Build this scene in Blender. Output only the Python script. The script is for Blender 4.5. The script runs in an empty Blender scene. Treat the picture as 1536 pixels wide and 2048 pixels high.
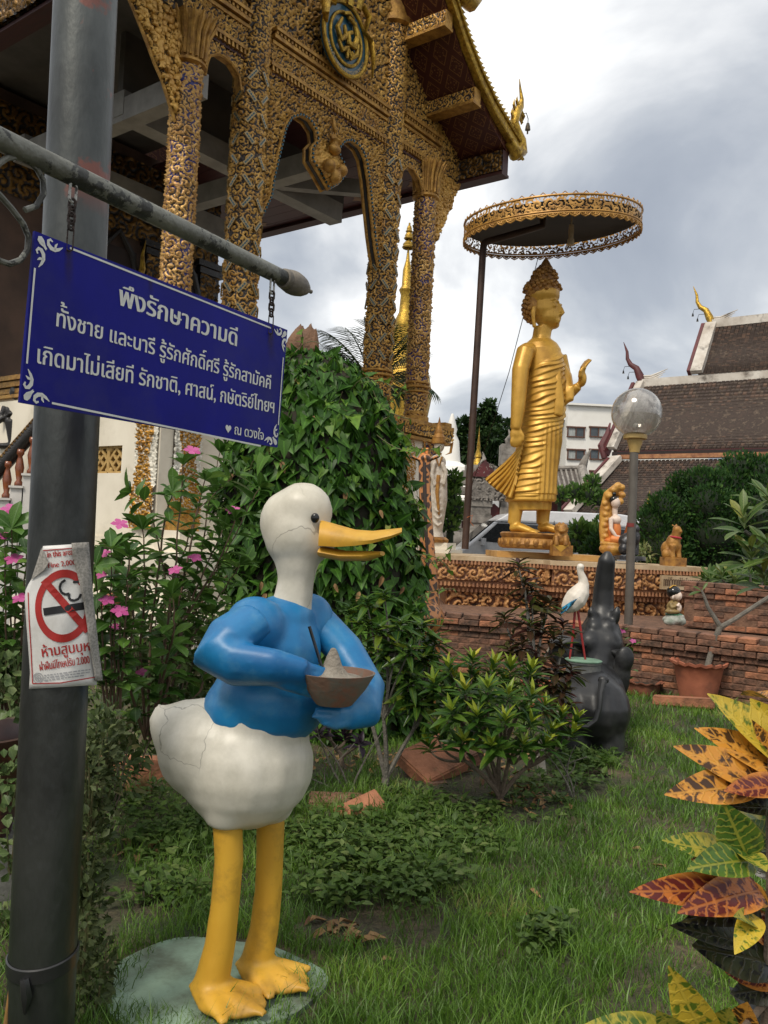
import bpy, math, random
import numpy as np
from mathutils import Vector, Matrix, geometry
rad=math.radians
SC=bpy.context.scene
COL=SC.collection
# ------------------------------------------------------------------ camera
FPX,CX,CY=1716.0,768.0,1024.0
RHO,PIT=rad(2.8),rad(1.7)
cam=bpy.data.cameras.new('camera'); cam.sensor_fit='HORIZONTAL'; cam.sensor_width=36.0
cam.lens=FPX/1536*36.0; cam.clip_start=.05; cam.clip_end=2000
camo=bpy.data.objects.new('camera',cam); COL.objects.link(camo)
cr,sr,cp,sp=math.cos(RHO),math.sin(RHO),math.cos(PIT),math.sin(PIT)
_r=Vector((cr,-sr*sp,sr*cp)); _u=Vector((-sr,-cr*sp,cr*cp)); _f=Vector((0,cp,sp))
camo.matrix_world=Matrix(((_r.x,_u.x,-_f.x,0),(_r.y,_u.y,-_f.y,0),(_r.z,_u.z,-_f.z,1.5),(0,0,0,1)))
SC.camera=camo
def ray(px,py):
    return _f+_r*((px-CX)/FPX)+_u*((CY-py)/FPX)
def P(px,py,d):
    v=ray(px,py); k=d/v.y; return Vector((v.x*k,d,1.5+v.z*k))
def G(px,py,z=0.0):
    v=ray(px,py); k=(z-1.5)/v.z; return Vector((v.x*k,v.y*k,z))
# ------------------------------------------------------------------ world
def N(nt,typ,**kw):
    n=nt.nodes.new(typ)
    for k,v in kw.items():
        if k.startswith('i_'):
            key=k[2:]; key=int(key) if key.isdigit() else key.replace('_',' ')
            n.inputs[key].default_value=v
        else: setattr(n,k,v)
    return n
SUN_EL,SUN_AZ=rad(52),rad(215)      # azimuth clockwise from +Y
wd=bpy.data.worlds.new('World'); SC.world=wd; wd.use_nodes=True
nt=wd.node_tree; L=nt.links.new
bg=nt.nodes['Background']; bg.inputs[1].default_value=.1
sky=N(nt,'ShaderNodeTexSky',sky_type='NISHITA',sun_disc=False,sun_elevation=SUN_EL,sun_rotation=SUN_AZ,air_density=1.2,dust_density=2.0)
tc=N(nt,'ShaderNodeTexCoord'); sx=N(nt,'ShaderNodeSeparateXYZ'); L(tc.outputs['Generated'],sx.inputs[0])
ad=N(nt,'ShaderNodeMath',operation='ADD',i_1=.30); L(sx.outputs[2],ad.inputs[0])
mx=N(nt,'ShaderNodeMath',operation='MAXIMUM',i_1=.06); L(ad.outputs[0],mx.inputs[0])
dx=N(nt,'ShaderNodeMath',operation='DIVIDE'); L(sx.outputs[0],dx.inputs[0]); L(mx.outputs[0],dx.inputs[1])
dy=N(nt,'ShaderNodeMath',operation='DIVIDE'); L(sx.outputs[1],dy.inputs[0]); L(mx.outputs[0],dy.inputs[1])
cb=N(nt,'ShaderNodeCombineXYZ'); L(dx.outputs[0],cb.inputs[0]); L(dy.outputs[0],cb.inputs[1])
n1=N(nt,'ShaderNodeTexNoise',i_Scale=1.15,i_Detail=8.0,i_Roughness=.50,i_Distortion=.5)
mp=N(nt,'ShaderNodeMapping'); mp.inputs['Location'].default_value=(3.1,1.7,0); L(cb.outputs[0],mp.inputs[0]); L(mp.outputs[0],n1.inputs['Vector'])
el=N(nt,'ShaderNodeMapRange',i_1=.08,i_2=.52,i_3=-.06,i_4=.36); L(sx.outputs[2],el.inputs[0])
nc=N(nt,'ShaderNodeMapRange',i_1=.30,i_2=.70,i_3=-.22,i_4=1.22,clamp=False); L(n1.outputs[0],nc.inputs[0])
sm=N(nt,'ShaderNodeMath',operation='ADD'); L(nc.outputs[0],sm.inputs[0]); L(el.outputs[0],sm.inputs[1])
rp=N(nt,'ShaderNodeValToRGB'); L(sm.outputs[0],rp.inputs[0])
e=rp.color_ramp.elements
e[0].position=.05; e[0].color=(2.9,3.2,3.75,1)
e[1].position=.98; e[1].color=(10.6,10.6,10.4,1)
for p_,c_ in ((.36,(3.7,4.0,4.5,1)),(.56,(5.0,5.25,5.6,1)),(.76,(7.4,7.5,7.6,1))):
    q=e.new(p_); q.color=c_
mxn=N(nt,'ShaderNodeMix',data_type='RGBA'); mxn.inputs[0].default_value=.90
L(sky.outputs[0],mxn.inputs[6]); L(rp.outputs[0],mxn.inputs[7]); L(mxn.outputs[2],bg.inputs[0])
# ------------------------------------------------------------------ sun behind thin cloud
sl=bpy.data.lights.new('sun','SUN'); sl.energy=2.0; sl.angle=rad(16); sl.color=(1,.92,.79)
so=bpy.data.objects.new('sun',sl); COL.objects.link(so)
sd=Vector((math.sin(SUN_AZ)*math.cos(SUN_EL),math.cos(SUN_AZ)*math.cos(SUN_EL),math.sin(SUN_EL)))
so.rotation_euler=(-sd).to_track_quat('-Z','Y').to_euler(); so.location=sd*60
vs=SC.view_settings; vs.view_transform='Standard'; vs.look='None'; vs.exposure=0.38; vs.gamma=1; vs.use_curve_mapping=False
SC.cycles.max_bounces=8; SC.cycles.transparent_max_bounces=12
# ------------------------------------------------------------------ helpers
RN=random.Random(11)
def lin(c):
    return tuple((x/255/12.92 if x<=10 else ((x/255+.055)/1.055)**2.4) for x in c)
def newmat(name):
    m=bpy.data.materials.new(name); m.use_nodes=True
    return m,m.node_tree,m.node_tree.nodes['Principled BSDF']
def M(name,c1,c2=None,rough=.6,metal=0,scale=6.0,bump=0,bscale=None,dirt=None,dscale=1.5,damt=.5,spec=.5,lo=.35,hi=.65,stretch=None,coat=0,dlo=.52,dhi=.68):
    """principled material: c1/c2 mottled by noise, optional dirt patches, optional bump"""
    m,nt,b=newmat(name); L=nt.links.new
    b.inputs['Roughness'].default_value=rough; b.inputs['Metallic'].default_value=metal
    b.inputs['Specular IOR Level'].default_value=spec; b.inputs['Coat Weight'].default_value=coat
    tc=N(nt,'ShaderNodeTexCoord'); vec=tc.outputs['Object']
    if stretch:
        mp=N(nt,'ShaderNodeMapping'); mp.inputs['Scale'].default_value=stretch; L(vec,mp.inputs[0]); vec=mp.outputs[0]
    n=N(nt,'ShaderNodeTexNoise',i_Scale=scale,i_Detail=6.0,i_Roughness=.6); L(vec,n.inputs['Vector'])
    mr=N(nt,'ShaderNodeMapRange',i_1=lo,i_2=hi); L(n.outputs[0],mr.inputs[0])
    mix=N(nt,'ShaderNodeMix',data_type='RGBA'); mix.inputs[6].default_value=(*c1,1); mix.inputs[7].default_value=(*(c2 or c1),1)
    L(mr.outputs[0],mix.inputs[0]); out=mix.outputs[2]
    if dirt:
        n2=N(nt,'ShaderNodeTexNoise',i_Scale=dscale,i_Detail=8.0,i_Roughness=.68); L(tc.outputs['Object'],n2.inputs['Vector'])
        m2=N(nt,'ShaderNodeMapRange',i_1=dlo,i_2=dhi,i_3=0.0,i_4=damt); L(n2.outputs[0],m2.inputs[0])
        mx=N(nt,'ShaderNodeMix',data_type='RGBA'); mx.inputs[7].default_value=(*dirt,1); L(out,mx.inputs[6]); L(m2.outputs[0],mx.inputs[0]); out=mx.outputs[2]
    L(out,b.inputs['Base Color'])
    if bump:
        n3=N(nt,'ShaderNodeTexNoise',i_Scale=bscale or scale*4,i_Detail=5.0); L(vec,n3.inputs['Vector'])
        bp=N(nt,'ShaderNodeBump',i_Strength=bump,i_Distance=.02); L(n3.outputs[0],bp.inputs['Height']); L(bp.outputs[0],b.inputs['Normal'])
    return m
def leafmat(name,c1,c2,c3=None,rough=.38,trans=.25,vein=None,vamt=.4,spec=.28):
    """leaf: colour per leaf (random per island + per object), paler midrib from uv, slight translucency"""
    m,nt,b=newmat(name); L=nt.links.new
    g=N(nt,'ShaderNodeNewGeometry'); oi=N(nt,'ShaderNodeObjectInfo')
    a=N(nt,'ShaderNodeMath',operation='ADD'); L(g.outputs['Random Per Island'],a.inputs[0]); L(oi.outputs['Random'],a.inputs[1])
    fr=N(nt,'ShaderNodeMath',operation='FRACT'); L(a.outputs[0],fr.inputs[0])
    rp=N(nt,'ShaderNodeValToRGB'); L(fr.outputs[0],rp.inputs[0])
    e=rp.color_ramp.elements; e[0].color=(*c1,1); e[1].color=(*c2,1); e[0].position=.1; e[1].position=.85
    if c3: q=e.new(.97); q.color=(*c3,1)
    out=rp.outputs[0]
    uv=N(nt,'ShaderNodeUVMap',uv_map='uv'); s=N(nt,'ShaderNodeSeparateXYZ'); L(uv.outputs[0],s.inputs[0])
    ab=N(nt,'ShaderNodeMath',operation='SUBTRACT',i_1=.5); L(s.outputs[0],ab.inputs[0])
    a2=N(nt,'ShaderNodeMath',operation='ABSOLUTE'); L(ab.outputs[0],a2.inputs[0])
    mr=N(nt,'ShaderNodeMapRange',i_1=.02,i_2=.07,i_3=vamt,i_4=0.0); L(a2.outputs[0],mr.inputs[0])
    mx=N(nt,'ShaderNodeMix',data_type='RGBA'); L(mr.outputs[0],mx.inputs[0]); L(out,mx.inputs[6]); mx.inputs[7].default_value=(*(vein or tuple(min(1,x*2.2) for x in c2)),1)
    no=N(nt,'ShaderNodeTexNoise',i_Scale=30.0,i_Detail=3.0); L(N(nt,'ShaderNodeTexCoord').outputs['Object'],no.inputs['Vector'])
    hs=N(nt,'ShaderNodeHueSaturation'); vr=N(nt,'ShaderNodeMapRange',i_1=.3,i_2=.7,i_3=.72,i_4=1.25); L(no.outputs[0],vr.inputs[0]); L(vr.outputs[0],hs.inputs['Value']); L(mx.outputs[2],hs.inputs['Color'])
    L(hs.outputs[0],b.inputs['Base Color']); b.inputs['Roughness'].default_value=rough; b.inputs['Specular IOR Level'].default_value=spec
    tr=N(nt,'ShaderNodeBsdfTranslucent'); L(hs.outputs[0],tr.inputs[0]); ms=N(nt,'ShaderNodeMixShader'); ms.inputs[0].default_value=trans
    L(b.outputs[0],ms.inputs[1]); L(tr.outputs[0],ms.inputs[2]); L(ms.outputs[0],nt.nodes['Material Output'].inputs[0])
    return m
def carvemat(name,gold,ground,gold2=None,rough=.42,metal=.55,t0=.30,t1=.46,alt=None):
    """carved relief: gilding on the raised work, mosaic and lacquer ground with painted recess shade in the cut-back; attribute 'h' is the carving depth"""
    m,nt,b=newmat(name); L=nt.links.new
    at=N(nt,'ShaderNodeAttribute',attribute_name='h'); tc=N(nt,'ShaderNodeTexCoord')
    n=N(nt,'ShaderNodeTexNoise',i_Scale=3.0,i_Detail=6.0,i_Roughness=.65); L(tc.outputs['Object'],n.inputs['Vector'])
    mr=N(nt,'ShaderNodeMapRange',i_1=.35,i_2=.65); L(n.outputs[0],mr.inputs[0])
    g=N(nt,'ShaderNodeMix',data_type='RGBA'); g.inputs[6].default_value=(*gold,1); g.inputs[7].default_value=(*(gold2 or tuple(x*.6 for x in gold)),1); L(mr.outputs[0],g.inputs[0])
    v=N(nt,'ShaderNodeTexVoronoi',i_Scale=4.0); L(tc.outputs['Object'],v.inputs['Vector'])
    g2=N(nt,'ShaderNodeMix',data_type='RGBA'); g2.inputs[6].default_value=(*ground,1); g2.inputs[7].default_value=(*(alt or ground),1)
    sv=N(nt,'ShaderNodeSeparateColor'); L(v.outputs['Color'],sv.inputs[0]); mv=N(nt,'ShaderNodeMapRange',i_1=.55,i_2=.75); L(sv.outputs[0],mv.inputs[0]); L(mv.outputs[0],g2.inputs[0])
    k=N(nt,'ShaderNodeMapRange',i_1=t0,i_2=t1); L(at.outputs['Fac'],k.inputs[0])  # cut-back tone carries painted recess shade besides the ground colour
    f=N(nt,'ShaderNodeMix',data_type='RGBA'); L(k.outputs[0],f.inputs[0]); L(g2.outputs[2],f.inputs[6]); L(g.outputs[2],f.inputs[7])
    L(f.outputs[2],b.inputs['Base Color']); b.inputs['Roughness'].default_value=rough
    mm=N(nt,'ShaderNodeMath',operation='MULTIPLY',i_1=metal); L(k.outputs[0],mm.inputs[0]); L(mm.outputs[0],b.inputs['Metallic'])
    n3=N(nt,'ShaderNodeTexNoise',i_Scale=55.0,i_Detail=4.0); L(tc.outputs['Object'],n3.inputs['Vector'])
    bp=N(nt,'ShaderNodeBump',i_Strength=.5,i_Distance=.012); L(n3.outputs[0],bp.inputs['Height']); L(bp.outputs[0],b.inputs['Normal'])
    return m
def link(name,me,parent=None,loc=None):
    o=bpy.data.objects.new(name,me); COL.objects.link(o)
    if parent: o.parent=parent
    if loc is not None: o.location=loc
    return o
def tag(o,label,cat,group=None):
    o['label']=label; o['category']=cat
    if group: o['group']=group
    return o
def thing(name,label,cat,loc=(0,0,0),rz=0,group=None):
    o=bpy.data.objects.new(name,None); o.empty_display_size=.1; COL.objects.link(o)
    o.location=loc; o.rotation_euler=(0,0,rz)
    return tag(o,label,cat,group)
def frame(t,up=(0,0,1)):
    t=Vector(t).normalized(); u=Vector(up)
    if abs(t.dot(u))>.97: u=Vector((0,1,0)) if abs(t.y)<.9 else Vector((1,0,0))
    a=t.cross(u).normalized(); b=a.cross(t)
    return a,b,t
class MB:
    def __init__(s): s.v=[]; s.f=[]; s.m=[]; s.mi=0
    def add(s,vs,fs):
        k=len(s.v); s.v+= [tuple(x) for x in vs]; s.f+=[tuple(i+k for i in q) for q in fs]; s.m+=[s.mi]*len(fs); return s
    def box(s,c,d,rot=None,taper=1.0):
        c=Vector(c); h=[x/2 for x in d]; vs=[]
        for z in (-1,1):
            k=taper if z>0 else 1
            for x,y in ((-1,-1),(1,-1),(1,1),(-1,1)):
                p=Vector((x*h[0]*k,y*h[1]*k,z*h[2]));  p=rot@p if rot else p; vs.append(c+p)
        return s.add(vs,[(3,2,1,0),(4,5,6,7),(0,1,5,4),(1,2,6,5),(2,3,7,6),(3,0,4,7)])
    def beam(s,p,q,w,h,up=(0,0,1)):
        p,q=Vector(p),Vector(q); a,b,t=frame(q-p,up)
        R=Matrix((a,b,t)).transposed(); return s.box((p+q)/2,(w,h,(q-p).length),R)
    def tube(s,pts,rs,n=8,cap=True,flat=1.0,up=(0,0,1),closed=False):
        pts=[Vector(p) for p in pts]; m=len(pts)
        if not hasattr(rs,'__len__'): rs=[rs]*m
        vs=[];a=None
        for i,p in enumerate(pts):
            t=(pts[(i+1)%m]-pts[i-1]) if closed else pts[min(i+1,m-1)]-pts[max(i-1,0)]
            t=t.normalized() if t.length>1e-9 else Vector((0,0,1))
            if a is None: a,b,_=frame(t,up)
            else:
                a=(a-t*a.dot(t)); a=a.normalized() if a.length>1e-6 else frame(t,up)[0]; b=t.cross(a)*-1
                b=a.cross(t)
            for j in range(n):
                an=2*math.pi*j/n; vs.append(p+(a*math.cos(an)+b*math.sin(an)*flat)*rs[i])
        fs=[]
        for i in range(m if closed else m-1):
            i2=(i+1)%m
            for j in range(n):
                j2=(j+1)%n; fs.append((i*n+j,i*n+j2,i2*n+j2,i2*n+j))
        if cap and not closed: fs+=[tuple(range(n-1,-1,-1)),tuple(range((m-1)*n,m*n))]
        return s.add(vs,fs)
    def lathe(s,prof,n=16,c=(0,0,0),ax=None,sq=1.0):
        """profile of (r,z); ax optional Matrix 3x3"""
        c=Vector(c); vs=[]; fs=[]; m=len(prof)
        for r,z in prof:
            for j in range(n):
                a=2*math.pi*j/n; p=Vector((r*math.cos(a),r*math.sin(a)*sq,z)); p=ax@p if ax else p; vs.append(c+p)
        for i in range(m-1):
            for j in range(n):
                j2=(j+1)%n; fs.append((i*n+j,i*n+j2,(i+1)*n+j2,(i+1)*n+j))
        if prof[0][0]>1e-6: fs.append(tuple(range(n-1,-1,-1)))
        if prof[-1][0]>1e-6: fs.append(tuple(range((m-1)*n,m*n)))
        return s.add(vs,fs)
    def ell(s,c,r,rot=None,n=14,m=9):
        if not hasattr(r,'__len__'): r=(r,r,r)
        c=Vector(c); vs=[]; fs=[]
        for i in range(m+1):
            t=math.pi*i/m
            for j in range(n):
                a=2*math.pi*j/n; p=Vector((r[0]*math.sin(t)*math.cos(a),r[1]*math.sin(t)*math.sin(a),-r[2]*math.cos(t)))
                vs.append(c+(rot@p if rot else p))
        for i in range(m):
            for j in range(n):
                j2=(j+1)%n; fs.append((i*n+j,i*n+j2,(i+1)*n+j2,(i+1)*n+j))
        return s.add(vs,fs)
    def prism(s,poly,ax,o=(0,0,0)):
        """poly: list of 2d points, ax: (X,Y,T) vectors; extruded along T"""
        X,Y,T=[Vector(a) for a in ax]; o=Vector(o); n=len(poly)
        vs=[o+X*x+Y*y for x,y in poly]+[o+X*x+Y*y+T for x,y in poly]
        fs=[tuple(range(n-1,-1,-1)),tuple(range(n,2*n))]+[(i,(i+1)%n,n+(i+1)%n,n+i) for i in range(n)]
        return s.add(vs,fs)
    def mesh(s,name,mats,smooth=True,sharp=None):
        me=bpy.data.meshes.new(name); me.from_pydata(s.v,[],s.f)
        if not isinstance(mats,(list,tuple)): mats=[mats]
        for m in mats: me.materials.append(m)
        if len(mats)>1: me.polygons.foreach_set('material_index',s.m)
        me.polygons.foreach_set('use_smooth',[smooth]*len(s.f))
        me.update()
        if sharp is not None:
            try: me.set_sharp_from_angle(angle=rad(sharp))
            except Exception: pass
        return me
    def obj(s,name,mats,parent=None,smooth=True,sharp=40,loc=None):
        return link(name,s.mesh(name,mats,smooth,sharp),parent,loc)
def npmesh(name,V,F,mats,smooth=True,attr=None,uv=None,mi=None):
    """fast mesh from numpy arrays; F (n,3) or (n,4)"""
    me=bpy.data.meshes.new(name); V=np.asarray(V,dtype=np.float32); F=np.asarray(F,dtype=np.int32); k=F.shape[1]
    me.vertices.add(len(V)); me.vertices.foreach_set('co',V.ravel())
    me.loops.add(F.size); me.loops.foreach_set('vertex_index',F.ravel())
    me.polygons.add(len(F)); me.polygons.foreach_set('loop_start',np.arange(0,F.size,k,dtype=np.int32))
    me.polygons.foreach_set('loop_total',np.full(len(F),k,dtype=np.int32))
    if not isinstance(mats,(list,tuple)): mats=[mats]
    for m in mats: me.materials.append(m)
    if mi is not None: me.polygons.foreach_set('material_index',np.asarray(mi,dtype=np.int32))
    me.polygons.foreach_set('use_smooth',np.full(len(F),smooth))
    if attr is not None:
        a=me.attributes.new('h','FLOAT','POINT'); a.data.foreach_set('value',np.asarray(attr,dtype=np.float32).ravel())
    if uv is not None:
        u=me.uv_layers.new(name='uv'); u.data.foreach_set('uv',np.asarray(uv,dtype=np.float32)[F.ravel()].ravel())
    me.update(calc_edges=True); me.validate()
    return me
def organic(mb,name,mat,voxel=.02,smooth=6,fac=.5,parent=None,mats_fn=None):
    """one continuous skin over overlapping closed shapes"""
    me=mb.mesh(name,mat); o=bpy.data.objects.new(name,me); COL.objects.link(o)
    r=o.modifiers.new('r','REMESH'); r.mode='VOXEL'; r.voxel_size=voxel; r.use_smooth_shade=True
    if smooth:
        q=o.modifiers.new('s','SMOOTH'); q.factor=fac; q.iterations=smooth
    dg=bpy.context.evaluated_depsgraph_get(); dg.update()
    m2=bpy.data.meshes.new_from_object(o.evaluated_get(dg)); m2.name=name
    COL.objects.unlink(o); bpy.data.objects.remove(o); bpy.data.meshes.remove(me)
    m2.polygons.foreach_set('use_smooth',[True]*len(m2.polygons))
    if not m2.materials:
        for m in (mat if isinstance(mat,(list,tuple)) else [mat]): m2.materials.append(m)
    return link(name,m2,parent)
def inside(px,py,poly):
    """vectorised point in polygon"""
    r=np.zeros(px.shape,bool); n=len(poly); j=n-1
    for i in range(n):
        xi,yi=poly[i]; xj,yj=poly[j]
        if yi!=yj:
            c=((yi>py)!=(yj>py))&(px<(xj-xi)*(py-yi)/(yj-yi)+xi); r^=c
        j=i
    return r
def sstep(a,b,x):
    t=np.clip((x-a)/(b-a),0,1); return t*t*(3-2*t)
def hash2(i,j,k):
    h=np.sin(i*127.1+j*311.7+k*74.7)*43758.5453; return h-np.floor(h)
def scroll(X,Y,c=.3,seed=1,turns=1.5,wrap=None):
    """carved scroll height 0..1: each jittered cell holds a spiral tendril with a boss and fringe of leaves"""
    gx=X/c; gy=Y/c; ix=np.floor(gx); iy=np.floor(gy)
    d1=np.full(X.shape,9.); d2=np.full(X.shape,9.); bx=np.zeros(X.shape); by=bx.copy(); bh=bx.copy(); bs=bx.copy()
    for a in (-1,0,1):
        for b in (-1,0,1):
            i=ix+a; j=iy+b; iw=np.mod(i,wrap) if wrap else i
            px=i+.22+.56*hash2(iw,j,seed); py=j+.22+.56*hash2(iw,j,seed+5.3)
            ex=gx-px; ey=gy-py; d=np.hypot(ex,ey); hh=hash2(iw,j,seed+9.1)
            n=d<d1; d2=np.where(n,d1,np.minimum(d2,d)); bx=np.where(n,ex,bx); by=np.where(n,ey,by); bh=np.where(n,hh,bh); d1=np.where(n,d,d1)
    th=np.arctan2(by,bx); ch=np.where(bh>.5,1.,-1.)
    w=np.sin((1+(bh*7%1>.45))*ch*th+bh*40+2*math.pi*turns*np.sqrt(d1+.02)*1.9)
    h=sstep(-.55,.35,w)*.86
    edge=d2-d1
    lv=np.sin(th*11+bh*20)*.5+.5
    h=np.where(edge<.22,h*(edge/.22)*.6+lv*.75*(1-edge/.22),h)
    h=h+.4*np.exp(-(d1/.08)**2)
    lobes=np.sin(ch*th*1.0+d1*26+np.sin(th*7+bh*9)*.9); h=np.where((d1>.16)&(edge>.2),h*(.80+.28*lobes),h)
    f=np.sin(X*6.2832/(c*.21)+np.sin(Y*31/c*.3)*2)*np.sin(Y*6.2832/(c*.23)+np.sin(X*27/c*.3)*2)
    return np.clip(h+.13*f,0,1.15)
def relief(name,mat,parent,s0,s1,z0,z1,y,res,depth,fn,poly=None,flip=False,extra=None,axis='x'):
    """height-field panel in the local x-z plane at y, relief toward -y (or x-panel: plane y-z toward -x)"""
    nx=max(2,int((s1-s0)/res)+1); nz=max(2,int((z1-z0)/res)+1)
    X,Z=np.meshgrid(np.linspace(s0,s1,nx),np.linspace(z0,z1,nz))
    H=fn(X,Z)
    if extra is not None: H=extra(X,Z,H)
    Yc=y-H*depth
    V=np.stack([X,Yc,Z] if axis=='x' else [Yc,X,Z],-1).reshape(-1,3)
    idx=np.arange(nx*nz).reshape(nz,nx)
    F=np.stack([idx[:-1,:-1],idx[:-1,1:],idx[1:,1:],idx[1:,:-1]],-1).reshape(-1,4)
    if poly is not None:
        cx=(X[:-1,:-1]+X[1:,1:])/2; cz=(Z[:-1,:-1]+Z[1:,1:])/2
        F=F[inside(cx,cz,poly).ravel()]
    if axis!='x': F=F[:,::-1]
    return link(name,npmesh(name,V,F,mat,True,H.ravel()),parent)
def carved_column(name,mat,parent,cx,cy,r,z0,z1,c,depth,seed,res=.022):
    n=max(24,int(2*math.pi*r/res)); nz=int((z1-z0)/res)
    wrap=max(3,round(2*math.pi*r/c)); cc=2*math.pi*r/wrap
    A,Z=np.meshgrid(np.arange(n)*2*math.pi/n,np.linspace(z0,z1,nz))
    H=scroll(A*r,Z,cc,seed,wrap=wrap); rr=r+H*depth
    V=np.stack([cx+rr*np.cos(A),cy+rr*np.sin(A),Z],-1).reshape(-1,3)
    idx=np.arange(n*nz).reshape(nz,n); nx_=np.roll(idx,-1,axis=1)
    F=np.stack([idx[:-1],nx_[:-1],nx_[1:],idx[1:]],-1).reshape(-1,4)
    return link(name,npmesh(name,V,F,mat,True,H.ravel()),parent)
# leaves -----------------------------------------------------------
def leafgeo(Lg=1.0,W=.4,n=5,fold=.12,droop=.25,shape='lance',wave=0,back=0.0):
    """leaf along +y, facing +z; returns V,F(quads),uv"""
    V=[];U=[];F=[]
    for i in range(n+1):
        t=i/n
        if shape=='lance': w=math.sin(math.pi*min(1,t**.8))**.8 if t>0 else .06
        elif shape=='heart': w=(1-t)**.75*(1.25 if t>0 else 1.0)*(1-.25*t)
        elif shape=='obov': w=math.sin(math.pi*t**1.45)**.75 if t>0 else .05
        else: w=(1-t)*.9+.1
        if i==n: w=.02
        w=max(w,.03)*W/2
        y=t*Lg; z=-droop*Lg*t*t+wave*Lg*math.sin(t*7)
        yb=y-(back*Lg*(1-t)**2 if shape=='heart' else 0)
        V+=[(-w,yb,z+fold*w*2),(0,y,z),(w,yb,z+fold*w*2)]
        U+=[(.5-.5*(w*2/W),t),(.5,t),(.5+.5*(w*2/W),t)]
    for i in range(n):
        a=i*3; F+=[(a,a+1,a+4,a+3),(a+1,a+2,a+5,a+4)]
    return np.array(V),np.array(F),np.array(U)
class LeafKind:
    def __init__(s,name,mat,**k):
        s.V,s.F,s.U=leafgeo(**k); s.mat=mat; s.me=npmesh(name,s.V,s.F,mat,True,uv=s.U)
def orient(pos,d,nrm,scale,roll=0):
    d=Vector(d).normalized(); n=Vector(nrm); n=n-d*n.dot(d)
    if n.length<1e-4: n=Vector((0,0,1))-d*d.z if abs(d.z)<.9 else Vector((1,0,0))
    n.normalize(); x=d.cross(n)
    if roll: R=Matrix.Rotation(roll,3,d); x=R@x; n=R@n
    m=Matrix(((x.x*scale,d.x*scale,n.x*scale,pos[0]),(x.y*scale,d.y*scale,n.y*scale,pos[1]),(x.z*scale,d.z*scale,n.z*scale,pos[2]),(0,0,0,1)))
    return m
def joinleaves(kind,mats):
    A=np.array([[list(r) for r in m] for m in mats],dtype=np.float32)
    V=np.einsum('nij,vj->nvi',A[:,:3,:3],kind.V.astype(np.float32))+A[:,None,:3,3]
    n,k,_=V.shape; F=(kind.F[None]+np.arange(n)[:,None,None]*k).reshape(-1,kind.F.shape[1]); U=np.tile(kind.U,(n,1))
    return V.reshape(-1,3),F,U
def foliage(root,leaves,limit=300,name='leaf',key=None,mass='foliage'):
    """leaves: list of (matrix in root space, kind). Largest in view become parts, the rest one mass"""
    org=root.matrix_basis.translation if root else Vector()
    cl=camo.matrix_world.translation
    def k0(l):
        p=l[0].translation+org; v=cl-p; s=l[0].col[1].to_3d(); n=l[0].col[2].to_3d().normalized()
        return -(s.length/max(v.length,.2))*(.35+abs(n.dot(v.normalized())))
    leaves=sorted(leaves,key=key or k0)
    for m,k in leaves[:limit]:
        o=bpy.data.objects.new(name,k.me); COL.objects.link(o); o.parent=root; o.matrix_basis=m
    rest=leaves[limit:]; kinds={}
    for m,k in rest: kinds.setdefault(id(k),(k,[]))[1].append(m)
    if rest:
        Vs,Fs,Us,mi,mats=[],[],[],[],[]; off=0
        for k,ms in kinds.values():
            V,F,U=joinleaves(k,ms)
            if k.mat not in mats: mats.append(k.mat)
            Vs.append(V);Fs.append(F+off);Us.append(U);mi.append(np.full(len(F),mats.index(k.mat)));off+=len(V)
        o=link(mass,npmesh(mass,np.concatenate(Vs),np.concatenate(Fs),mats,True,uv=np.concatenate(Us),mi=np.concatenate(mi)),root)
        o['kind']='stuff'
def rdir(rn=RN):
    while True:
        v=Vector((rn.uniform(-1,1),rn.uniform(-1,1),rn.uniform(-1,1)))
        if .05<v.length<1: return v.normalized()
def bez(p0,p1,p2,n=8):
    p0,p1,p2=Vector(p0),Vector(p1),Vector(p2)
    return [p0*(1-t)**2+p1*2*t*(1-t)+p2*t*t for t in [i/n for i in range(n+1)]]
# raster text ------------------------------------------------------
def text_splines(s,size=1.0):
    c=bpy.data.curves.new('tmp','FONT'); c.body=s; c.size=size; c.resolution_u=4
    o=bpy.data.objects.new('tmp',c); COL.objects.link(o); bpy.context.view_layer.update()
    dg=bpy.context.evaluated_depsgraph_get(); cu=o.to_curve(dg); out=[]
    for sp_ in cu.splines:
        bp=sp_.bezier_points; pts=[]
        if len(bp):
            for i in range(len(bp)):
                a,b=bp[i],bp[(i+1)%len(bp)]
                pts+=[(p.x,p.y) for p in geometry.interpolate_bezier(a.co,a.handle_right,b.handle_left,b.co,5)[:-1]]
        else: pts=[(p.co.x,p.co.y) for p in sp_.points]
        if len(pts)>2: out.append(pts)
    o.to_curve_clear(); COL.objects.unlink(o); bpy.data.objects.remove(o); bpy.data.curves.remove(c)
    return out
TONES='\u0e48\u0e49\u0e4a\u0e4b\u0e4c'; UPV='\u0e31\u0e34\u0e35\u0e36\u0e37'
def thai_splines(s):
    main='';ext=[]
    for i,ch in enumerate(s):
        if ch in TONES and i and s[i-1] in UPV: ext.append((main[:-1],ch))
        else: main+=ch
    out=text_splines(main)
    for pre,ch in ext:
        a=len(text_splines(pre)); q=text_splines(pre+ch)[a:]
        out+=[[(x,y+.20) for x,y in p] for p in q]
    return out
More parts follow.
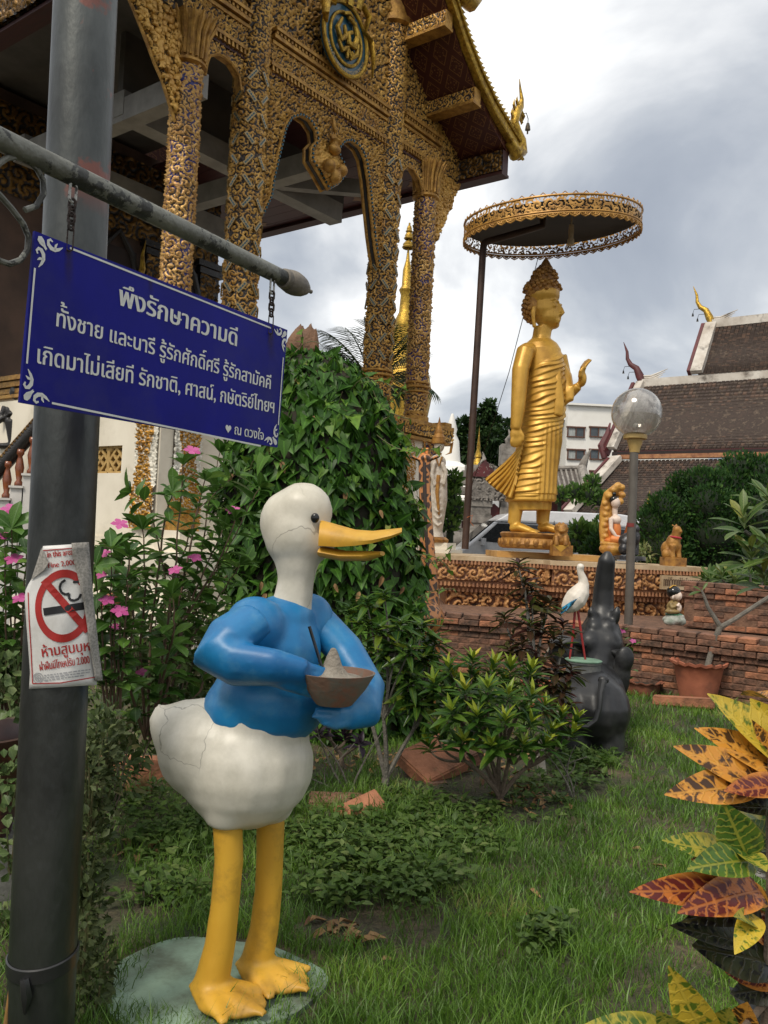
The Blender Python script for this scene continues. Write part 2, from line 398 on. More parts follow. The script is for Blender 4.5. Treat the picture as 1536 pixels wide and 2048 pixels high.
def raster_text(s,w,h,ny=40,bold=0,xc=1.0):
    """returns list of rectangles (x0,x1,y0,y1) in a box of width w (fit) and line height h; baseline y=0"""
    sp_=thai_splines(s); xs=[p[0] for q in sp_ for p in q]; x0,x1=min(xs),max(xs)
    sx=w/(x1-x0); sy=h
    step=h/ny; ya=min(p[1] for q in sp_ for p in q); yb=max(p[1] for q in sp_ for p in q)
    rects=[]; E=[]
    for q in sp_:
        for i in range(len(q)):
            a,b=q[i],q[(i+1)%len(q)]
            if a[1]!=b[1]: E.append((a,b))
    y=ya
    dy=1/ny
    while y<yb:
        ym=y+dy/2; cr_=[]
        for a,b in E:
            lo,hi=(a,b) if a[1]<b[1] else (b,a)
            if lo[1]<=ym<hi[1]:
                cr_.append((a[0]+(ym-a[1])/(b[1]-a[1])*(b[0]-a[0]),1 if b[1]>a[1] else -1))
        cr_.sort(); w_=0
        for k,(x,sg) in enumerate(cr_):
            if w_==0: st=x
            w_+=sg
            if w_==0 and x-st>1e-4:
                rects.append(((st-x0)*sx-bold,(x-x0)*sx+bold,y*sy,(y+dy)*sy))
        y+=dy
    return rects
def rects_mesh(rects,fn,seg=None):
    """rects -> quads through mapping fn(x,y)->Vector"""
    mb=MB()
    for x0,x1,y0,y1 in rects:
        n=1 if not seg else max(1,int((x1-x0)/seg)+1)
        for i in range(n):
            a=x0+(x1-x0)*i/n; b=x0+(x1-x0)*(i+1)/n
            mb.add([fn(a,y0),fn(b,y0),fn(b,y1),fn(a,y1)],[(0,1,2,3)])
    return mb
# ------------------------------------------------------------------ shared materials
GOLD=lin((172,126,52)); GOLD2=lin((118,80,28)); DARKG=(.018,.012,.012)
m_carve=carvemat('carved_gilt',lin((214,168,84)),lin((36,24,14)),lin((164,118,52)),metal=.3,t0=.26,t1=.46,alt=(.035,.026,.022))
m_carveb=carvemat('carved_gilt_blue',lin((208,166,96)),(.012,.014,.13),lin((160,116,60)),metal=.35,alt=lin((58,40,26)),t0=.20,t1=.36)
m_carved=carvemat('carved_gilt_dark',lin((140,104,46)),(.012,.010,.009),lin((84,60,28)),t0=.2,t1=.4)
m_carvew=carvemat('gilt_on_white',lin((186,138,52)),(.72,.68,.58),lin((140,95,30)),t0=.42,t1=.55)
m_gild=M('gilt_moulding',lin((186,142,66)),lin((128,90,38)),rough=.45,metal=.4,scale=9,bump=.5,bscale=60)
m_bright=M('bright_gilding',lin((196,160,62)),lin((122,92,34)),rough=.33,metal=.7,scale=14,bump=.5,bscale=70)
m_red=M('maroon_board',(.050,.010,.008),(.030,.007,.006),rough=.6,scale=3,stretch=(9,1,1))
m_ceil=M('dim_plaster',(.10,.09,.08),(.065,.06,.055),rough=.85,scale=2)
m_beam=M('whitish_beam_shaded',(.27,.26,.235),(.19,.18,.165),rough=.75,scale=3)  # whitish beams, with the porch shade put into this grey base colour
m_white=M('cream_plaster',(.74,.68,.56),(.62,.56,.45),rough=.8,scale=1.2,dirt=(.33,.28,.20),dscale=1.1,damt=.45,bump=.15)
m_white2=M('white_marble_step',(.55,.53,.50),(.42,.40,.38),rough=.5,scale=4)
m_teal=M('teal_mirror_glass',(.012,.05,.075),(.02,.085,.11),rough=.15,metal=.3,scale=40)
m_strip=M('pale_inlay',(.34,.24,.10),(.22,.15,.06),rough=.3,metal=.3,scale=30)
m_tile=M('orange_roof_tile',(.45,.13,.04),(.30,.07,.025),rough=.5,scale=8)
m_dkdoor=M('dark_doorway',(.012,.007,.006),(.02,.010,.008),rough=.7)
m_turn=M('varnished_wood',(.25,.075,.025),(.13,.035,.015),rough=.25,scale=8,coat=.4)
# stencilled soffit: gold diamonds printed on maroon
m_sof,nt,b=newmat('stencilled_soffit'); L=nt.links.new
tc=N(nt,'ShaderNodeTexCoord'); mp=N(nt,'ShaderNodeMapping'); mp.inputs['Scale'].default_value=(2.4,2.4,2.4); L(tc.outputs['Object'],mp.inputs[0])
sx=N(nt,'ShaderNodeSeparateXYZ'); L(mp.outputs[0],sx.inputs[0])
def mth(op,a,b_=None,v=None):
    n=N(nt,'ShaderNodeMath',operation=op); L(a,n.inputs[0])
    if b_ is not None: L(b_,n.inputs[1])
    if v is not None: n.inputs[1].default_value=v
    return n.outputs[0]
pp=mth('FRACT',mth('ADD',sx.outputs[0],sx.outputs[1])); qq=mth('FRACT',mth('SUBTRACT',sx.outputs[0],sx.outputs[1]))
da=mth('ABSOLUTE',mth('SUBTRACT',pp,v=.5)); db=mth('ABSOLUTE',mth('SUBTRACT',qq,v=.5)); dm=mth('MAXIMUM',da,db)
ins=mth('LESS_THAN',dm,v=.36)
nz=N(nt,'ShaderNodeTexVoronoi',i_Scale=26.0); L(tc.outputs['Object'],nz.inputs['Vector']); lace=mth('LESS_THAN',nz.outputs['Distance'],v=.34)
rim=mth('GREATER_THAN',dm,v=.32); pat=mth('MULTIPLY',ins,mth('MAXIMUM',lace,rim))
mxs=N(nt,'ShaderNodeMix',data_type='RGBA'); mxs.inputs[6].default_value=(.055,.010,.008,1); mxs.inputs[7].default_value=(.22,.10,.03,1); L(mth('MULTIPLY',pat,v=.8),mxs.inputs[0]); L(mxs.outputs[2],b.inputs['Base Color']); b.inputs['Roughness'].default_value=.5
# ------------------------------------------------------------------ ground
m_ground,nt,b=newmat('soil_and_turf'); L=nt.links.new
tc=N(nt,'ShaderNodeTexCoord'); n=N(nt,'ShaderNodeTexNoise',i_Scale=2.2,i_Detail=9.0,i_Roughness=.65); L(tc.outputs['Object'],n.inputs['Vector'])
r=N(nt,'ShaderNodeValToRGB'); L(n.outputs[0],r.inputs[0]); e=r.color_ramp.elements
e[0].position=.35; e[0].color=(.025,.040,.012,1); e[1].position=.68; e[1].color=(.115,.082,.048,1); q=e.new(.52); q.color=(.050,.042,.022,1)
v=N(nt,'ShaderNodeTexNoise',i_Scale=45.0,i_Detail=6.0); L(tc.outputs['Object'],v.inputs['Vector']); mr=N(nt,'ShaderNodeMapRange',i_1=.3,i_2=.7,i_3=.6,i_4=1.4); L(v.outputs[0],mr.inputs[0])
hs=N(nt,'ShaderNodeHueSaturation'); L(mr.outputs[0],hs.inputs['Value']); L(r.outputs[0],hs.inputs['Color']); L(hs.outputs[0],b.inputs['Base Color']); b.inputs['Roughness'].default_value=.95
bp=N(nt,'ShaderNodeBump',i_Strength=.8,i_Distance=.02); L(v.outputs[0],bp.inputs['Height']); L(bp.outputs[0],b.inputs['Normal'])
def gz(x,y):
    return .022*np.sin(x*2.1+1)*np.sin(y*1.7)+.012*np.sin(x*5.3+y*3.1)+.05*np.exp(-(((x-.5)/.8)**2+((y-5.2)/.7)**2))
xs=np.concatenate([[-160,-60,-20],np.linspace(-6,7,131),[20,60,160]]); ys=np.concatenate([[-60,-10],np.linspace(0,12,121),[20,60,150,320]])
X,Y=np.meshgrid(xs,ys); Z=np.where((abs(X)<7.5)&(Y>-.5)&(Y<13),gz(X,Y),0)
idx=np.arange(X.size).reshape(X.shape)
F=np.stack([idx[:-1,:-1],idx[:-1,1:],idx[1:,1:],idx[1:,:-1]],-1).reshape(-1,4)
o=link('ground',npmesh('ground',np.stack([X,Y,Z],-1).reshape(-1,3),F,m_ground)); o['kind']='structure'
m_pave=M('pale_paving',(.36,.34,.31),(.28,.26,.24),rough=.85,scale=1.5,bump=.2)
mb=MB(); mb.box((2,27,.012),(60,22,.024)); o=mb.obj('courtyard_paving',m_pave); o['kind']='structure'
# ------------------------------------------------------------------ temple
TA=math.atan2(.794,.607); B0=Vector((-2.189,12.05,0))
T=thing('temple_hall','tall gilded temple hall with carved twin arch porch above the blue sign','temple',B0,TA)
MID=1.62
def tw(s,y,z): return B0+Vector((s*math.cos(TA)-y*math.sin(TA),s*math.sin(TA)+y*math.cos(TA),z))
# columns
def col_extra(c,cx,cy,r,z0,ztop,cap,inlay):
    for z,rr,h in ((z0,r+.07,.10),(z0+.12,r+.035,.07),(z0+.52,r+.06,.05),(z0+.60,r+.085,.05),(z0+.68,r+.06,.05)):
        mb=MB(); mb.lathe([(rr-.02,z),(rr,z+.012),(rr,z+h-.012),(rr-.02,z+h)],28,(cx,cy,0)); mb.obj('base_ring',m_gild,c)
    if cap:
        mb=MB(); z=ztop
        mb.lathe([(r+.02,z-.08),(r+.07,z-.05),(r+.07,z-.02),(r+.03,z),(r+.03,z+.04),(r+.05,z+.35),(r+.11,z+.52),(r+.12,z+.58),(r+.03,z+.62)],28,(cx,cy,0))
        for k in range(18):
            a=2*math.pi*k/18; d=Vector((math.cos(a),math.sin(a),0))
            mb.tube([Vector((cx,cy,z+.02))+d*(r+.05),Vector((cx,cy,z+.35))+d*(r+.07),Vector((cx,cy,z+.5))+d*(r+.13),Vector((cx,cy,z+.6))+d*(r+.19)],[.022,.03,.035,.006],5)
        mb.obj('capital',m_carvedcap,c)
    if inlay:
        me=None
        for k in range(int((ztop-z0-.75)/.30)):
            z=z0+.95+k*.30
            for q in range(-2,5):
                a=rad(-128+q*45+ (0 if k%2 else 0)); tilt=rad(38)*(1 if (k+q)%2 else -1)
                d=Vector((math.cos(a),math.sin(a),0)); t=Vector((-math.sin(a),math.cos(a),0))
                R=Matrix((t,d,Vector((0,0,1)))).transposed()@Matrix.Rotation(tilt,3,'Y')
                if me is None:
                    m2=MB(); m2.box((0,0,0),(.056,.02,.19)); m2.mi=1
                    for w in (-.06,-.02,.02,.06): m2.box((0,.0105,w),(.020,.006,.030))
                    me=m2.mesh('inlay_strip',[m_strip,m_teal],False)
                o=link('inlay_strip',me,c); o.matrix_basis=Matrix.Translation(Vector((cx,cy,z))+d*(r+.042))@R.to_4x4()
m_carvedcap=m_gild
for s,r,zt,cap,inl,mat,c in ((-1.13,.175,7.62,True,False,m_carveb,.13),(4.40,.175,7.78,True,False,m_carveb,.13),(0,.215,10.4,False,True,m_carve,.135),(3.22,.215,10.4,False,True,m_carve,.135)):
    c_=carved_column('column',mat,T,s,0,r,3.6,zt if cap else 10.5,c,.05,s*3+2,.017)
    col_extra(c_,s,0,r,3.62,zt if cap else 8.2,cap,inl)
for s in (0,3.22):
    mb=MB(); mb.lathe([(.24,10.28),(.30,10.32),(.30,10.42),(.25,10.45),(.28,10.8),(.36,11.2),(.30,11.25)],24,(s,0,0)); mb.obj('capital',m_gild,T)
# twin arch
arch=[(0.21,5.99),(.27,6.12),(.38,6.35),(.41,6.61),(.50,7.01),(.60,7.45),(.72,7.66),(.91,7.78),(1.10,7.78),(1.26,7.68),(1.30,7.52),(1.19,7.38),(1.20,7.20),(1.38,7.08),(1.61,6.90),(1.84,7.08),(1.97,7.25),(1.95,7.42),(1.82,7.48),(1.80,7.62),(1.92,7.78),(2.10,7.87),(2.32,7.84),(2.47,7.71),(2.58,7.42),(2.70,6.95),(2.80,6.55),(2.88,6.30),(2.98,6.05)]
ap=[(.05,5.99),(.05,8.17),(3.17,8.17),(3.17,6.05)]+arch[::-1]
def bulge(X,Z,H):
    g=np.exp(-(((X-1.6)/.30)**2+((Z-7.2)/.28)**2)); return H+2.2*g*sstep(0,1,g*1.6)
relief('twin_arch_panel',m_carve,T,.05,3.17,5.95,8.17,-.06,.017,.075,lambda X,Z:scroll(X,Z,.13,3),ap,extra=bulge)
mb=MB(); mb.prism(ap,((1,0,0),(0,0,1),(0,.10,0)),(0,-.05,0)); mb.obj('arch_backing',m_carved,T,False,None)
mb=MB(); pts=[Vector((x,-.10,z)) for x,z in arch]
mb.tube(pts,.032,8); mb.tube([p+Vector((0,.14,0)) for p in pts],.03,6)
ro=mb.obj('arch_rim',m_gild,T)
mb=MB()
for i in range(len(arch)-1):
    a,b_=Vector((arch[i][0],-.15,arch[i][1])),Vector((arch[i+1][0],-.15,arch[i+1][1])); n_=max(2,int((b_-a).length/.06))
    for k in range(n_): 
        p=a.lerp(b_,(k+.5)/n_); mb.box(p,(.026,.02,.03))
o=mb.obj('arch_bead',m_teal,ro,False,None); o['kind']='stuff'
# kneeling figure over the pendant
mb=MB(); mb.ell((1.58,-.22,7.62),(.07,.06,.11)); mb.ell((1.58,-.23,7.80),(.045,.045,.055)); mb.tube([(1.58,-.2,7.84),(1.58,-.18,8.0),(1.58,-.17,8.13)],[.04,.02,.004]); mb.tube([(1.50,-.2,7.70),(1.47,-.27,7.60),(1.56,-.31,7.64)],[.03,.025,.02]); mb.tube([(1.66,-.2,7.70),(1.69,-.27,7.60),(1.60,-.31,7.64)],[.03,.025,.02]); mb.ell((1.58,-.24,7.48),(.12,.09,.09)); mb.ell((1.45,-.25,7.18),(.10,.12,.10)); mb.ell((1.74,-.25,7.20),(.10,.12,.10)); mb.ell((1.6,-.26,7.06),(.09,.1,.12))
organic(mb,'pendant_figure',m_gild,.02,3,parent=T)
# friezes
def frieze(s0,s1,z,y,tag_):
    mb=MB(); w=s1-s0; c=(s0+s1)/2
    for zz,h,d in ((z+.03,.05,.13),(z+.345,.05,.13),(z+.42,.06,.17),(z+.52,.05,.20)): mb.box((c,y-d/2+.06,zz),(w,d,h))
    f_=mb.obj('frieze',m_gild,T,False,None)
    relief('frieze_carving',m_carve,f_,s0,s1,z+.06,z+.32,y-.02,.015,.06,lambda X,Z:scroll(X,Z,.12,8))
    mb=MB(); n_=int(w/.075)
    for k in range(n_):
        x=s0+(k+.5)*w/n_
        mb.box((x,y-.05,z-.035),(.045,.05,.075),taper=.6); mb.box((x,y-.10,z+.47),(.04,.04,.045)); mb.box((x,y-.13,z+.565),(.03,.03,.04),taper=.3)
    o=mb.obj('dentil_row',m_gild,f_,False,None); o['kind']='stuff'
    mb=MB(); mb.box((c,y+.02,z-.09),(w,.10,.05)); mb.obj('gap_board',m_red,f_,False,None)  # maroon board filling the dark red gap below the frieze
frieze(.24,2.98,8.22,-.08,'c'); frieze(-1.35,-.22,8.20,-.06,'l'); frieze(3.44,4.62,8.36,-.06,'r')
relief('gable_panel',m_carve,T,.05,3.17,8.74,12.2,-.03,.02,.09,lambda X,Z:scroll(X,Z,.19,12,1.6))
for s0,s1,pl in ((3.3,5.5,[(3.3,8.9),(4.62,8.9),(4.62,8.4),(5.36,8.4),(5.42,8.84),(4.35,9.40),(3.3,10.3)]),(-2.16,-.06,[(-.06,8.74),(-1.38,8.74),(-1.38,8.2),(-2.12,8.2),(-2.14,8.6),(-1.11,9.35),(-.06,10.2)])):
    relief('aisle_gable_panel',m_carve,T,s0,s1,8.2,10.4,-.02,.022,.05,lambda X,Z:scroll(X,Z,.13,21),pl)
mb=MB(); mb.box((4.0,-.05,9.0),(1.2,.07,.05)); mb.beam((4.66,-.06,8.4),(4.66,-.06,9.2),.05,.06); mb.beam((3.45,-.06,8.9),(3.45,-.06,10.2),.05,.06); mb.obj('panel_moulding',m_gild,T,False,None)
for pl,zz in (([(-1.13,7.55),(-1.13,8.17),(-.2,8.17),(-.2,7.55),(-.24,7.62),(-.30,7.82),(-.46,7.93),(-.68,7.94),(-.84,7.84),(-.88,7.72),(-.90,7.55)],8.2),([(3.44,7.7),(3.44,8.32),(4.40,8.32),(4.40,7.7),(4.18,7.7),(4.15,7.82),(4.06,7.95),(3.86,8.06),(3.66,8.04),(3.55,7.92),(3.49,7.7)],8.4)):
    xs_=[p[0] for p in pl]
    relief('side_arch_panel',m_carve,T,min(xs_),max(xs_),7.5,zz,-.05,.018,.05,lambda X,Z:scroll(X,Z,.11,31),pl)
    mb=MB(); mb.prism(pl,((1,0,0),(0,0,1),(0,.08,0)),(0,-.045,0)); mb.tube([Vector((x,-.08,z)) for x,z in pl[4:]],.022,6); mb.obj('side_arch_rim',m_gild,T,False,None)
# openwork brackets under the eaves
for pl in ([(4.60,7.0),(4.74,7.06),(4.84,7.3),(4.98,7.53),(5.12,7.8),(5.22,8.05),(5.40,8.32),(4.60,8.32)],[(-1.31,6.75),(-1.45,7.0),(-1.56,7.2),(-1.68,7.35),(-1.81,7.55),(-1.95,7.75),(-2.14,8.0),(-2.2,8.15),(-1.31,8.15)]):
    xs_=[p[0] for p in pl]; zs_=[p[1] for p in pl]; nx=int((max(xs_)-min(xs_))/.014); nz_=int((max(zs_)-min(zs_))/.014)
    X,Z=np.meshgrid(np.linspace(min(xs_),max(xs_),nx),np.linspace(min(zs_),max(zs_),nz_)); H=scroll(X,Z,.24,17,1.3)
    V=np.stack([X,-.02-H*.05,Z],-1).reshape(-1,3); idx=np.arange(X.size).reshape(X.shape); F=np.stack([idx[:-1,:-1],idx[:-1,1:],idx[1:,1:],idx[1:,:-1]],-1)
    k=inside(X[:-1,:-1],Z[:-1,:-1],pl)&(H[:-1,:-1]>.17)
    o=link('eave_bracket',npmesh('eave_bracket',V,F[k],m_carve,True,H.ravel()),T); sm_=o.modifiers.new('t','SOLIDIFY'); sm_.thickness=.05; sm_.offset=1
    mb=MB(); mb.tube([Vector((x,-.04,z)) for x,z in pl[:-1]],.025,6); mb.obj('bracket_edge',m_gild,o)
# roofs: soffit profile s,z
def roof(side):
    fx=(lambda s:s) if side>0 else (lambda s:2*MID-.02-s-.06)
    dz=0 if side>0 else -.22
    lo=[(5.62,8.78),(5.42,8.86),(4.9,9.10),(4.35,9.42),(3.85,9.83),(3.35,10.34),(3.0,10.75)]
    up=[(3.0,11.0),(3.35,10.60),(3.85,10.08),(4.35,9.66),(4.9,9.33),(5.7,8.95)]
    yb=10.0; y0=-1.0
    poly=[(fx(s),z+dz) for s,z in lo+up]
    mb=MB(); mb.prism([(x,z) for x,z in poly],((1,0,0),(0,0,1),(0,yb-y0,0)),(0,y0,0)); rf=mb.obj('roof',m_sof if side>0 else m_red,T,False,None)
    mb=MB()
    # tiles on top: courses of joined tiles
    for k in range(14):
        t=k/13; 
        s=5.72-2.6*t; z=8.99+dz+ (t**1.25)*2.0
        mb.tube([(fx(s),y0,z),(fx(s),yb,z)],.06,6)
    o=mb.obj('roof_tile',m_tile,rf); o['kind']='stuff'
    mb=MB(); a=fx(5.50); mb.box((a,(y0+yb)/2,8.60+dz),(.20,yb-y0,.42)); mb.box((a,(y0+yb)/2-.01,8.365+dz),(.26,yb-y0,.05)); eb=mb.obj('eave_beam',m_red,rf,False,None)
    for face,ax in ((fx(5.40 if side>0 else 5.60)-.0,'y'),):
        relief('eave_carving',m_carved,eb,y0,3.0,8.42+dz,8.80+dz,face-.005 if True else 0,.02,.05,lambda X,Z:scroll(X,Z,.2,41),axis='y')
    me=MB(); 
    # end face carving of eave and purlins (visible undersides project over the facade)
    for s,z in ((4.35,9.36),(3.36,10.22)):
        mb=MB(); mb.box((fx(s),-.55,z-.02+dz),(.20,1.0,.24)); mb.box((fx(s),-.55,z-.16+dz),(.26,1.0,.05)); pu=mb.obj('purlin',m_gild,rf,False,None)
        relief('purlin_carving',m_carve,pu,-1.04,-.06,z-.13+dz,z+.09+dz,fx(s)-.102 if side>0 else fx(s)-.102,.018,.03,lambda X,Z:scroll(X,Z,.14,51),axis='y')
    # bargeboard with flame teeth
    bl=[(5.95,8.80),(5.55,8.95),(4.9,9.22),(4.35,9.53),(3.85,9.92),(3.35,10.43),(2.9,10.95)]
    bu=[(2.9,11.22),(3.35,10.70),(3.85,10.18),(4.35,9.78),(4.9,9.46),(5.55,9.20),(5.95,9.06)]
    mb=MB(); mb.prism([(fx(s),z+dz) for s,z in bl+bu],((1,0,0),(0,0,1),(0,-.10,0)),(0,y0-.005,0)); bb=mb.obj('bargeboard',m_bright,rf,False,None)
    if side<0: return
    mb=MB(); 
    for q in (bl,bu): mb.tube([Vector((fx(s),y0-.12,z+dz)) for s,z in q],.03,6)
    mb.obj('bargeboard_edge',m_bright,bb)
    fm=MB(); fm.prism([(-.05,0),(.05,0),(.045,.05),(.075,.10),(.03,.09),(.055,.17),(-.02,.11),(-.05,.06)],((1,0,0),(0,0,1),(0,.05,0)),(0,-.025,0)); fme=fm.mesh('flame_tooth',m_bright,False)
    U=[Vector((s,z)) for s,z in bu[::-1]]; tot=sum((U[i+1]-U[i]).length for i in range(len(U)-1)); n_=38; acc=0;i=0
    for k in range(n_):
        d=tot*(k+.5)/n_
        while i<len(U)-2 and acc+(U[i+1]-U[i]).length<d: acc+=(U[i+1]-U[i]).length; i+=1
        dv=(U[i+1]-U[i]).normalized(); p=U[i]+dv*(d-acc)
        o=link('flame_tooth',fme,bb); an=math.atan2(dv.y,-dv.x)
        o.matrix_basis=Matrix.Translation((p.x,y0-.06,p.y-.01))@Matrix.Rotation(an,4,'Y')@Matrix.Scale(1.15,4)
    # naga finial at the lower end
    mb=MB(); y=y0-.06
    mb.tube([(5.5,y,8.98),(5.75,y,8.85),(5.93,y,8.98),(5.90,y,9.16),(5.74,y,9.28),(5.66,y,9.42),(5.72,y,9.62),(5.86,y,9.80),(5.90,y,9.96),(5.82,y,10.14),(5.78,y,10.30)],[.10,.14,.145,.12,.10,.085,.09,.07,.04,.022,.006],10)
    for s,z,q in ((5.62,9.45,.10),(5.68,9.62,.11),(5.78,9.76,.09),(5.86,9.05,.06)): mb.tube([(s,y,z),(s-.07,y,z+q),(s-.06,y,z+q*2)],[.04,.03,.003],6)
    mb.tube([(5.86,y,9.72),(6.0,y,9.66),(5.98,y,9.58)],[.05,.04,.01],6); mb.tube([(5.84,y,9.60),(5.95,y,9.52),(5.92,y,9.48)],[.04,.03,.01],6)
    nf=mb.obj('naga_finial',m_bright,rf)
    mb=MB(); mb.tube([(5.96,y,9.70),(6.10,y,9.78),(6.18,y,9.70),(6.18,y,9.62)],.008,5); mb.lathe([(.055,9.48),(.045,9.55),(.028,9.61),(0.001,9.63)],10,(6.18,y,0)); mb.box((6.18,y,9.43),(.01,.03,.06)); mb.obj('wind_bell',M('bell_bronze',(.07,.06,.05),(.12,.09,.05),metal=.7,rough=.4),nf)
roof(1); roof(-1)
# upper gable tier end swirl
mb=MB(); y=-1.15
mb.tube([(2.6,y,11.6),(3.2,y,10.98),(3.6,y,10.72),(3.85,y,10.72),(3.98,y,10.86),(3.92,y,11.02),(3.78,y,11.05)],[.14,.16,.17,.16,.13,.10,.07],10); mb.obj('upper_bargeboard_tail',m_bright,T)
mb=MB(); mb.prism([(2.2,11.9),(3.5,10.95),(3.6,11.1),(2.4,12.2)],((1,0,0),(0,0,1),(0,9,0)),(0,-1.1,0)); mb.obj('upper_roof',m_sof,T,False,None)
# roof-end tiles over the near eave
mb=MB()
for k in range(16):
    y=-1.0+k*.30
    for j in range(3): mb.tube([(-2.34+j*.3,y,8.80+j*.16),(-2.14+j*.3,y,8.92+j*.17)],.085,8)
o=mb.obj('eave_end_tile',m_tile,T); o['kind']='stuff'
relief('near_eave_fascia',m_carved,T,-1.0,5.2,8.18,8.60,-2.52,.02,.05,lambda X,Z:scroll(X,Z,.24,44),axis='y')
# interior: beams, ceiling, floor, inner wall
mb=MB(); mb.box((1.45,1.72,7.60),(4.9,.30,.36)); mb.obj('tie_beam',m_beam,T,False,None)
mb=MB(); mb.box((1.6,4.3,7.56),(5.3,.30,.40)); mb.obj('tie_beam',m_beam,T,False,None)
for s,zb in ((-.86,7.5),(1.82,7.5)):
    mb=MB(); mb.box((s,2.2,zb),(.26,4.3,.34)); mb.obj('long_beam',m_beam,T,False,None)
mb=MB(); mb.beam((2.0,1.6,7.55),(4.2,.5,7.9),.18,.26); mb.obj('corner_brace',m_beam,T,False,None)
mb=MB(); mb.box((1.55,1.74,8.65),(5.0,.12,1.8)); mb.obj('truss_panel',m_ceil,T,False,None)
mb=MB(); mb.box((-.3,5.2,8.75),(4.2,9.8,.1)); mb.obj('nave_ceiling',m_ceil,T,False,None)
m_plank=M('maroon_plank',(.060,.011,.009),(.042,.008,.007),rough=.55,scale=4,stretch=(1,.2,1))
ac=MB(); ac.box((0,0,0),(.325,9.8,.035)); acm=ac.mesh('ceiling_plank',m_plank,False)
for k in range(11):
    o=link('ceiling_plank',acm,T); o.location=(2.02+k*.335,5.1,8.44)
st9=MB(); st9.prism([(0,-.16),(.06,-.06),(.16,0),(.06,.06),(0,.16),(-.06,.06),(-.16,0),(-.06,-.06)],((1,0,0),(0,1,0),(0,0,.006)),(0,0,-.003)); st9m=st9.mesh('ceiling_stencil',M('stencil_gold',(.20,.09,.025),(.14,.06,.018),rough=.5),False)
for x in (2.4,3.4,4.4,5.1):
    for y in (.8,2.2,3.6,5.0):
        o=link('ceiling_stencil',st9m,T); o.location=(x,y,8.418)
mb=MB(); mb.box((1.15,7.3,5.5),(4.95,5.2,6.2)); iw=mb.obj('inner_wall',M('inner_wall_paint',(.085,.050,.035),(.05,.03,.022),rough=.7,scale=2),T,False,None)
relief('wall_carving',m_carved,iw,-1.3,3.6,6.9,8.4,4.69,.03,.05,lambda X,Z:scroll(X,Z,.3,61))
for s,w in ((3.35,.5),(1.95,.35),(.4,.4)):
    relief('wall_pilaster',m_carved,iw,s-w/2,s+w/2,3.6,6.9,4.62,.03,.08,lambda X,Z:scroll(X,Z,.22,63))
    mb=MB(); mb.box((s,4.66,5.2),(w,.10,3.3)); 
    for z,q in ((6.9,.2),(6.75,.12),(6.1,.1),(5.2,.14),(4.4,.1)): mb.box((s,4.62,z),(w+q,.16,.12))
    mb.obj('pilaster_body',m_carved,iw,False,None)
for s in (1.15,2.65):
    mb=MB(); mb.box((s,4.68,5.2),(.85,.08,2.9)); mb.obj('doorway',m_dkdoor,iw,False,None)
    mb=MB(); mb.tube([(s-.45,4.62,3.7),(s-.45,4.62,6.2),(s-.3,4.62,6.6),(s,4.62,6.95),(s+.3,4.62,6.6),(s+.45,4.62,6.2),(s+.45,4.62,3.7)],.06,6); mb.obj('door_arch',m_carved,iw)
mb=MB(); mb.tube([(1.55,4.5,6.1),(1.62,4.5,6.35),(1.60,4.5,6.6),(1.66,4.5,6.9)],[.07,.06,.035,.005],8); mb.obj('gilt_finial',m_bright,iw)
mb=MB(); mb.box((1.8,4.7,3.42),(6.4,10.2,.30)); mb.obj('porch_floor',m_white,T,False,None)
def cornice(p,q,nm,z=3.62):
    mb=MB(); 
    for dz,h,d in ((0,.07,.22),(-.09,.08,.16),(-.19,.07,.10),(-.27,.05,.15)): mb.beam(Vector(p)+Vector((0,0,z+dz)),Vector(q)+Vector((0,0,z+dz)),d,h)
    return mb.obj(nm,m_gild,T,False,None)
c1=cornice((-1.35,-.42,-.10),(4.9,-.42,-.10),'floor_cornice'); relief('cornice_carving',m_carve,c1,-1.35,4.9,3.30,3.50,-.50,.02,.05,lambda X,Z:scroll(X,Z,.16,71))
cornice((-1.42,-.4,0),(-1.42,7,0),'floor_cornice'); cornice((4.9,-.4,0),(4.9,7,0),'floor_cornice')
# plinth
mb=MB(); mb.box((1.72,4.7,1.6),(6.04,10.0,3.2))
pl_=mb.obj('plinth',m_white,T,False,None)
# side wall skin with the grille opening
mb=MB(); x=-1.30-.10
for y0,y1,z0,z1 in ((-.35,.42,1.0,3.27),(1.12,9.6,1.0,3.27),(.42,1.12,1.0,2.17),(.42,1.12,2.53,3.27)): mb.box((x,(y0+y1)/2,(z0+z1)/2),(.20,y1-y0,z1-z0))
sw=mb.obj('side_wall',m_white,T,False,None)
gm=MB()
for a,b_ in (((-.15,0),(0,.15)),((0,.15),(.15,0)),((.15,0),(0,-.15)),((0,-.15),(-.15,0)),((-.075,.075),(.075,-.075)),((-.075,-.075),(.075,.075))): gm.beam((0,a[0],a[1]),(0,b_[0],b_[1]),.035,.05,(1,0,0))
for a,b_ in (((-.16,-.165),(.16,-.165)),((-.16,.165),(.16,.165)),((-.16,-.165),(-.16,.165)),((.16,-.165),(.16,.165))): gm.beam((0,a[0],a[1]),(0,b_[0],b_[1]),.03,.05,(1,0,0))
for a in ((-.14,-.14),(.14,-.14),(.14,.14),(-.14,.14)): gm.ell((0,a[0],a[1]),(.03,.045,.045),n=8,m=5)
gme=gm.mesh('window_grille',M('ochre_block',(.46,.30,.10),(.33,.20,.06),rough=.7,scale=12),False)
for y in (.60,.95):
    o=link('window_grille',gme,sw); o.location=(-1.43,y,2.35)
mb=MB(); mb.box((-1.32,.77,2.35),(.03,.69,.35)); mb.obj('window_recess',m_dkdoor,sw,False,None)
mb=MB()
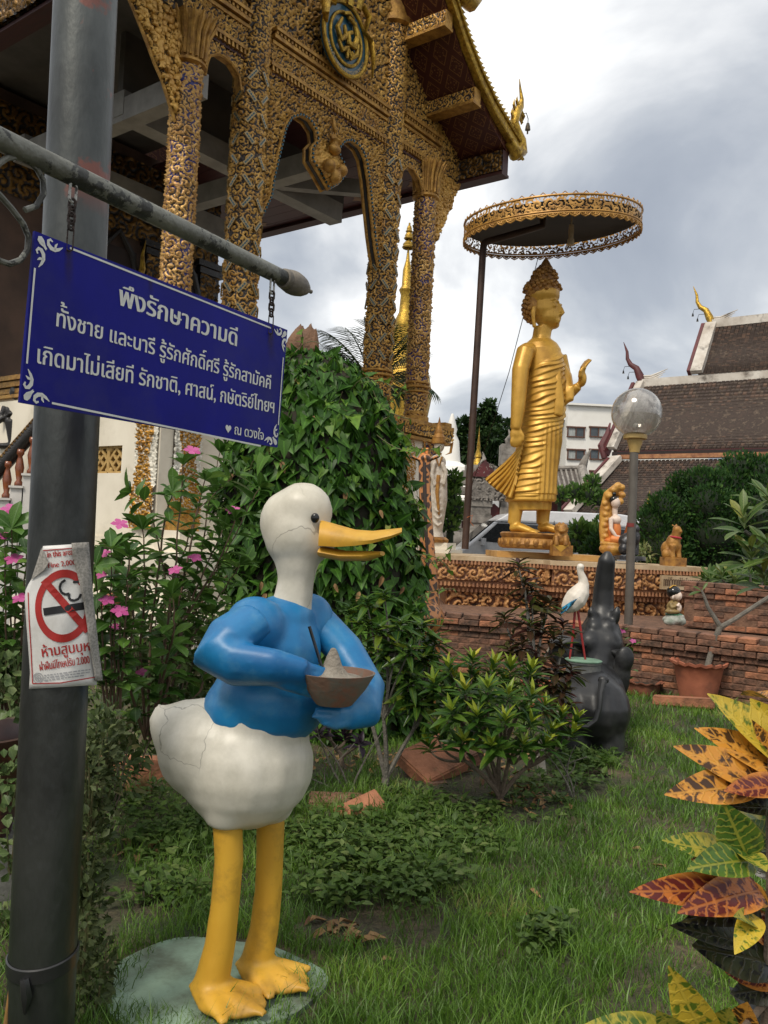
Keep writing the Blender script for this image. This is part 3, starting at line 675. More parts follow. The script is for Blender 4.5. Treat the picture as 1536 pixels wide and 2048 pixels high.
for z0,z1,d in ((0,.45,.55),(.45,.62,.42),(.62,.98,.30),(.98,1.20,.40),(1.20,1.34,.22),(1.34,1.46,.12)):
    mb.box((1.66+.0*d-.06*d,4.55,(z0+z1)/2),(6.04+1.5*d,10.4+2*d,z1-z0))
mb.obj('plinth_moulding',m_white,T,False,None)
def oval(X,Z,cx,cz,a,b): return ((X-cx)/a)**2+((Z-cz)/b)**2
def deva_rel(cx,cz,w,h):
    def f(X,Z,H):
        e=oval(X,Z,cx,cz,w,h); return np.where(e<1,.35+.6*H*(1-.3*e),.1*H)
    return f
relief('deva_relief',m_carvew,T,3.0,4.15,2.1,3.3,-.36,.018,.06,lambda X,Z:scroll(X,Z,.10,81),extra=deva_rel(3.62,2.8,.34,.55))
relief('corner_pilaster',m_carveb,T,4.25,4.72,1.5,3.32,-.37,.016,.06,lambda X,Z:scroll(X,Z,.17,83))
relief('corner_pilaster',m_carvew,T,-1.30,-.86,1.46,3.3,-.37,.014,.08,lambda X,Z:scroll(X,Z,.10,85),extra=lambda X,Z,H:np.where((abs(X+1.08)<.10+.08*np.abs(np.sin(Z*4)))|(Z>3.0)|(Z<2.0),.3+.7*H,H*.45))
relief('corner_pilaster',m_carvew,T,-.33,.12,1.46,3.3,-1.51,.014,.08,lambda X,Z:scroll(X,Z,.10,86),axis='y',extra=lambda X,Z,H:np.where((abs(X+.1)<.10+.08*np.abs(np.sin(Z*4)))|(Z>3.0)|(Z<2.0),.3+.7*H,H*.45))
mb=MB(); mb.lathe([(.34,1.46),(.30,1.7),(.22,1.98),(.26,2.02),(.2,2.1)],4,(-1.12,-.2,0),Matrix.Rotation(rad(45),3,'Z')); mb.obj('pilaster_foot',m_gild,T,False,None)
# royal emblem on the gable
EC=Vector((1.62,-.30,9.22)); m_tealp=M('teal_lacquer',(.015,.10,.14),(.02,.06,.10),rough=.3,scale=20)
mb=MB(); n_=40; ring=lambda r,y:[EC+Vector((r*math.cos(2*math.pi*k/n_),y,r*1.06*math.sin(2*math.pi*k/n_))) for k in range(n_)]
mb.tube(ring(.52,-.02),.035,8,closed=True); mb.tube(ring(.37,-.02),.028,8,closed=True)
em=mb.obj('emblem',m_bright,T)
mb=MB(); mb.prism([(.52*math.cos(2*math.pi*k/n_),.55*math.sin(2*math.pi*k/n_)) for k in range(n_)],((1,0,0),(0,0,1),(0,.06,0)),EC+Vector((0,-.005,0))); mb.obj('emblem_disc',m_tealp,em,False,None)
mb=MB()
for pts,r in (([(-.16,.24),(-.26,.05),(-.16,-.10),(-.05,.02),(-.10,.16)],.045),([(-.02,.33),(.14,.30),(.22,.12),(.16,-.06),(.02,-.06),(0,.08),(.09,.14)],.05),([(-.22,-.12),(-.12,-.24),(0,-.14),(0,-.32)],.042),([(0,-.14),(.10,-.26),(.22,-.16),(.25,.02)],.042),([(.08,-.30),(.15,-.22),(.10,-.16)],.035),([(-.12,.34),(0,.40),(.12,.36)],.035)):
    P3=[EC+Vector((x,-.06,z)) for x,z in pts]; sm=[]
    for i in range(len(P3)-1):
        for t in (0,.5): sm.append(P3[i].lerp(P3[i+1],t))
    sm.append(P3[-1]); mb.tube(sm,[r*(.6+.4*math.sin(math.pi*i/(len(sm)-1))) for i in range(len(sm))],8)
mb.obj('royal_cypher',m_bright,em)
rc=raster_text('สมเด็จพระภัทรมหาราช',1.30,.105,26,.003)
def arcmap(x,y):
    a=math.pi*1.13+ (x/1.30)*math.pi*.76; r=.405+(.095-y)*-1+.02; r=.41+.09-(.095-y)*1.0-.005
    r=.395+ (.105-y*1.0)*0 + y; r=.52-.03-(y) if False else .40+y*0.95
    # letters stand on the outer rim reading from left to right along the lower arc
    r=.495-y*.95
    return EC+Vector((r*math.cos(a),-.03,r*1.06*math.sin(a)))
rects_mesh(rc,arcmap,.05).obj('emblem_lettering',m_strip,em,False,None)
mb=MB()
for sgn,pts in ((1,[(-.30,.62),(-.42,.50),(-.36,.36),(-.55,.30),(-.60,.08),(-.50,.0)]),(1,[(.30,.66),(.42,.52),(.40,.30),(.56,.20),(.58,-.1),(.64,-.34)]),(1,[(-.2,.55),(-.22,.8),(-.1,1.0)]),(1,[(.2,.55),(.22,.8),(.3,1.1)]),(1,[(0,.5),(.02,.8),(0,1.2)])):
    P3=[EC+Vector((x,-.08-.04*math.sin(i*2),z)) for i,(x,z) in enumerate(pts)]
    mb.tube(P3,[.06,.075,.06,.075,.06,.02][:len(P3)],8,flat=.45)
mb.obj('emblem_ribbon',m_bright,em)
# side rail and stair
mb=MB(); a,b_=Vector((-1.9,3.2,5.15)),Vector((-1.9,5.5,5.15)); mb.beam(a,b_,.10,.10); mb.beam(a-Vector((0,0,.62)),b_-Vector((0,0,.62)),.22,.12)
rl=mb.obj('side_rail',m_white,T,False,None)
bal=MB(); bal.lathe([(.06,0),(.06,.04),(.035,.08),(.05,.16),(.065,.26),(.045,.36),(.03,.42),(.055,.46),(.055,.52)],10); bme=bal.mesh('baluster',m_turn)
for k in range(8):
    o=link('baluster',bme,rl); o.location=(-1.9,3.35+k*.27,4.58)
mb=MB(); mb.box((-1.9,4.4,4.25),(.3,2.3,.35)); mb.obj('rail_base',m_carved,rl,False,None)
# stairway beside the plinth
SO=P(40,990,12.2); st=thing('stairway','side stair with pale marble steps and scaled gilt handrail left of the steel pole','stairway',(SO.x,SO.y,0))
def sloc(px,py,d=12.2): return P(px,py,d)-Vector((SO.x,SO.y,0))
mb=MB()
me_step=None
for k in range(-3,6):
    q=sloc(5+k*25,1000-k*24)
    mb=MB(); mb.box((q.x+.09,.35,q.z/2),(.185,1.0,q.z)); mb.box((q.x+.09,.34,q.z+.012),(.20,1.06,.03)); mb.obj('step',m_white2,st,False,None)
    o=link('baluster',bme,st); o.location=(q.x+.07,-.05,q.z+.03)
mb=MB(); a,b_=sloc(-60,1005),sloc(150,765); mb.tube([a,a.lerp(b_,.5),b_],.11,10); hr=mb.obj('handrail',m_carved,st)
mb=MB(); n_=40
for k in range(n_):
    p=a.lerp(b_,(k+.5)/n_); mb.tube([p+Vector((-.03,-.10,.06)),p+Vector((0,-.02,.135)),p+Vector((.02,.10,.08))],[.02,.03,.02],5)
o=mb.obj('handrail_scale',M('aged_gilt_scale',lin((150,120,70)),lin((90,65,35)),metal=.4,rough=.45),hr); o['kind']='stuff'
mb=MB(); q=sloc(25,880,12.9); mb.ell(q+Vector((0,0,.35)),(.13,.08,.22)); mb.ell(q+Vector((0,0,.72)),(.09,.08,.11)); mb.tube([q+Vector((0,0,.8)),q+Vector((0,0,1.05))],[.07,.005]); mb.tube([q+Vector((-.14,0,.5)),q+Vector((-.2,-.05,.25)),q+Vector((0,-.1,.4))],[.05,.045,.03]); mb.tube([q+Vector((.14,0,.5)),q+Vector((.2,-.05,.25)),q+Vector((0,-.1,.4))],[.05,.045,.03]); mb.tube([q+Vector((0,0,.3)),q+Vector((.05,0,-.1)),q+Vector((-.25,0,-.1))],[.14,.12,.04])
organic(mb,'guardian_relief',m_carved,.02,3,parent=st)
# lamps under the eave
m_lampw=M('lamp_white',(.6,.6,.58),rough=.3)
def eave_lamp(s,y,z,lab,r):
    p=tw(s,y,z); t=thing('eave_lamp',lab,'lamp',p); mb=MB(); mb.ell((0,0,0),(r,r,r)); mb.obj('bulb',m_lampw,t); mb=MB(); mb.tube([(0,0,r*.8),(0,.02,.18)],.02,6); mb.lathe([(.03,r*.7),(.045,r*1.3),(.03,r*1.9)],8); mb.obj('lamp_holder',m_dkdoor,t)
eave_lamp(4.62,-.95,9.50,'round white lamp fixed under the gilded roof edge, nearer its middle purlin',.055)
eave_lamp(4.80,-.95,9.28,'small bare bulb hanging just below the round lamp on the roof edge',.045)
# ------------------------------------------------------------------ steel pole
m_pole=M('galvanised_steel',lin((92,94,92)),lin((66,68,67)),rough=.42,metal=.9,scale=5,bump=.12,bscale=40,stretch=(1,1,.45),dirt=(.05,.05,.048),dscale=3,damt=.5)
# faded red paint scuffs high on the pole
nt=m_pole.node_tree; L=nt.links.new; b=nt.nodes['Principled BSDF']; src=b.inputs['Base Color'].links[0].from_socket
tc=N(nt,'ShaderNodeTexCoord'); n=N(nt,'ShaderNodeTexNoise',i_Scale=5.0,i_Detail=5.0,i_Roughness=.6); L(tc.outputs['Object'],n.inputs['Vector'])
s=N(nt,'ShaderNodeSeparateXYZ'); L(tc.outputs['Object'],s.inputs[0]); hi=N(nt,'ShaderNodeMapRange',i_1=2.35,i_2=2.45); L(s.outputs[2],hi.inputs[0])
mr=N(nt,'ShaderNodeMapRange',i_1=.54,i_2=.58,i_3=0,i_4=.65); L(n.outputs[0],mr.inputs[0]); mu=N(nt,'ShaderNodeMath',operation='MULTIPLY'); L(mr.outputs[0],mu.inputs[0]); L(hi.outputs[0],mu.inputs[1])
mx=N(nt,'ShaderNodeMix',data_type='RGBA'); L(src,mx.inputs[6]); mx.inputs[7].default_value=(.22,.075,.055,1); L(mu.outputs[0],mx.inputs[0]); L(mx.outputs[2],b.inputs['Base Color'])
PD=2.4; pt=P(174,-60,PD); pb=P(80,2048,PD); pdv=(pt-pb).normalized(); base=pb+pdv*((-.02-pb.z)/pdv.z); top=base+pdv*4.6
def pax(z): return base+pdv*((z-base.z)/pdv.z)
PR=.088
pole=thing('steel_pole','thick galvanised steel pole with red paint scuffs standing behind the blue sign','pole',(base.x,base.y,0))
mb=MB(); mb.tube([p-Vector((base.x,base.y,0)) for p in (base,pax(.35),pax(1.5),top)],[PR*1.02,PR*1.01,PR,PR*.97],40); mb.obj('shaft',m_pole,pole)
m_rub=M('black_rubber',(.012,.012,.013),(.02,.02,.02),rough=.35)
mb=MB(); z0=P(70,1952,2.3).z
n_=32; vs=[]
for k in range(n_):
    a=2*math.pi*k/n_; p=pax(z0+.012*math.sin(a+.6))-Vector((base.x,base.y,0))+Vector((math.cos(a),math.sin(a),0))*(PR*1.02+.004)
    vs.append(p)
for dz in (0,): 
    k0=len(mb.v); RR=PR*1.02
    A_=[[pax(z0+h+.012*math.sin(2*math.pi*k/48+.6))-Vector((base.x,base.y,0))+Vector((math.cos(2*math.pi*k/48),math.sin(2*math.pi*k/48),0))*(RR+e) for k in range(48)] for h,e in ((-.020,.001),(-.018,.005),(.016,.005),(.019,.001))]
    mb.add([p for r_ in A_ for p in r_],[(i*48+j,i*48+(j+1)%48,(i+1)*48+(j+1)%48,(i+1)*48+j) for i in range(3) for j in range(48)])
mb.tube([pax(z0-.01)-Vector((base.x,base.y,0))+Vector((-.01,-PR-.012,0)),pax(z0-.05)-Vector((base.x,base.y,0))+Vector((0,-PR-.018,0)),pax(z0-.10)-Vector((base.x,base.y,0))+Vector((-.004,-PR-.012,0))],[.012,.016,.004],6)
mb.obj('strap',m_rub,pole)
mb=MB(); mb.tube([P(62,1640,2.36),P(45,1850,2.36),P(25,1960,2.35),P(5,2100,2.34)],.008,8)
cd=mb.obj('conduit_cable',M('ochre_cable',(.25,.13,.04),(.16,.09,.03),rough=.5)); tag(cd,'thin ochre cable running down the left edge of the steel pole','cable')
# ------------------------------------------------------------------ hanging sign plane
STL,STR,SBL,SBR=P(70,462,1.6),P(575,660,2.32),P(40,805,1.6),P(555,895,2.32)
EX=((STR-STL)+(SBR-SBL))*.5; EY=((SBL-STL)+(SBR-STR))*.5; EY=Vector((EY.x*.6,EY.y*.6,EY.z)); SC0=(STL+STR+SBL+SBR)*.25-EX*.5-EY*.5
SN=EX.cross(EY).normalized()
if SN.y>0: SN=-SN
def onplane(px,py,off=0.0):
    v=ray(px,py); c=Vector((0,0,1.5)); k=(SC0+SN*off-c).dot(SN)/v.dot(SN); return c+v*k
UX=EX.normalized(); UY=(EY-UX*EY.dot(UX)).normalized()
def SI(px,py): p=onplane(px,py)-SC0; return p.dot(UX),p.dot(UY)
def SP(x,y,off=.0): return SC0+UX*x+UY*y+SN*off
m_blue=M('blue_enamel',lin((12,14,128)),lin((8,11,108)),spec=.15,rough=.45,scale=3,dirt=(.03,.03,.12),dscale=4,damt=.4,bump=.02)
nt=m_blue.node_tree; L=nt.links.new
m_sw=M('sign_white',(.66,.66,.62),(.58,.58,.55),rough=.5,scale=40)
so_=SP(0,0); sg=thing('hanging_sign','dark blue sign with white Thai lettering hung by chains from the grey arm','sign',so_)
cs=[SI(70,462),SI(575,660),SI(555,895),SI(40,805)]
mb=MB(); T3=SN*-.006
q=[SP(x,y)-so_ for x,y in cs]
mb.add([*q,*[p+T3 for p in q]],[(0,1,2,3),(7,6,5,4),(0,4,5,1),(1,5,6,2),(2,6,7,3),(3,7,4,0)]); board=mb.obj('board',m_blue,sg,False,None)
def line_text(s,pl,pr,hpx,nm,bold=.0006,ny=46,cons=.50):
    a=Vector(SI(*pl)); b_=Vector(SI(*pr)); w=(b_-a).length; d=(b_-a).normalized(); n=Vector((d.y,-d.x))
    t=Vector(SI(pl[0],pl[1]-hpx)); h=abs((t-a).dot(n))/cons
    rc=raster_text(s,w,h,ny,bold)
    if n.y>0: n=-n
    def fn(x,y): q=a+d*x+n*y; return SP(q.x,q.y,.0012)-so_
    return rects_mesh(rc,fn).obj(nm,m_sw,board,False,None)
line_text('พึงรักษาความดี',(237,609),(472,692),28,'lettering',.0018)
line_text('ทั้งชาย และนารี รู้รักศักดิ์ศรี รู้รักสามัคคี',(112,652),(540,778),25,'lettering',.0009)
line_text('เกิดมาไม่เสียที รักชาติ, ศาสน์, กษัตริย์ไทยฯ',(74,726),(547,826),26,'lettering',.0009)
line_text('ณ ดวงใจ',(468,868),(526,880),14,'lettering',.0005)
mb=MB(); hx,hy=SI(456,857); hp=[]
for k in range(24):
    t=2*math.pi*k/24; hp.append((hx+.0007*16*math.sin(t)**3,hy-.0007*(13*math.cos(t)-5*math.cos(2*t)-2*math.cos(3*t)-math.cos(4*t))))
mb.add([SP(x,y,.0012)-so_ for x,y in hp],[tuple(range(24))]); mb.obj('heart',m_sw,board,False,None)
mb=MB()
def strip(p,q,w):
    p,q=Vector(p),Vector(q); d=(q-p).normalized(); n=Vector((-d.y,d.x))*w/2
    mb.add([SP(*(p+n),.0012)-so_,SP(*(q+n),.0012)-so_,SP(*(q-n),.0012)-so_,SP(*(p-n),.0012)-so_],[(0,1,2,3)])
for a,b_ in (((139,496),(541,656)),((69,536),(53,727)),((103,806),(521,892)),((566,715),(556,850))): mb=MB(); strip(SI(*a),SI(*b_),.0042); mb.obj('border_line',m_sw,board,False,None)
W_=(Vector(cs[1])-Vector(cs[0])).length; 
def curl(c0,dx_,dy_,k):
    """corner flourish: two mirrored scrolls with leaf tips"""
    mb=MB()
    def flat(pts,ws):
        for sw in (0,1):
            Q=[Vector((c0[0]+dx_*(p[1] if sw else p[0])*k,c0[1]+dy_*(p[0] if sw else p[1])*k)) for p in pts]
            L_=[];R_=[]
            for i,q in enumerate(Q):
                d=(Q[min(i+1,len(Q)-1)]-Q[max(i-1,0)]).normalized(); n=Vector((-d.y,d.x))*ws[i]*k/2; L_.append(q+n); R_.append(q-n)
            m=len(Q); off=.0012+.0003*sw
            mb.add([SP(p.x,p.y,off)-so_ for p in L_+R_],[(i,i+1,m+i+1,m+i) for i in range(m-1)])
    flat([(1.0,.18),(.86,.28),(.72,.34),(.58,.32),(.48,.24),(.46,.14),(.54,.08),(.62,.12)],[.02,.09,.11,.13,.12,.09,.08,.05])
    flat([(.80,.12),(.74,.20),(.72,.34)],[.02,.08,.06])
    flat([(.12,.12),(.20,.14),(.28,.20),(.34,.34),(.44,.40)],[.03,.12,.10,.10,.02])
    flat([(.14,.22),(.22,.24),(.30,.32)],[.02,.07,.05])
    mb.obj('corner_flourish',m_sw,board,False,None)
k_=.062
i0=Vector(cs[0]); i1=Vector(cs[1]); i2=Vector(cs[2]); i3=Vector(cs[3])
curl(i0,1,1,k_*1.05); curl(i1,-1,1,k_); curl(i2,-1,-1,k_); curl(i3,1,-1,k_*1.05)
# rust runs below the chain holes
m_stain,nt,b=newmat('rust_stain'); L=nt.links.new
at=N(nt,'ShaderNodeAttribute',attribute_name='h'); no=N(nt,'ShaderNodeTexNoise',i_Scale=60.0,i_Detail=4.0); L(N(nt,'ShaderNodeTexCoord').outputs['Object'],no.inputs['Vector'])
mu=N(nt,'ShaderNodeMath',operation='MULTIPLY'); mr=N(nt,'ShaderNodeMapRange',i_1=.3,i_2=.7,i_3=.35,i_4=1.0); L(no.outputs[0],mr.inputs[0]); L(mr.outputs[0],mu.inputs[0]); L(at.outputs['Fac'],mu.inputs[1])
b.inputs['Base Color'].default_value=(.045,.028,.03,1); b.inputs['Roughness'].default_value=.8; L(mu.outputs[0],b.inputs['Alpha'])
for (x,y,w,ln) in ((137,500,9,85),(541,666,7,60),(300,560,5,30)):
    V=[];H=[];F=[]
    for i in range(9):
        for j in range(7):
            u=(j-3)/3; p=SI(x+u*w*(1+.5*i/8),y+ln*i/8); V.append(tuple(SP(*p,.0009)-so_)); H.append(.8*(1-i/8)*(1-abs(u))**.8)
    F=[(i*7+j,i*7+j+1,i*7+j+8,i*7+j+7) for i in range(8) for j in range(6)]
    link('rust_stain',npmesh('rust_stain',V,F,m_stain,True,H),board)
# chains
m_rust=M('rusty_iron',(.045,.025,.018),(.018,.012,.010),rough=.75,scale=90,bump=.4,bscale=200)
m_paintl=M('flaked_white_paint',(.42,.42,.39),(.06,.055,.05),rough=.6,scale=120,lo=.5,hi=.56)
def chain(pa,pb_,parent,big):
    A,B=onplane(*pa,.0),onplane(*pb_,.004); d=B-A; Ln=d.length; d.normalize()
    c=thing('hanging_chain','rusty chain at the %s corner of the blue sign'%big,'chain',A,0,'chains holding up the blue sign')
    def linkm(p,h,w,r,axis,mat):
        mb=MB(); pts=[]
        for k in range(16):
            a=2*math.pi*k/16; pts.append(p+d*(h/2-w/2)*(1 if math.sin(a)>0 else -1)+axis*math.cos(a)*w/2+d*math.sin(a)*w/2)
        mb.tube(pts,r,6,closed=True); mb.obj('chain_link',mat,c)
    s1=UX; s2=SN
    z=0; hs=[.036,.020,.018,.020,.018,.045]; tot=sum(hs)-.006*5; f=Ln/tot
    for i,h in enumerate(hs):
        h*=f; linkm(d*(z+h/2),h,(.016 if i in (0,) else .012),.0028 if i<5 else .0016,(s1 if i%2==0 else (s2*.8+s1*.6).normalized()),m_paintl if i==0 else m_rust); z+=h-.006*f
chain((147,366),(139,502),None,'nearer, left-hand'); chain((545,556),(541,668),None,'farther, right-hand')
# ------------------------------------------------------------------ arm
m_arm=M('flaked_grey_paint',lin((122,122,112)),lin((92,92,84)),rough=.5,scale=8,metal=.15,dirt=(.022,.022,.018),dscale=9,damt=.95,dlo=.535,dhi=.555,bump=.25,bscale=60)
a0=onplane(-160,200,-.005); a1=onplane(570,558,-.005); AD=(a1-a0).normalized()
arm=thing('sign_arm','horizontal grey pipe arm with flaking paint, scroll brace and pointed finial','bracket',a1)
mb=MB(); mb.tube([a0-a1,(a0-a1)*.5,AD*0],.0215,20); mb.obj('pipe',m_arm,arm)
mb=MB(); pz_=a0-a1; mb.tube([pz_+Vector((0,0,.25)),pz_,Vector((pz_.x,pz_.y,-a1.z-.02))],.03,16); mb.obj('support_post',m_arm,arm)
mb=MB(); ax=Matrix((frame(AD)[0],frame(AD)[1],AD)).transposed()
mb.lathe([(.0215,-.012),(.026,-.010),(.028,0),(.026,.008),(.030,.012),(.033,.03),(.033,.045),(.031,.06),(.027,.078),(.018,.098),(.008,.112),(.005,.122),(.006,.128),(.002,.132)],24,(0,0,0),ax); mb.obj('finial',M('finial_grey',lin((120,112,100)),lin((90,84,76)),rough=.6,scale=20,bump=.2),arm)
sc_=[(50,420),(73,412),(87,388),(86,360),(74,338),(56,321),(34,313),(14,316),(0,325),(-14,342),(-17,362),(-10,380),(0,391),(24,418),(46,447),(57,474),(55,500),(41,520),(19,528),(0,522),(-16,510),(-24,492)]
mb=MB(); mb.tube([onplane(x,y,-.005)-a1 for x,y in sc_],[.0058]*(len(sc_)-1)+[.004],8); mb.obj('scroll_brace',m_arm,arm)
mb=MB(); mb.box(onplane(40,312,-.005)-a1,(.02,.02,.012)); mb.obj('weld_tab',m_arm,arm,False,None)
# ------------------------------------------------------------------ no-smoking poster on the pole
PZ=2.31
def PO(px,py,off=0.0):
    p=P(px,py,PZ); c=pax(p.z); x=p.x-c.x; y=c.y-PR-.004+3.6*x*x - off + .0025*math.sin(px*.09+py*.05)*min(1,abs(x)/.05)
    v=ray(px,py); k=y/v.y; return Vector((v.x*k,y,1.5+v.z*k))
po=PO(116,1230); pst=thing('smoking_poster','torn white no smoking poster with red ring curling off the steel pole','poster',po)
def lerp1(y,tab):
    if y<=tab[0][0]: return tab[0][1]
    for (y0,x0),(y1,x1) in zip(tab,tab[1:]):
        if y<=y1: return x0+(x1-x0)*(y-y0)/(y1-y0)
    return tab[-1][1]
LE=[(1092,86),(1120,80),(1160,62),(1176,52),(1195,49),(1240,52),(1290,56),(1345,60),(1378,58)]
RE=[(1092,150),(1200,173),(1300,187),(1366,193),(1378,194)]
def sheet(le,re,y0,y1,ny,nx,off,slope=0):
    mb=MB(); vs=[];fs=[]
    for i in range(ny+1):
        y=y0+(y1-y0)*i/ny; a,b_=lerp1(y,le),lerp1(y,re)
        for j in range(nx+1):
            x=a+(b_-a)*j/nx; vs.append(PO(x,y-slope*(x-a),off)-po)
    for i in range(ny):
        for j in range(nx): k=i*(nx+1)+j; fs.append((k,k+nx+1,k+nx+2,k+1))
    mb.add(vs,fs); return mb
m_paper=M('weathered_vinyl',(.66,.65,.63),(.56,.55,.53),rough=.42,scale=6,bump=.08,dirt=(.42,.40,.36),dscale=8,damt=.5)
m_back=M('speckled_adhesive',(.34,.32,.29),(.20,.19,.17),rough=.85,scale=160,lo=.4,hi=.6)
m_pred=M('print_red',lin((168,40,34)),lin((150,34,30)),rough=.45,scale=10)
m_pblk=M('print_black',(.012,.012,.014),rough=.45); m_pgr=M('print_grey',(.30,.30,.31),rough=.5)
mb=sheet(LE,RE,1092,1378,26,14,0,.06)
so2=mb.obj('sheet',m_paper,pst); sld=so2.modifiers.new('t','SOLIDIFY'); sld.thickness=.0008; sld.offset=-1
ST1=[(1086,143),(1110,145),(1200,167),(1300,181),(1362,191)]; ST2=[(1086,178),(1200,187),(1300,198),(1362,206)]
mb=sheet(ST1,ST2,1086,1362,22,4,.009,.05); f1=mb.obj('folded_strip',m_back,pst); sld=f1.modifiers.new('t','SOLIDIFY'); sld.thickness=.001
mb=MB(); mb.add([PO(83,1095,.006)-po,PO(97,1126,.012)-po,PO(88,1140,.010)-po,PO(62,1160,.003)-po],[(0,3,2,1)]); mb.obj('folded_corner',m_back,pst,False,None)
mb=MB(); cx_,cy_=127,1212; n_=64; vs=[];fs=[]
for k in range(n_):
    a=2*math.pi*k/n_
    for r_ in (1,.78): vs.append(PO(cx_+57*r_*math.cos(a),cy_+73*r_*math.sin(a)-.06*57*r_*math.cos(a),.0015)-po)
fs=[(2*k,2*((k+1)%n_),2*((k+1)%n_)+1,2*k+1) for k in range(n_)]
mb.add(vs,fs)
def pstrip(p,q,w,off,n=10):
    p,q=Vector(p),Vector(q); d=(q-p).normalized(); nn=Vector((-d.y,d.x))*w/2; vs=[]
    for i in range(n+1):
        c=p.lerp(q,i/n); vs+=[PO(*(c+nn),off)-po,PO(*(c-nn),off)-po]
    mb.add(vs,[(2*i,2*i+2,2*i+3,2*i+1) for i in range(n)])
pstrip((87,1160),(176,1262),15,.0022); mb.obj('prohibition_ring',m_pred,so2,False,None)
mb=MB(); pstrip((87,1224),(172,1211),15,.0018,12); mb.obj('cigarette',m_pblk,so2,False,None)
mb=MB(); sm=[(131,1160),(122,1166),(119,1176),(123,1185),(131,1189),(139,1187),(137,1194),(141,1200),(150,1201),(158,1197),(162,1188)]
for a,b_ in zip(sm,sm[1:]): pstrip(a,b_,5,.0018,2)
pstrip((146,1164),(162,1163),5,.0018,3); mb.obj('smoke_curl',m_pblk,so2,False,None)
mb=MB()
for a,b_ in (((86,1101),(150,1096)),((56,1185),(58,1240)),((58,1240),(62,1300)),((62,1300),(65,1367)),((65,1367),(120,1366)),((120,1366),(192,1354))): pstrip(a,b_,2,.0016,5)
mb.obj('border_line',m_pred,so2,False,None)
def ptext(s,pl,pr,hpx,nm,mat,ny=26,bold=.3,cons=.52):
    a=Vector(pl); b_=Vector(pr); w=(b_-a).length; d=(b_-a).normalized(); n=Vector((d.y,-d.x))
    rc=raster_text(s,w,hpx/cons,ny,bold)
    rects_mesh(rc,lambda x,y:PO(*(a+d*x+n*y),.0018)-po,8).obj(nm,mat,so2,False,None)
ptext('in this area',(95,1115),(146,1109),9,'lettering',m_pred,cons=.5); ptext('Fine 2,000',(97,1136),(152,1129),9,'lettering',m_pred,cons=.6)
ptext('ห้ามสูบบุห',(85,1314),(180,1301),15,'lettering',m_pred,34,.5); ptext('ฝ่าฝืนมีโทษปรับ 2.000',(80,1341),(180,1326),11,'lettering',m_pred,28,.3)
mb=MB()
rr=random.Random(4)
for k in range(3):
    x=88.
    while x<180-6*k:
        w=rr.uniform(3,9); pstrip((x,1351+k*5-(x-88)*.13),(x+w,1351+k*5-(x+w-88)*.13),2.2,.0017,2); x+=w+2
mb.obj('small_print',m_pgr,so2,False,None)
mb=MB()
for r_ in (10,6):
    for k in range(14):
        a,b_=2*math.pi*k/14,2*math.pi*(k+1)/14; pstrip((76+r_*math.cos(a),1356+r_*math.sin(a)),(76+r_*math.cos(b_),1356+r_*math.sin(b_)),1.6,.0017,1)
for k in range(5): pstrip((70+k*2.6,1352+(k%2)*2),(72+k*2.4,1361-(k%2)*3),1.6,.0017,1)
mb.obj('seal_stamp',m_pgr,so2,False,None)
# ------------------------------------------------------------------ waterfowl statue (plain painted stand-in)
m_dw=M('weathered_white_paint',lin((214,209,196)),lin((196,190,174)),rough=.42,scale=3,dirt=lin((112,108,84)),dscale=2.6,damt=.5,dlo=.46,dhi=.70,bump=.06,bscale=30,stretch=(1,1,.5))
nt=m_dw.node_tree; L=nt.links.new; b=nt.nodes['Principled BSDF']; src=b.inputs['Base Color'].links[0].from_socket
tc=N(nt,'ShaderNodeTexCoord'); nz=N(nt,'ShaderNodeTexNoise',i_Scale=6.0,i_Detail=4.0); L(tc.outputs['Object'],nz.inputs['Vector']); vm_=N(nt,'ShaderNodeMix',data_type='RGBA'); vm_.inputs[0].default_value=.16; L(tc.outputs['Object'],vm_.inputs[6]); L(nz.outputs['Color'],vm_.inputs[7])
vo_=N(nt,'ShaderNodeTexVoronoi',feature='DISTANCE_TO_EDGE',i_Scale=3.4); L(vm_.outputs[2],vo_.inputs['Vector']); ck=N(nt,'ShaderNodeMapRange',i_1=.002,i_2=.006,i_3=.55,i_4=0.0); L(vo_.outputs['Distance'],ck.inputs[0])
n2=N(nt,'ShaderNodeTexNoise',i_Scale=2.3); L(tc.outputs['Object'],n2.inputs['Vector']); mk=N(nt,'ShaderNodeMapRange',i_1=.50,i_2=.56); L(n2.outputs[0],mk.inputs[0]); mu=N(nt,'ShaderNodeMath',operation='MULTIPLY'); L(ck.outputs[0],mu.inputs[0]); L(mk.outputs[0],mu.inputs[1])
cx2=N(nt,'ShaderNodeMix',data_type='RGBA'); L(src,cx2.inputs[6]); cx2.inputs[7].default_value=(.12,.11,.085,1); L(mu.outputs[0],cx2.inputs[0]); L(cx2.outputs[2],b.inputs['Base Color'])
m_db=M('blue_paint',lin((26,122,174)),lin((18,92,146)),rough=.42,scale=3,dirt=lin((88,140,168)),dscale=7,damt=.5,dlo=.5,bump=.05,bscale=30)
m_dy=M('yellow_paint',lin((208,162,54)),lin((192,142,40)),rough=.5,scale=4,dirt=lin((122,96,44)),dscale=5,damt=.75,dlo=.48,bump=.08,bscale=20,stretch=(1,1,.4))
m_blk=M('gloss_black',(.01,.01,.01),rough=.12)
DD=2.82; D0=G(480,1985); D0=Vector((D0.x,DD,.0))
dk=thing('bird_statue','large painted waterfowl statue with blue wings holding a clay bowl on yellow legs','statue',D0)
def dp(px,py,dd=0.0): return P(px,py,DD+dd)-D0
U_=DD/FPX
mb=MB()
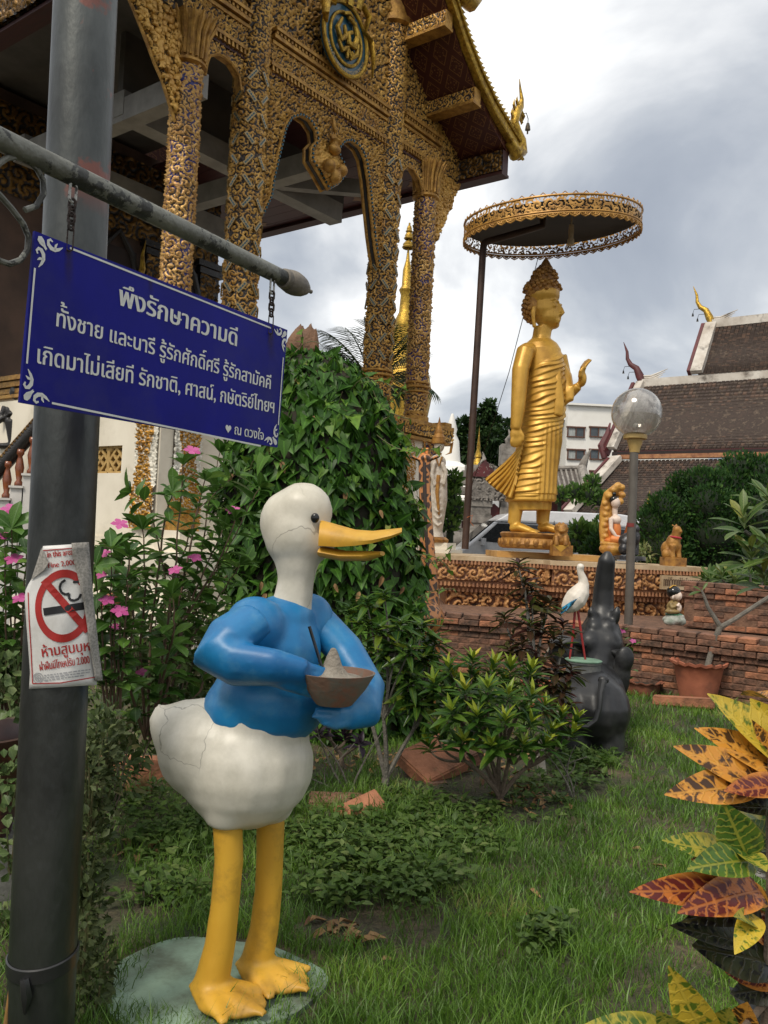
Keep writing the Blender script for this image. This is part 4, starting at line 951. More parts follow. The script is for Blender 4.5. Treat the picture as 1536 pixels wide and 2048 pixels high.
mb.ell(dp(492,1525),(.225,.20,.21)); mb.ell(dp(430,1500),(.19,.17,.165)); mb.ell(dp(520,1440),(.17,.165,.19)); mb.ell(dp(375,1470),(.115,.11,.095)); 
mb.tube([dp(420,1470),dp(350,1452),dp(318,1440),dp(303,1428)],[.13,.09,.055,.015],12)
mb.tube([dp(350,1450),dp(322,1424),dp(312,1408)],[.05,.03,.008],8)
mb.tube([dp(470,1580,-.05),dp(455,1630,-.07),dp(454,1652,-.07)],[.13,.085,.062],14); mb.tube([dp(530,1570,.07),dp(540,1620,.08),dp(542,1640,.08)],[.13,.085,.062],14)
mb.ell(dp(552,1330),(.12,.115,.17)); mb.tube([dp(566,1270),dp(585,1205),dp(592,1160),dp(594,1120)],[.10,.066,.060,.075],14)
mb.ell(dp(594,1066),(.112,.098,.125)); mb.ell(dp(606,1022),(.100,.090,.096)); mb.ell(dp(570,1044),(.085,.08,.105)); mb.ell(dp(628,1082),(.074,.076,.070))
organic(mb,'body',m_dw,.013,8,parent=dk)
mb=MB()  # blue mantle over breast and back
mb.ell(dp(540,1395),(.192,.182,.165)); mb.ell(dp(552,1300),(.150,.165,.16)); mb.ell(dp(566,1235),(.105,.12,.075)); mb.ell(dp(505,1420),(.165,.16,.13))
mb.ell(dp(510,1255,-.12),(.10,.085,.10)); mb.ell(dp(620,1245,.10),(.085,.085,.10))
organic(mb,'blue_mantle',m_db,.011,7,parent=dk)
mb=MB()  # near wing, sweeping forward under the bowl
mb.tube([dp(510,1240,-.14),dp(455,1275,-.20),dp(428,1305,-.22),dp(470,1328,-.25),dp(550,1335,-.27),dp(610,1345,-.25)],[.085,.088,.085,.075,.062,.045],14,flat=.75)
for k,(x,y,l) in enumerate(((600,1330,60),(598,1345,72),(590,1360,70),(575,1372,60))): mb.tube([dp(540,1335+k*8,-.26),dp(x,y,-.25),dp(x+l,y+10+k*5,-.20)],[.030,.028,.010],8,flat=.6)
wl=organic(mb,'wing',m_db,.009,5,parent=dk)
mb=MB()
mb.tube([dp(630,1240,.12),dp(690,1300,.08),dp(735,1375,.0),dp(730,1420,-.08),dp(690,1430,-.13)],[.08,.075,.07,.065,.05],14,flat=.8)
for k,(x,y) in enumerate(((640,1418),(632,1432),(650,1446))): mb.tube([dp(715,1425+k*6,-.10),dp(670,y+4,-.16),dp(x-10,y,-.17)],[.032,.03,.012],8,flat=.6)
organic(mb,'wing',m_db,.010,4,parent=dk)
mb=MB()  # broad natural bill
W_s=[(640,1084,.066,.062),(675,1088,.066,.052),(710,1089,.070,.038),(745,1086,.076,.029),(780,1078,.072,.022),(803,1070,.044,.013)]
prev=None; vs=[];fs=[];n_=16
for i,(x,y,wy,wz) in enumerate(W_s):
    c=dp(x,y-6,-.05-.0006*(x-640))
    for k in range(n_):
        a=2*math.pi*k/n_; vs.append(c+Vector((0,wy*math.cos(a),wz*max(-.35,math.sin(a)))))
for i in range(len(W_s)-1):
    for k in range(n_): fs.append((i*n_+k,i*n_+(k+1)%n_,(i+1)*n_+(k+1)%n_,(i+1)*n_+k))
fs+=[tuple(range(n_))[::-1],tuple(range((len(W_s)-1)*n_,len(W_s)*n_))]
mb.add(vs,fs); bill=mb.obj('bill',m_dy,dk)
mb=MB(); mb.tube([dp(645,1104,-.05),dp(690,1112,-.07),dp(735,1112,-.10),dp(765,1107,-.12)],[.050,.050,.046,.020],14,flat=.35); mb.obj('lower_bill',m_dy,bill)
mb=MB(); mb.ell(dp(712,1078,-.115),(.009,.004,.003)); mb.obj('nostril',m_blk,bill)
mb=MB(); mb.ell(dp(630,1036,-.088),(.014,.010,.016)); mb.obj('eye',m_blk,dk)
for (pts,off,nm) in (([(455,1640),(458,1720),(450,1810),(440,1890),(425,1955),(418,1995)],-.07,'n'),([(541,1630),(540,1700),(537,1780),(528,1860),(513,1925),(508,1962)],.08,'f')):
    mb=MB(); k=DD+off; 
    P3=[dp(x,y,off) for x,y in pts]; P3[-1].z=max(P3[-1].z,.05); P3.append(Vector((P3[-1].x-.01,P3[-1].y,.03)))
    mb.tube(P3,[.048,.046,.046,.049,.055,.060,.066],18)
    f0=P3[-1]
    for an,l in ((-62,.19),(-28,.23),(8,.20)):
        d=Vector((math.cos(rad(an)),math.sin(rad(an)),0)); mb.tube([f0+d*.02+Vector((0,0,.035)),f0+d*l*.6+Vector((0,0,.02)),f0+d*l+Vector((0,0,.010))],[.045,.034,.016],10,flat=.6)
    mb.ell(f0+Vector((.09,-.045,.005)),(.115,.085,.022))
    organic(mb,'leg',m_dy,.010,5,parent=dk)
# bowl
m_clay=M('worn_clay',lin((120,92,76)),lin((104,100,90)),rough=.8,scale=8,lo=.45,hi=.55,dirt=lin((140,80,56)),dscale=7,damt=.8,bump=.2)
m_ash=M('incense_ash',lin((150,142,130)),lin((120,112,100)),rough=.95,scale=30,bump=.5,bscale=90)
bo=P(668,1408,DD-.19); bw=thing('clay_bowl','worn terracotta bowl of ash held under the bill of the painted statue','bowl',bo)
mb=MB(); mb.lathe([(.0,0),(.055,0),(.062,.008),(.095,.05),(.118,.09),(.122,.098),(.115,.098),(.105,.075),(.08,.05),(0.0,.045)],32); mb.obj('bowl_body',m_clay,bw)
mb=MB(); mb.lathe([(.105,.074),(.09,.084),(.05,.092),(.03,.115),(.018,.15),(.008,.17),(0,.172)],20,(-.01,0,0)); organic(mb,'ash',m_ash,.006,2,parent=bw)
mb=MB(); mb.tube([Vector((-.03,-.02,.08)),Vector((-.085,-.03,.235))],.0055,6); isx=mb.obj('incense_stick',m_blk,None,loc=bo); tag(isx,'burnt black incense stick leaning in the clay bowl of ash','incense stick')
m_slab=M('mint_concrete',lin((136,160,140)),lin((112,130,112)),rough=.85,scale=5,dirt=lin((74,74,58)),dscale=4,damt=.85,dlo=.46,bump=.3,bscale=30)
sc0=G(420,1985); ol=[]
for k in range(36):
    a=2*math.pi*k/36; q=1+.07*math.sin(3*a+1)+.03*math.sin(7*a); ol.append((.35*q*math.cos(a),.31*q*math.sin(a)))
mb=MB(); mb.prism(ol,((1,0,0),(0,1,0),(0,0,.05)),(0,0,-.036)); o=mb.obj('concrete_base',m_slab,None,True,30,loc=(sc0.x,sc0.y+.04,.0)); tag(o,'mint green painted concrete slab under the feet of the painted statue','slab')
# ------------------------------------------------------------------ golden statue platform
m_terr=carvemat('gilt_terracotta',lin((196,148,92)),lin((104,66,44)),lin((164,112,70)),metal=.08,rough=.65,t0=.15,t1=.45,alt=lin((60,34,22)))
m_terp=M('terracotta_moulding',lin((168,120,80)),lin((128,82,56)),rough=.7,scale=5,dirt=lin((70,48,38)),dscale=2.5,damt=.7,bump=.3,bscale=30)
m_cream=M('worn_cream_stone',lin((196,176,146)),lin((168,144,110)),rough=.75,scale=3,dirt=lin((120,92,62)),dscale=2,damt=.6)
m_gp=M('gold_paint',lin((206,160,66)),lin((184,138,52)),rough=.42,metal=.3,scale=2.5,dirt=lin((128,86,26)),dscale=2,damt=.5,bump=.05,bscale=20)
m_gp2=M('aged_gold_paint',lin((176,128,58)),lin((132,90,44)),rough=.55,metal=.25,scale=8,dirt=lin((90,60,36)),dscale=4,damt=.7,bump=.2)
PO0=Vector((2.6,12.0,0)); pd_=thing('statue_platform','wide carved terracotta and gilt platform carrying the tall golden standing statue','platform',PO0)
base_=[(-1.83,.05),(-.30,.05),(-.26,-.25),(.95,-.25),(2.00,.05),(2.00,2.6),(-1.83,2.6)]
def offs(poly,d):
    n=len(poly); out=[]
    for i in range(n):
        p0,p1,p2=[Vector(poly[(i+k)%n]) for k in (-1,0,1)]
        a=(p1-p0).normalized(); b=(p2-p1).normalized(); na=Vector((a.y,-a.x)); nb=Vector((b.y,-b.x))
        k=(na+nb); k=k/max(.3,(1+na.dot(nb))); out.append(tuple(p1+k*d))
    return out
levels=[(0,.30,.0,m_terp),(.30,.46,.02,m_terp),(.46,.52,-.03,m_terp),(.52,.80,-.16,m_terp),(.80,.88,-.08,m_terp),(.88,.96,-.02,m_terp),(.96,1.19,.0,m_terp),(1.19,1.235,.03,m_terp),(1.235,1.30,.05,m_cream)]
for z0,z1,d,mt in levels:
    mb=MB(); mb.prism(offs(base_,d),((1,0,0),(0,1,0),(0,0,z1-z0-.002)),(0,0,z0)); mb.obj('platform_course',mt,pd_,False,None)
def face_relief(nm,z0,z1,d,c,seed,depth,mat=None,res=.016,edges=(0,1,2,3)):
    pl=offs(base_,d)
    for i in edges:
        a,b_=Vector(pl[i]),Vector(pl[i+1]); Ln=(b_-a).length
        if Ln<.1: continue
        o=relief(nm,mat or m_terr,pd_,0,Ln,z0,z1,-.012,res,depth,lambda X,Z:scroll(X+i*7,Z,c,seed))
        e=(b_-a).normalized(); o.matrix_basis=Matrix(((e.x,-e.y,0,a.x),(e.y,e.x,0,a.y),(0,0,1,0),(0,0,0,1)))
face_relief('scroll_band',.965,1.185,.0,.20,3,.055); face_relief('scroll_band',.53,.79,-.16,.26,5,.10); face_relief('scroll_band',.31,.455,.02,.14,7,.05)
mb=MB()
for (z,d,st) in ((.90,.01,.055),(1.21,.05,.05),(.82,-.06,.06),(.50,-.01,.06)):
    pl=offs(base_,d)
    for i in range(4):
        a,b_=Vector(pl[i]),Vector(pl[i+1]); n_=int((b_-a).length/st)
        for k in range(n_):
            p=a.lerp(b_,(k+.5)/n_); mb.box((p.x,p.y,z),(st*.6,.035,.055),taper=.6)
o=mb.obj('petal_row',m_terp,pd_,False,None); o['kind']='stuff'
# inscription on the right-hand front
pl=offs(base_,.004); a,b_=Vector(pl[3]),Vector(pl[4]); e=(b_-a).normalized()
mb=MB(); Ln=(b_-a).length
R_=Matrix(((e.x,-e.y,0),(e.y,e.x,0),(0,0,1))); mb.box(Vector((a.x,a.y,1.075))+R_@Vector((Ln*.60,-.075,0)),(Ln*.72,.05,.19),R_); mb.obj('inscription_panel',m_cream,pd_,False,None)
ri=random.Random(8); mb=MB(); x=Ln*.27
while x<Ln*.93:
    w=ri.uniform(.016,.030); o_=Vector((a.x,a.y,1.075))
    for (x0,z0,x1,z1) in ((0,-.045,0,.04),(w,-.045,w,.04),(0,.04,w*.8,.045)): mb.tube([o_+R_@Vector((x+x0,-.102,z0)),o_+R_@Vector((x+x1,-.102,z1))],.0045,4)
    if ri.random()<.35: mb.tube([o_+R_@Vector((x,-.102,.062)),o_+R_@Vector((x+w,-.102,.07))],.004,4)
    x+=w+.014
mb.obj('worn_inscription',M('dark_lettering',lin((70,48,36)),rough=.8),pd_,False,None)['kind']='stuff'
mb=MB(); mb.prism([(-.95,.35),(.62,.35),(.66,1.7),(-.95,1.7)],((1,0,0),(0,1,0),(0,0,.085)),(0,0,1.301)); mb.obj('top_slab',M('gilt_slab',lin((198,160,98)),lin((176,128,64)),rough=.55,scale=3,metal=.1),pd_,False,None)
# ------------------------------------------------------------------ standing golden statue
BD=12.55; BO=P(1066,1066,BD); bu=thing('golden_statue','tall golden standing robed statue with raised hand beneath the round filigree canopy','statue',BO)
def bp_(px,py,dd=0.0): return P(px,py,BD+dd)-BO
KB=BD/FPX
mb=MB(); zb=bp_(1068,1066).z
cx0=bp_(1068,1080)
mb.lathe([(.46,-.235),(.50,-.22),(.52,-.17),(.50,-.11),(.47,-.08),(.49,-.05),(.50,-.02),(.47,0),(0,0)],36,(cx0.x,0,0))
lb=mb.obj('lotus_base',m_gp2,bu)
pm=MB(); pm.ell((0,0,0),(.045,.022,.06),n=10,m=6); pme=pm.mesh('lotus_petal',m_gp2)
for k in range(26):
    a=2*math.pi*k/26; o=link('lotus_petal',pme,lb); o.matrix_basis=Matrix.Translation((cx0.x+.505*math.cos(a),.505*math.sin(a),-.15))@Matrix.Rotation(a+math.pi/2,4,'Z')
# robe loft with modelled folds
prof=[(676,1064,1098,.12),(688,1050,1114,.20),(700,1046,1121,.25),(730,1048,1125,.28),(780,1047,1128,.29),(830,1044,1127,.30),(860,1040,1121,.30),(900,1034,1114,.30),(940,1026,1110,.31),(975,1015,1108,.33),(1000,1012,1108,.34),(1004,1016,1106,.33)]
def pint(y,i):
    for a,b_ in zip(prof,prof[1:]):
        if y<=b_[0]: t=(y-a[0])/(b_[0]-a[0]); return a[i]+(b_[i]-a[i])*t
    return prof[-1][i]
ny,nx=260,160; V=[]
for i in range(ny+1):
    y=676+(1004-676)*i/ny; l,r_,dpt=pint(y,1),pint(y,2),pint(y,3); c=(bp_(l,y)+bp_(r_,y))/2; h=(bp_(r_,y)-bp_(l,y))/2
    for j in range(nx):
        a=2*math.pi*j/nx; px=(l+r_)/2+(r_-l)/2*math.cos(a); u=(r_-px)
        ph=(y-690-(30+.06*max(0,y-850))*(1-math.exp(-max(0,u)/26))+3.2*math.sin(y*.043+u*.02)+2.0*math.sin(y*.11+u*.05))/10.8
        f1=((ph+.06*math.sin(u*.11+y*.02))%1.0)**1.3*min(1,(1-(ph+.06*math.sin(u*.11+y*.02))%1.0)*5)
        pl_m=min(1,max(0,(y-845)/40))*min(1,max(0,(px-(1082-(y-845)*.13))/9))
        f2=(.5+.5*math.sin(2*math.pi*(px+ (y-845)*.06)/8.2))
        bare=min(1,max(0,(y-700-(1128-px)*.62)/10))   # bare right shoulder above the robe's edge
        fr=bare*((1-pl_m)*f1*.036*(.75+.35*math.sin(u*.07+math.floor(ph)*2.3))+pl_m*f2*.04)+.012*bare
        if math.sin(a)>.2: fr*=.4
        nrm=Vector((math.cos(a)*dpt,math.sin(a)*h.length,0)).normalized()
        V.append(c+h*math.cos(a)+Vector((0,dpt*math.sin(a),0))+nrm*fr*(1 if y<990 else .6))
F=[(i*nx+j,(i+1)*nx+j,(i+1)*nx+(j+1)%nx,i*nx+(j+1)%nx) for i in range(ny) for j in range(nx)]
link('robe',npmesh('robe',[tuple(v) for v in V],F,m_gp),bu)
mb=MB(); mb.add([tuple(v) for v in V[-nx:]],[tuple(range(nx))]); mb.obj('robe_lining',m_gp,bu)
# trailing hem swept back with fluted pleats, and inner skirt
n_=34; vs=[];fs=[];m_=12
for k in range(n_+1):
    t=k/n_; top=Vector((1046-14*t,885+62*t)); end=Vector((970+48*t**1.2,957+38*t**.9)); dd=-.30+.05*math.sin(k*math.pi*.5)
    for i in range(m_+1):
        s_=i/m_; q=top.lerp(end,s_); vs.append(bp_(q.x,q.y+4*math.sin(s_*3.1),-.28+.24*(1-t)*s_+.035*math.cos(k*math.pi/2.6)*s_))
for k in range(n_):
    for i in range(m_): a_=k*(m_+1)+i; fs.append((a_,a_+1,a_+m_+2,a_+m_+1))
mb=MB(); mb.add(vs,fs); o=mb.obj('trailing_hem',m_gp,bu); sd_=o.modifiers.new('t','SOLIDIFY'); sd_.thickness=.05
mb=MB(); vs=[];fs=[]
for i,(y,l,r_,dpt) in enumerate(((985,1016,1104,.28),(1005,1018,1102,.28),(1020,1022,1101,.27),(1021,1026,1097,.24))):
    c=(bp_(l,y)+bp_(r_,y))/2; h=(bp_(r_,y)-bp_(l,y))/2
    for j in range(64):
        a=2*math.pi*j/64; k=1+.035*math.sin(a*15)*(i>0); vs.append(c+(h*math.cos(a)+Vector((0,dpt*math.sin(a),0)))*k)
fs=[(i*64+j,(i+1)*64+j,(i+1)*64+(j+1)%64,i*64+(j+1)%64) for i in range(3) for j in range(64)]+[tuple(range(192,256))]
mb.add(vs,fs); mb.obj('under_skirt',m_gp,bu)
# body: shoulders, neck, head, arms, legs as one skin
mb=MB()
mb.ell(bp_(1082,705),(.27,.21,.17)); mb.ell(bp_(1056,704,-.14),(.155,.14,.14)); mb.ell(bp_(1104,700,.14),(.12,.12,.12)); mb.ell(bp_(1085,760),(.26,.22,.4))
mb.tube([bp_(1082,692),bp_(1083,674),bp_(1086,655)],[.19,.135,.135],14)
mb.ell(bp_(1090,617),(.215,.21,.26)); mb.ell(bp_(1097,634,-.02),(.19,.185,.19)); mb.ell(bp_(1105,650,-.02),(.105,.115,.06)); mb.ell(bp_(1088,590),(.235,.235,.20))
mb.tube([bp_(1116,606,-.10),bp_(1122,618,-.11),bp_(1125,628,-.115)],[.022,.034,.042],10); mb.ell(bp_(1121,629,-.12),(.04,.05,.025))
mb.tube([bp_(1105,604,-.20),bp_(1112,600,-.17),bp_(1119,604,-.13)],.016,6); mb.ell(bp_(1108,611,-.175),(.045,.03,.026)); mb.ell(bp_(1121,610,-.05),(.03,.03,.024))
mb.ell(bp_(1115,641,-.13),(.05,.05,.018)); mb.ell(bp_(1114,646,-.125),(.042,.045,.018))
mb.tube([bp_(1068,613,-.2),bp_(1066,625,-.215),bp_(1067,640,-.21),bp_(1069,655,-.20)],[.035,.038,.03,.034],8); mb.tube([bp_(1107,618,.19),bp_(1107,655,.19)],.03,8)
mb.tube([bp_(1052,700,-.20),bp_(1041,740,-.30),bp_(1038,785,-.34),bp_(1036,815,-.35),bp_(1033,845,-.36),bp_(1031,858,-.36)],[.135,.125,.112,.105,.085,.078],14)
mb.ell(bp_(1031,868,-.37),(.085,.05,.10))
for k,(x,y) in enumerate(((1023,893),(1029,896),(1035,895),(1041,891))): mb.tube([bp_(1026+k*4,872,-.38),bp_(x,884,-.385),bp_(x,y,-.37)],[.030,.027,.017],8)
mb.tube([bp_(1040,862,-.38),bp_(1046,872,-.40),bp_(1046,882,-.40)],[.034,.028,.018],8)
mb.tube([bp_(1118,712,.15),bp_(1126,750,.16),bp_(1128,785,.10),bp_(1132,792,.02),bp_(1150,778,-.10),bp_(1158,772,-.14)],[.12,.12,.11,.10,.075,.062],12)
mb.ell(bp_(1165,758,-.16),(.062,.075,.115))
for k,(x1,y1,x2,y2,dd) in enumerate(((1168,736,1184,719,-.20),(1167,733,1182,717,-.15),(1165,733,1179,717,-.10),(1163,736,1175,721,-.06))): mb.tube([bp_(1165,752,dd),bp_(x1,y1,dd),bp_((x1+x2)/2-1,(y1+y2)/2-1,dd),bp_(x2,y2,dd)],[.030,.029,.025,.013],8)
mb.tube([bp_(1160,756,-.22),bp_(1161,742,-.25),bp_(1167,734,-.24),bp_(1172,738,-.22)],[.034,.030,.026,.016],8)
mb.tube([bp_(1034,1000,-.08),bp_(1030,1030,-.10),bp_(1028,1048,-.10)],[.125,.10,.095],12); mb.tube([bp_(1088,1000,.06),bp_(1086,1030,.06),bp_(1085,1048,.06)],[.125,.10,.095],12)
for x0,d0 in ((1024,-.10),(1080,.07)):
    mb.tube([bp_(x0,1057,d0),bp_(x0+18,1055,d0-.10),bp_(x0+34,1061,d0-.19),bp_(x0+46,1064,d0-.26)],[.085,.095,.075,.05],12,flat=.7)
    for k in range(5): p=bp_(x0+44+k*1.5,1064-k*.6,d0-.30+k*.045); mb.tube([p+Vector((-.05,.03,.0)),p,p+Vector((.045,-.03,-.012))],[.026,.024,.014],6)
bo_=organic(mb,'body',m_gp,.016,4,parent=bu)
mb=MB(); mb.tube([bp_(1108,720,.10),bp_(1127,755,.05),bp_(1136,790,-.08),bp_(1135,800,-.10)],[.12,.13,.10,.07],12)
for k in range(9):
    t=k/8; mb.tube([bp_(1124+t*20,775-t*2,-.02-.1*t),bp_(1120+t*22,805-t*6,-.04-.1*t),bp_(1120+t*6,838-t*36,-.05-.08*t)],[.05,.05,.02],6)
mb.tube([bp_(1112,705,-.16),bp_(1116,760,-.26),bp_(1118,810,-.28),bp_(1116,832,-.28)],[.045,.06,.085,.08],8,flat=.5)
organic(mb,'sleeve',m_gp,.018,2,parent=bu)
# hair cap, curls and flame
mb=MB(); mb.ell(bp_(1085,583,.02),(.262,.255,.185)); mb.ell(bp_(1089,558,.0),(.175,.175,.165)); mb.ell(bp_(1090,544),(.09,.09,.10)); mb.ell(bp_(1068,615,.05),(.155,.2,.22)); organic(mb,'hair_cap',m_gp2,.02,4,parent=bu)
cm=MB(); cm.ell((0,0,0),(.034,.034,.030),n=7,m=5)
mb=MB()
def shell(c,r,n,test):
    for k in range(n):
        z=1-2*(k+.5)/n; a=k*2.39996; q=Vector((math.sqrt(1-z*z)*math.cos(a),math.sqrt(1-z*z)*math.sin(a),z)); p=c+Vector((q.x*r[0],q.y*r[1],q.z*r[2]))
        if test(q): mb.ell(p,(.034,.034,.030),n=7,m=5)
shell(bp_(1085,583,.02),(.266,.26,.19),170,lambda q:(q.z>-.1 if q.x<.1 else q.z>.05+.12*q.x)); shell(bp_(1089,558),(.18,.18,.17),80,lambda q:q.z>-.1); shell(bp_(1090,544),(.095,.095,.105),30,lambda q:q.z>-.1); shell(bp_(1068,615,.05),(.16,.205,.225),120,lambda q:q.x<-.05 and not(q.y<-.8))
mb.obj('hair_curl',m_gp2,bu)['kind']='stuff'
fb=bp_(1091,541); mb=MB(); mb.lathe([(.05,-.03),(.07,.0),(.078,.04),(.062,.09),(.036,.14),(.016,.18),(.003,.21)],14,fb); 
for k in range(7):
    a=2*math.pi*k/7; d=Vector((math.cos(a),math.sin(a),0)); mb.tube([fb+d*.066,fb+d*.08+Vector((0,0,.045)),fb+d*.05+Vector((0,0,.11)),fb+d*.016+Vector((0,0,.18))],[.012,.018,.014,.004],6)
mb.obj('flame_finial',m_gp2,bu)
# ------------------------------------------------------------------ filigree canopy
m_fil=M('filigree_gilt',lin((200,152,76)),lin((150,108,50)),rough=.5,metal=.3,scale=5)
m_can=M('dark_canopy_sheet',lin((46,38,31)),lin((34,28,24)),rough=.8,scale=3)
m_pipe=M('brown_painted_pipe',lin((74,54,44)),lin((56,40,32)),rough=.55,scale=4,metal=.2)
UC=P(1103,452,12.6); cn=thing('canopy_parasol','round gilded filigree parasol canopy on a brown pole above the golden statue','parasol',Vector((UC.x,UC.y,0)))
UCl=Vector((0,0,6.17)); e1=(P(1277,438,12.6)-P(929,470,12.6))/2; e1.y=0; e1.z*=.6; e2=Vector((0,e1.length,.13))
def cpt(a,z,k=1.0): return UCl+(e1*math.cos(a)+e2*math.sin(a))*k+Vector((0,0,z))
Rc=e1.length; nA=760; nZ=20; bz0,bz1=-.06,.15
A,Z=np.meshgrid(np.arange(nA)*2*math.pi/nA,np.linspace(bz0,bz1,nZ)); cw=2*math.pi*Rc/round(2*math.pi*Rc/.14)
H=scroll(A*Rc,Z,cw,5,1.2,wrap=round(2*math.pi*Rc/.14))
V=np.stack([UCl.x+(e1.x*np.cos(A)+e2.x*np.sin(A))*(1+.006*H),UCl.y+(e1.y*np.cos(A)+e2.y*np.sin(A))*(1+.006*H),UCl.z+e1.z*np.cos(A)+e2.z*np.sin(A)+Z],-1).reshape(-1,3)
idx=np.arange(nA*nZ).reshape(nZ,nA); i2=np.roll(idx,-1,axis=1); F=np.stack([idx[:-1],i2[:-1],i2[1:],idx[1:]],-1); k=(H[:-1]>.22)
link('filigree_band',npmesh('filigree_band',V,F[k],m_fil,True),cn)
mb=MB()
for z,r in ((bz1+.005,.016),(bz0,.013),(bz0-.03,.012)): mb.tube([cpt(2*math.pi*k/72,z,1.003) for k in range(72)],r,6,closed=True)
mb.obj('hoop',m_fil,cn)
mb=MB(); nS=56
for k in range(nS):
    a0_,a1_=2*math.pi*k/nS,2*math.pi*(k+1)/nS; am=(a0_+a1_)/2; w=(a1_-a0_)
    for s_ in (1.0,.55):
        pts=[cpt(am-w/2*s_,bz0-.03,1.003),cpt(am-w*.38*s_,bz0-.03-.03*s_,1.003),cpt(am,bz0-.03-.055*s_,1.003),cpt(am+w*.38*s_,bz0-.03-.03*s_,1.003),cpt(am+w/2*s_,bz0-.03,1.003)]
        mb.tube(pts,.0105,5)
    mb.tube([cpt(am,bz0-.03,1.003),cpt(am,bz0-.06,1.003)],.014,5)
    mb.tube([cpt(am-w*.4,bz1,1.003),cpt(am,bz1+.05,1.003),cpt(am+w*.4,bz1,1.003)],.007,4)
o=mb.obj('scallop_fringe',m_fil,cn); o['kind']='stuff'
vs=[cpt(2*math.pi*k/72,bz1-.06,.985) for k in range(72)]+[UCl+Vector((0,0,bz1+.10))]; mb=MB(); mb.add(vs,[(k,(k+1)%72,72) for k in range(72)])
dsk=mb.obj('canopy_sheet',m_can,cn,False,None); q=dsk.modifiers.new('t','SOLIDIFY'); q.thickness=.02
mb=MB()
for k in range(8): mb.tube([cpt(2*math.pi*k/8+.2,bz1-.05,.98),UCl+Vector((0,0,bz1+.12))],.012,5)
mb.obj('canopy_strut',m_pipe,cn)
pr=P(930,1098,12.6)-Vector((UC.x,UC.y,0)); pt_=P(966,500,12.6)-Vector((UC.x,UC.y,0)); c2=P(972,484,12.6)-Vector((UC.x,UC.y,0)); ce=P(1085,452,12.6)-Vector((UC.x,UC.y,0))
mb=MB(); mb.tube([pr,pr.lerp(pt_,.5),pt_,pt_+(c2-pt_)*.5+Vector((-.01,0,.03)),c2,c2.lerp(ce,.5),ce,ce+Vector((0,0,.32))],.052,12); mb.obj('pole',m_pipe,cn)
mb=MB(); a_=P(1143,450,12.4)-Vector((UC.x,UC.y,0)); mb.tube([a_+Vector((0,0,.2)),a_],.012,6); mb.lathe([(.035,0),(.04,-.1),(.035,-.2),(.05,-.22),(.05,-.3),(.0,-.31)],10,a_); mb.obj('hanging_bulb',m_cream,cn)
mb=MB(); mb.tube([P(1077,512,12.6),P(1045,640,12.9),P(1018,745,13.2),P(985,850,13.6),P(930,1010,14)],.006,5); o=mb.obj('guy_wire',m_blk); tag(o,'thin dark guy wire slanting down from the round canopy behind the golden statue','wire')
mb=MB(); mb.tube([P(934,1035,12.5),P(945,1030,12.5),P(941,1045,12.5),P(947,1052,12.5)],.012,5,flat=.4); tag(mb.obj('ribbon',M('orange_ribbon',(.5,.14,.03),rough=.6)),'small orange ribbon tied round the brown canopy pole','ribbon')
# ------------------------------------------------------------------ small statues on the platform
def figure(name,lab,cat,px,py,d,fn,mats,vox=.012,sm=3):
    o=P(px,py,d); t=thing(name,lab,cat,o)
    return t,(lambda x,y,dd=0.0: P(x,y,d+dd)-o)
t,q=figure('guardian_lion','squat gilded lion figure on a draped block at the feet of the golden statue','statue',1122,1112,11.95,None,None)
mb=MB(); mb.box(q(1122,1101),(.27,.27,.15)); mb.obj('block',m_gp2,t,False,None); mb=MB(); c=q(1122,1090,-.14); mb.add([c+Vector((-.11,0,0)),c+Vector((.11,0,0)),c+Vector((0,0,-.1))],[(0,2,1)]); mb.obj('cloth_flap',m_gp,t,False,None)
mb=MB(); mb.ell(q(1122,1080),(.12,.12,.10)); mb.ell(q(1122,1074,-.03),(.10,.09,.12)); mb.ell(q(1123,1058,-.05),(.082,.085,.08)); mb.ell(q(1124,1062,-.13),(.045,.04,.03)); mb.ell(q(1117,1052,-.10),(.02,.02,.02)); mb.ell(q(1129,1052,-.10),(.02,.02,.02))
for x in (1113,1131): mb.tube([q(x,1072,-.10),q(x,1082,-.13),q(x,1091,-.13)],[.035,.03,.035],8); mb.ell(q(x,1053,.0),(.025,.02,.03))
for k in range(10): a=k*.63; mb.ell(q(1123,1057,0)+Vector((.08*math.cos(a),.02,.07*math.sin(a))),.024,n=8,m=6)
organic(mb,'lion_body',m_gp2,.010,2,parent=t)
m_org=M('orange_robe',lin((226,140,70)),lin((200,112,52)),rough=.55,scale=6); m_skin=M('white_figure_paint',lin((226,206,190)),lin((206,184,168)),rough=.45,scale=8); m_och=M('ochre_paint',lin((204,156,74)),lin((164,112,48)),rough=.5,scale=10,bump=.3,bscale=60)
t,q=figure('naga_hood_figure','seated white figure in orange robe under an ochre serpent hood on the platform','statue',1228,1110,12.2,None,None)
mb=MB(); mb.tube([q(1216,1100,.1),q(1213,1060,.12),q(1213,1020,.12),q(1220,990,.08),q(1236,972,.0)],[.10,.11,.10,.10,.06],12,flat=.7)
for k,(x,y) in enumerate(((1218,992),(1225,980),(1236,971),(1243,975),(1244,990),(1240,1003))): mb.ell(q(x,y,.02),(.055,.06,.05))
for k in range(9): mb.ell(q(1210+k%2*3,1095-k*11,.08),(.05,.06,.045))
mb.ell(q(1226,1098),(.20,.20,.10)); mb.ell(q(1226,1088),(.19,.18,.05)); organic(mb,'serpent_hood',m_och,.012,2,parent=t)
mb=MB(); mb.ell(q(1232,1082,-.02),(.17,.16,.055)); mb.ell(q(1229,1060),(.095,.085,.16)); mb.tube([q(1222,1078,-.1),q(1236,1080,-.14),q(1246,1078,-.08)],[.06,.06,.045],8); organic(mb,'robe',m_org,.012,3,parent=t)
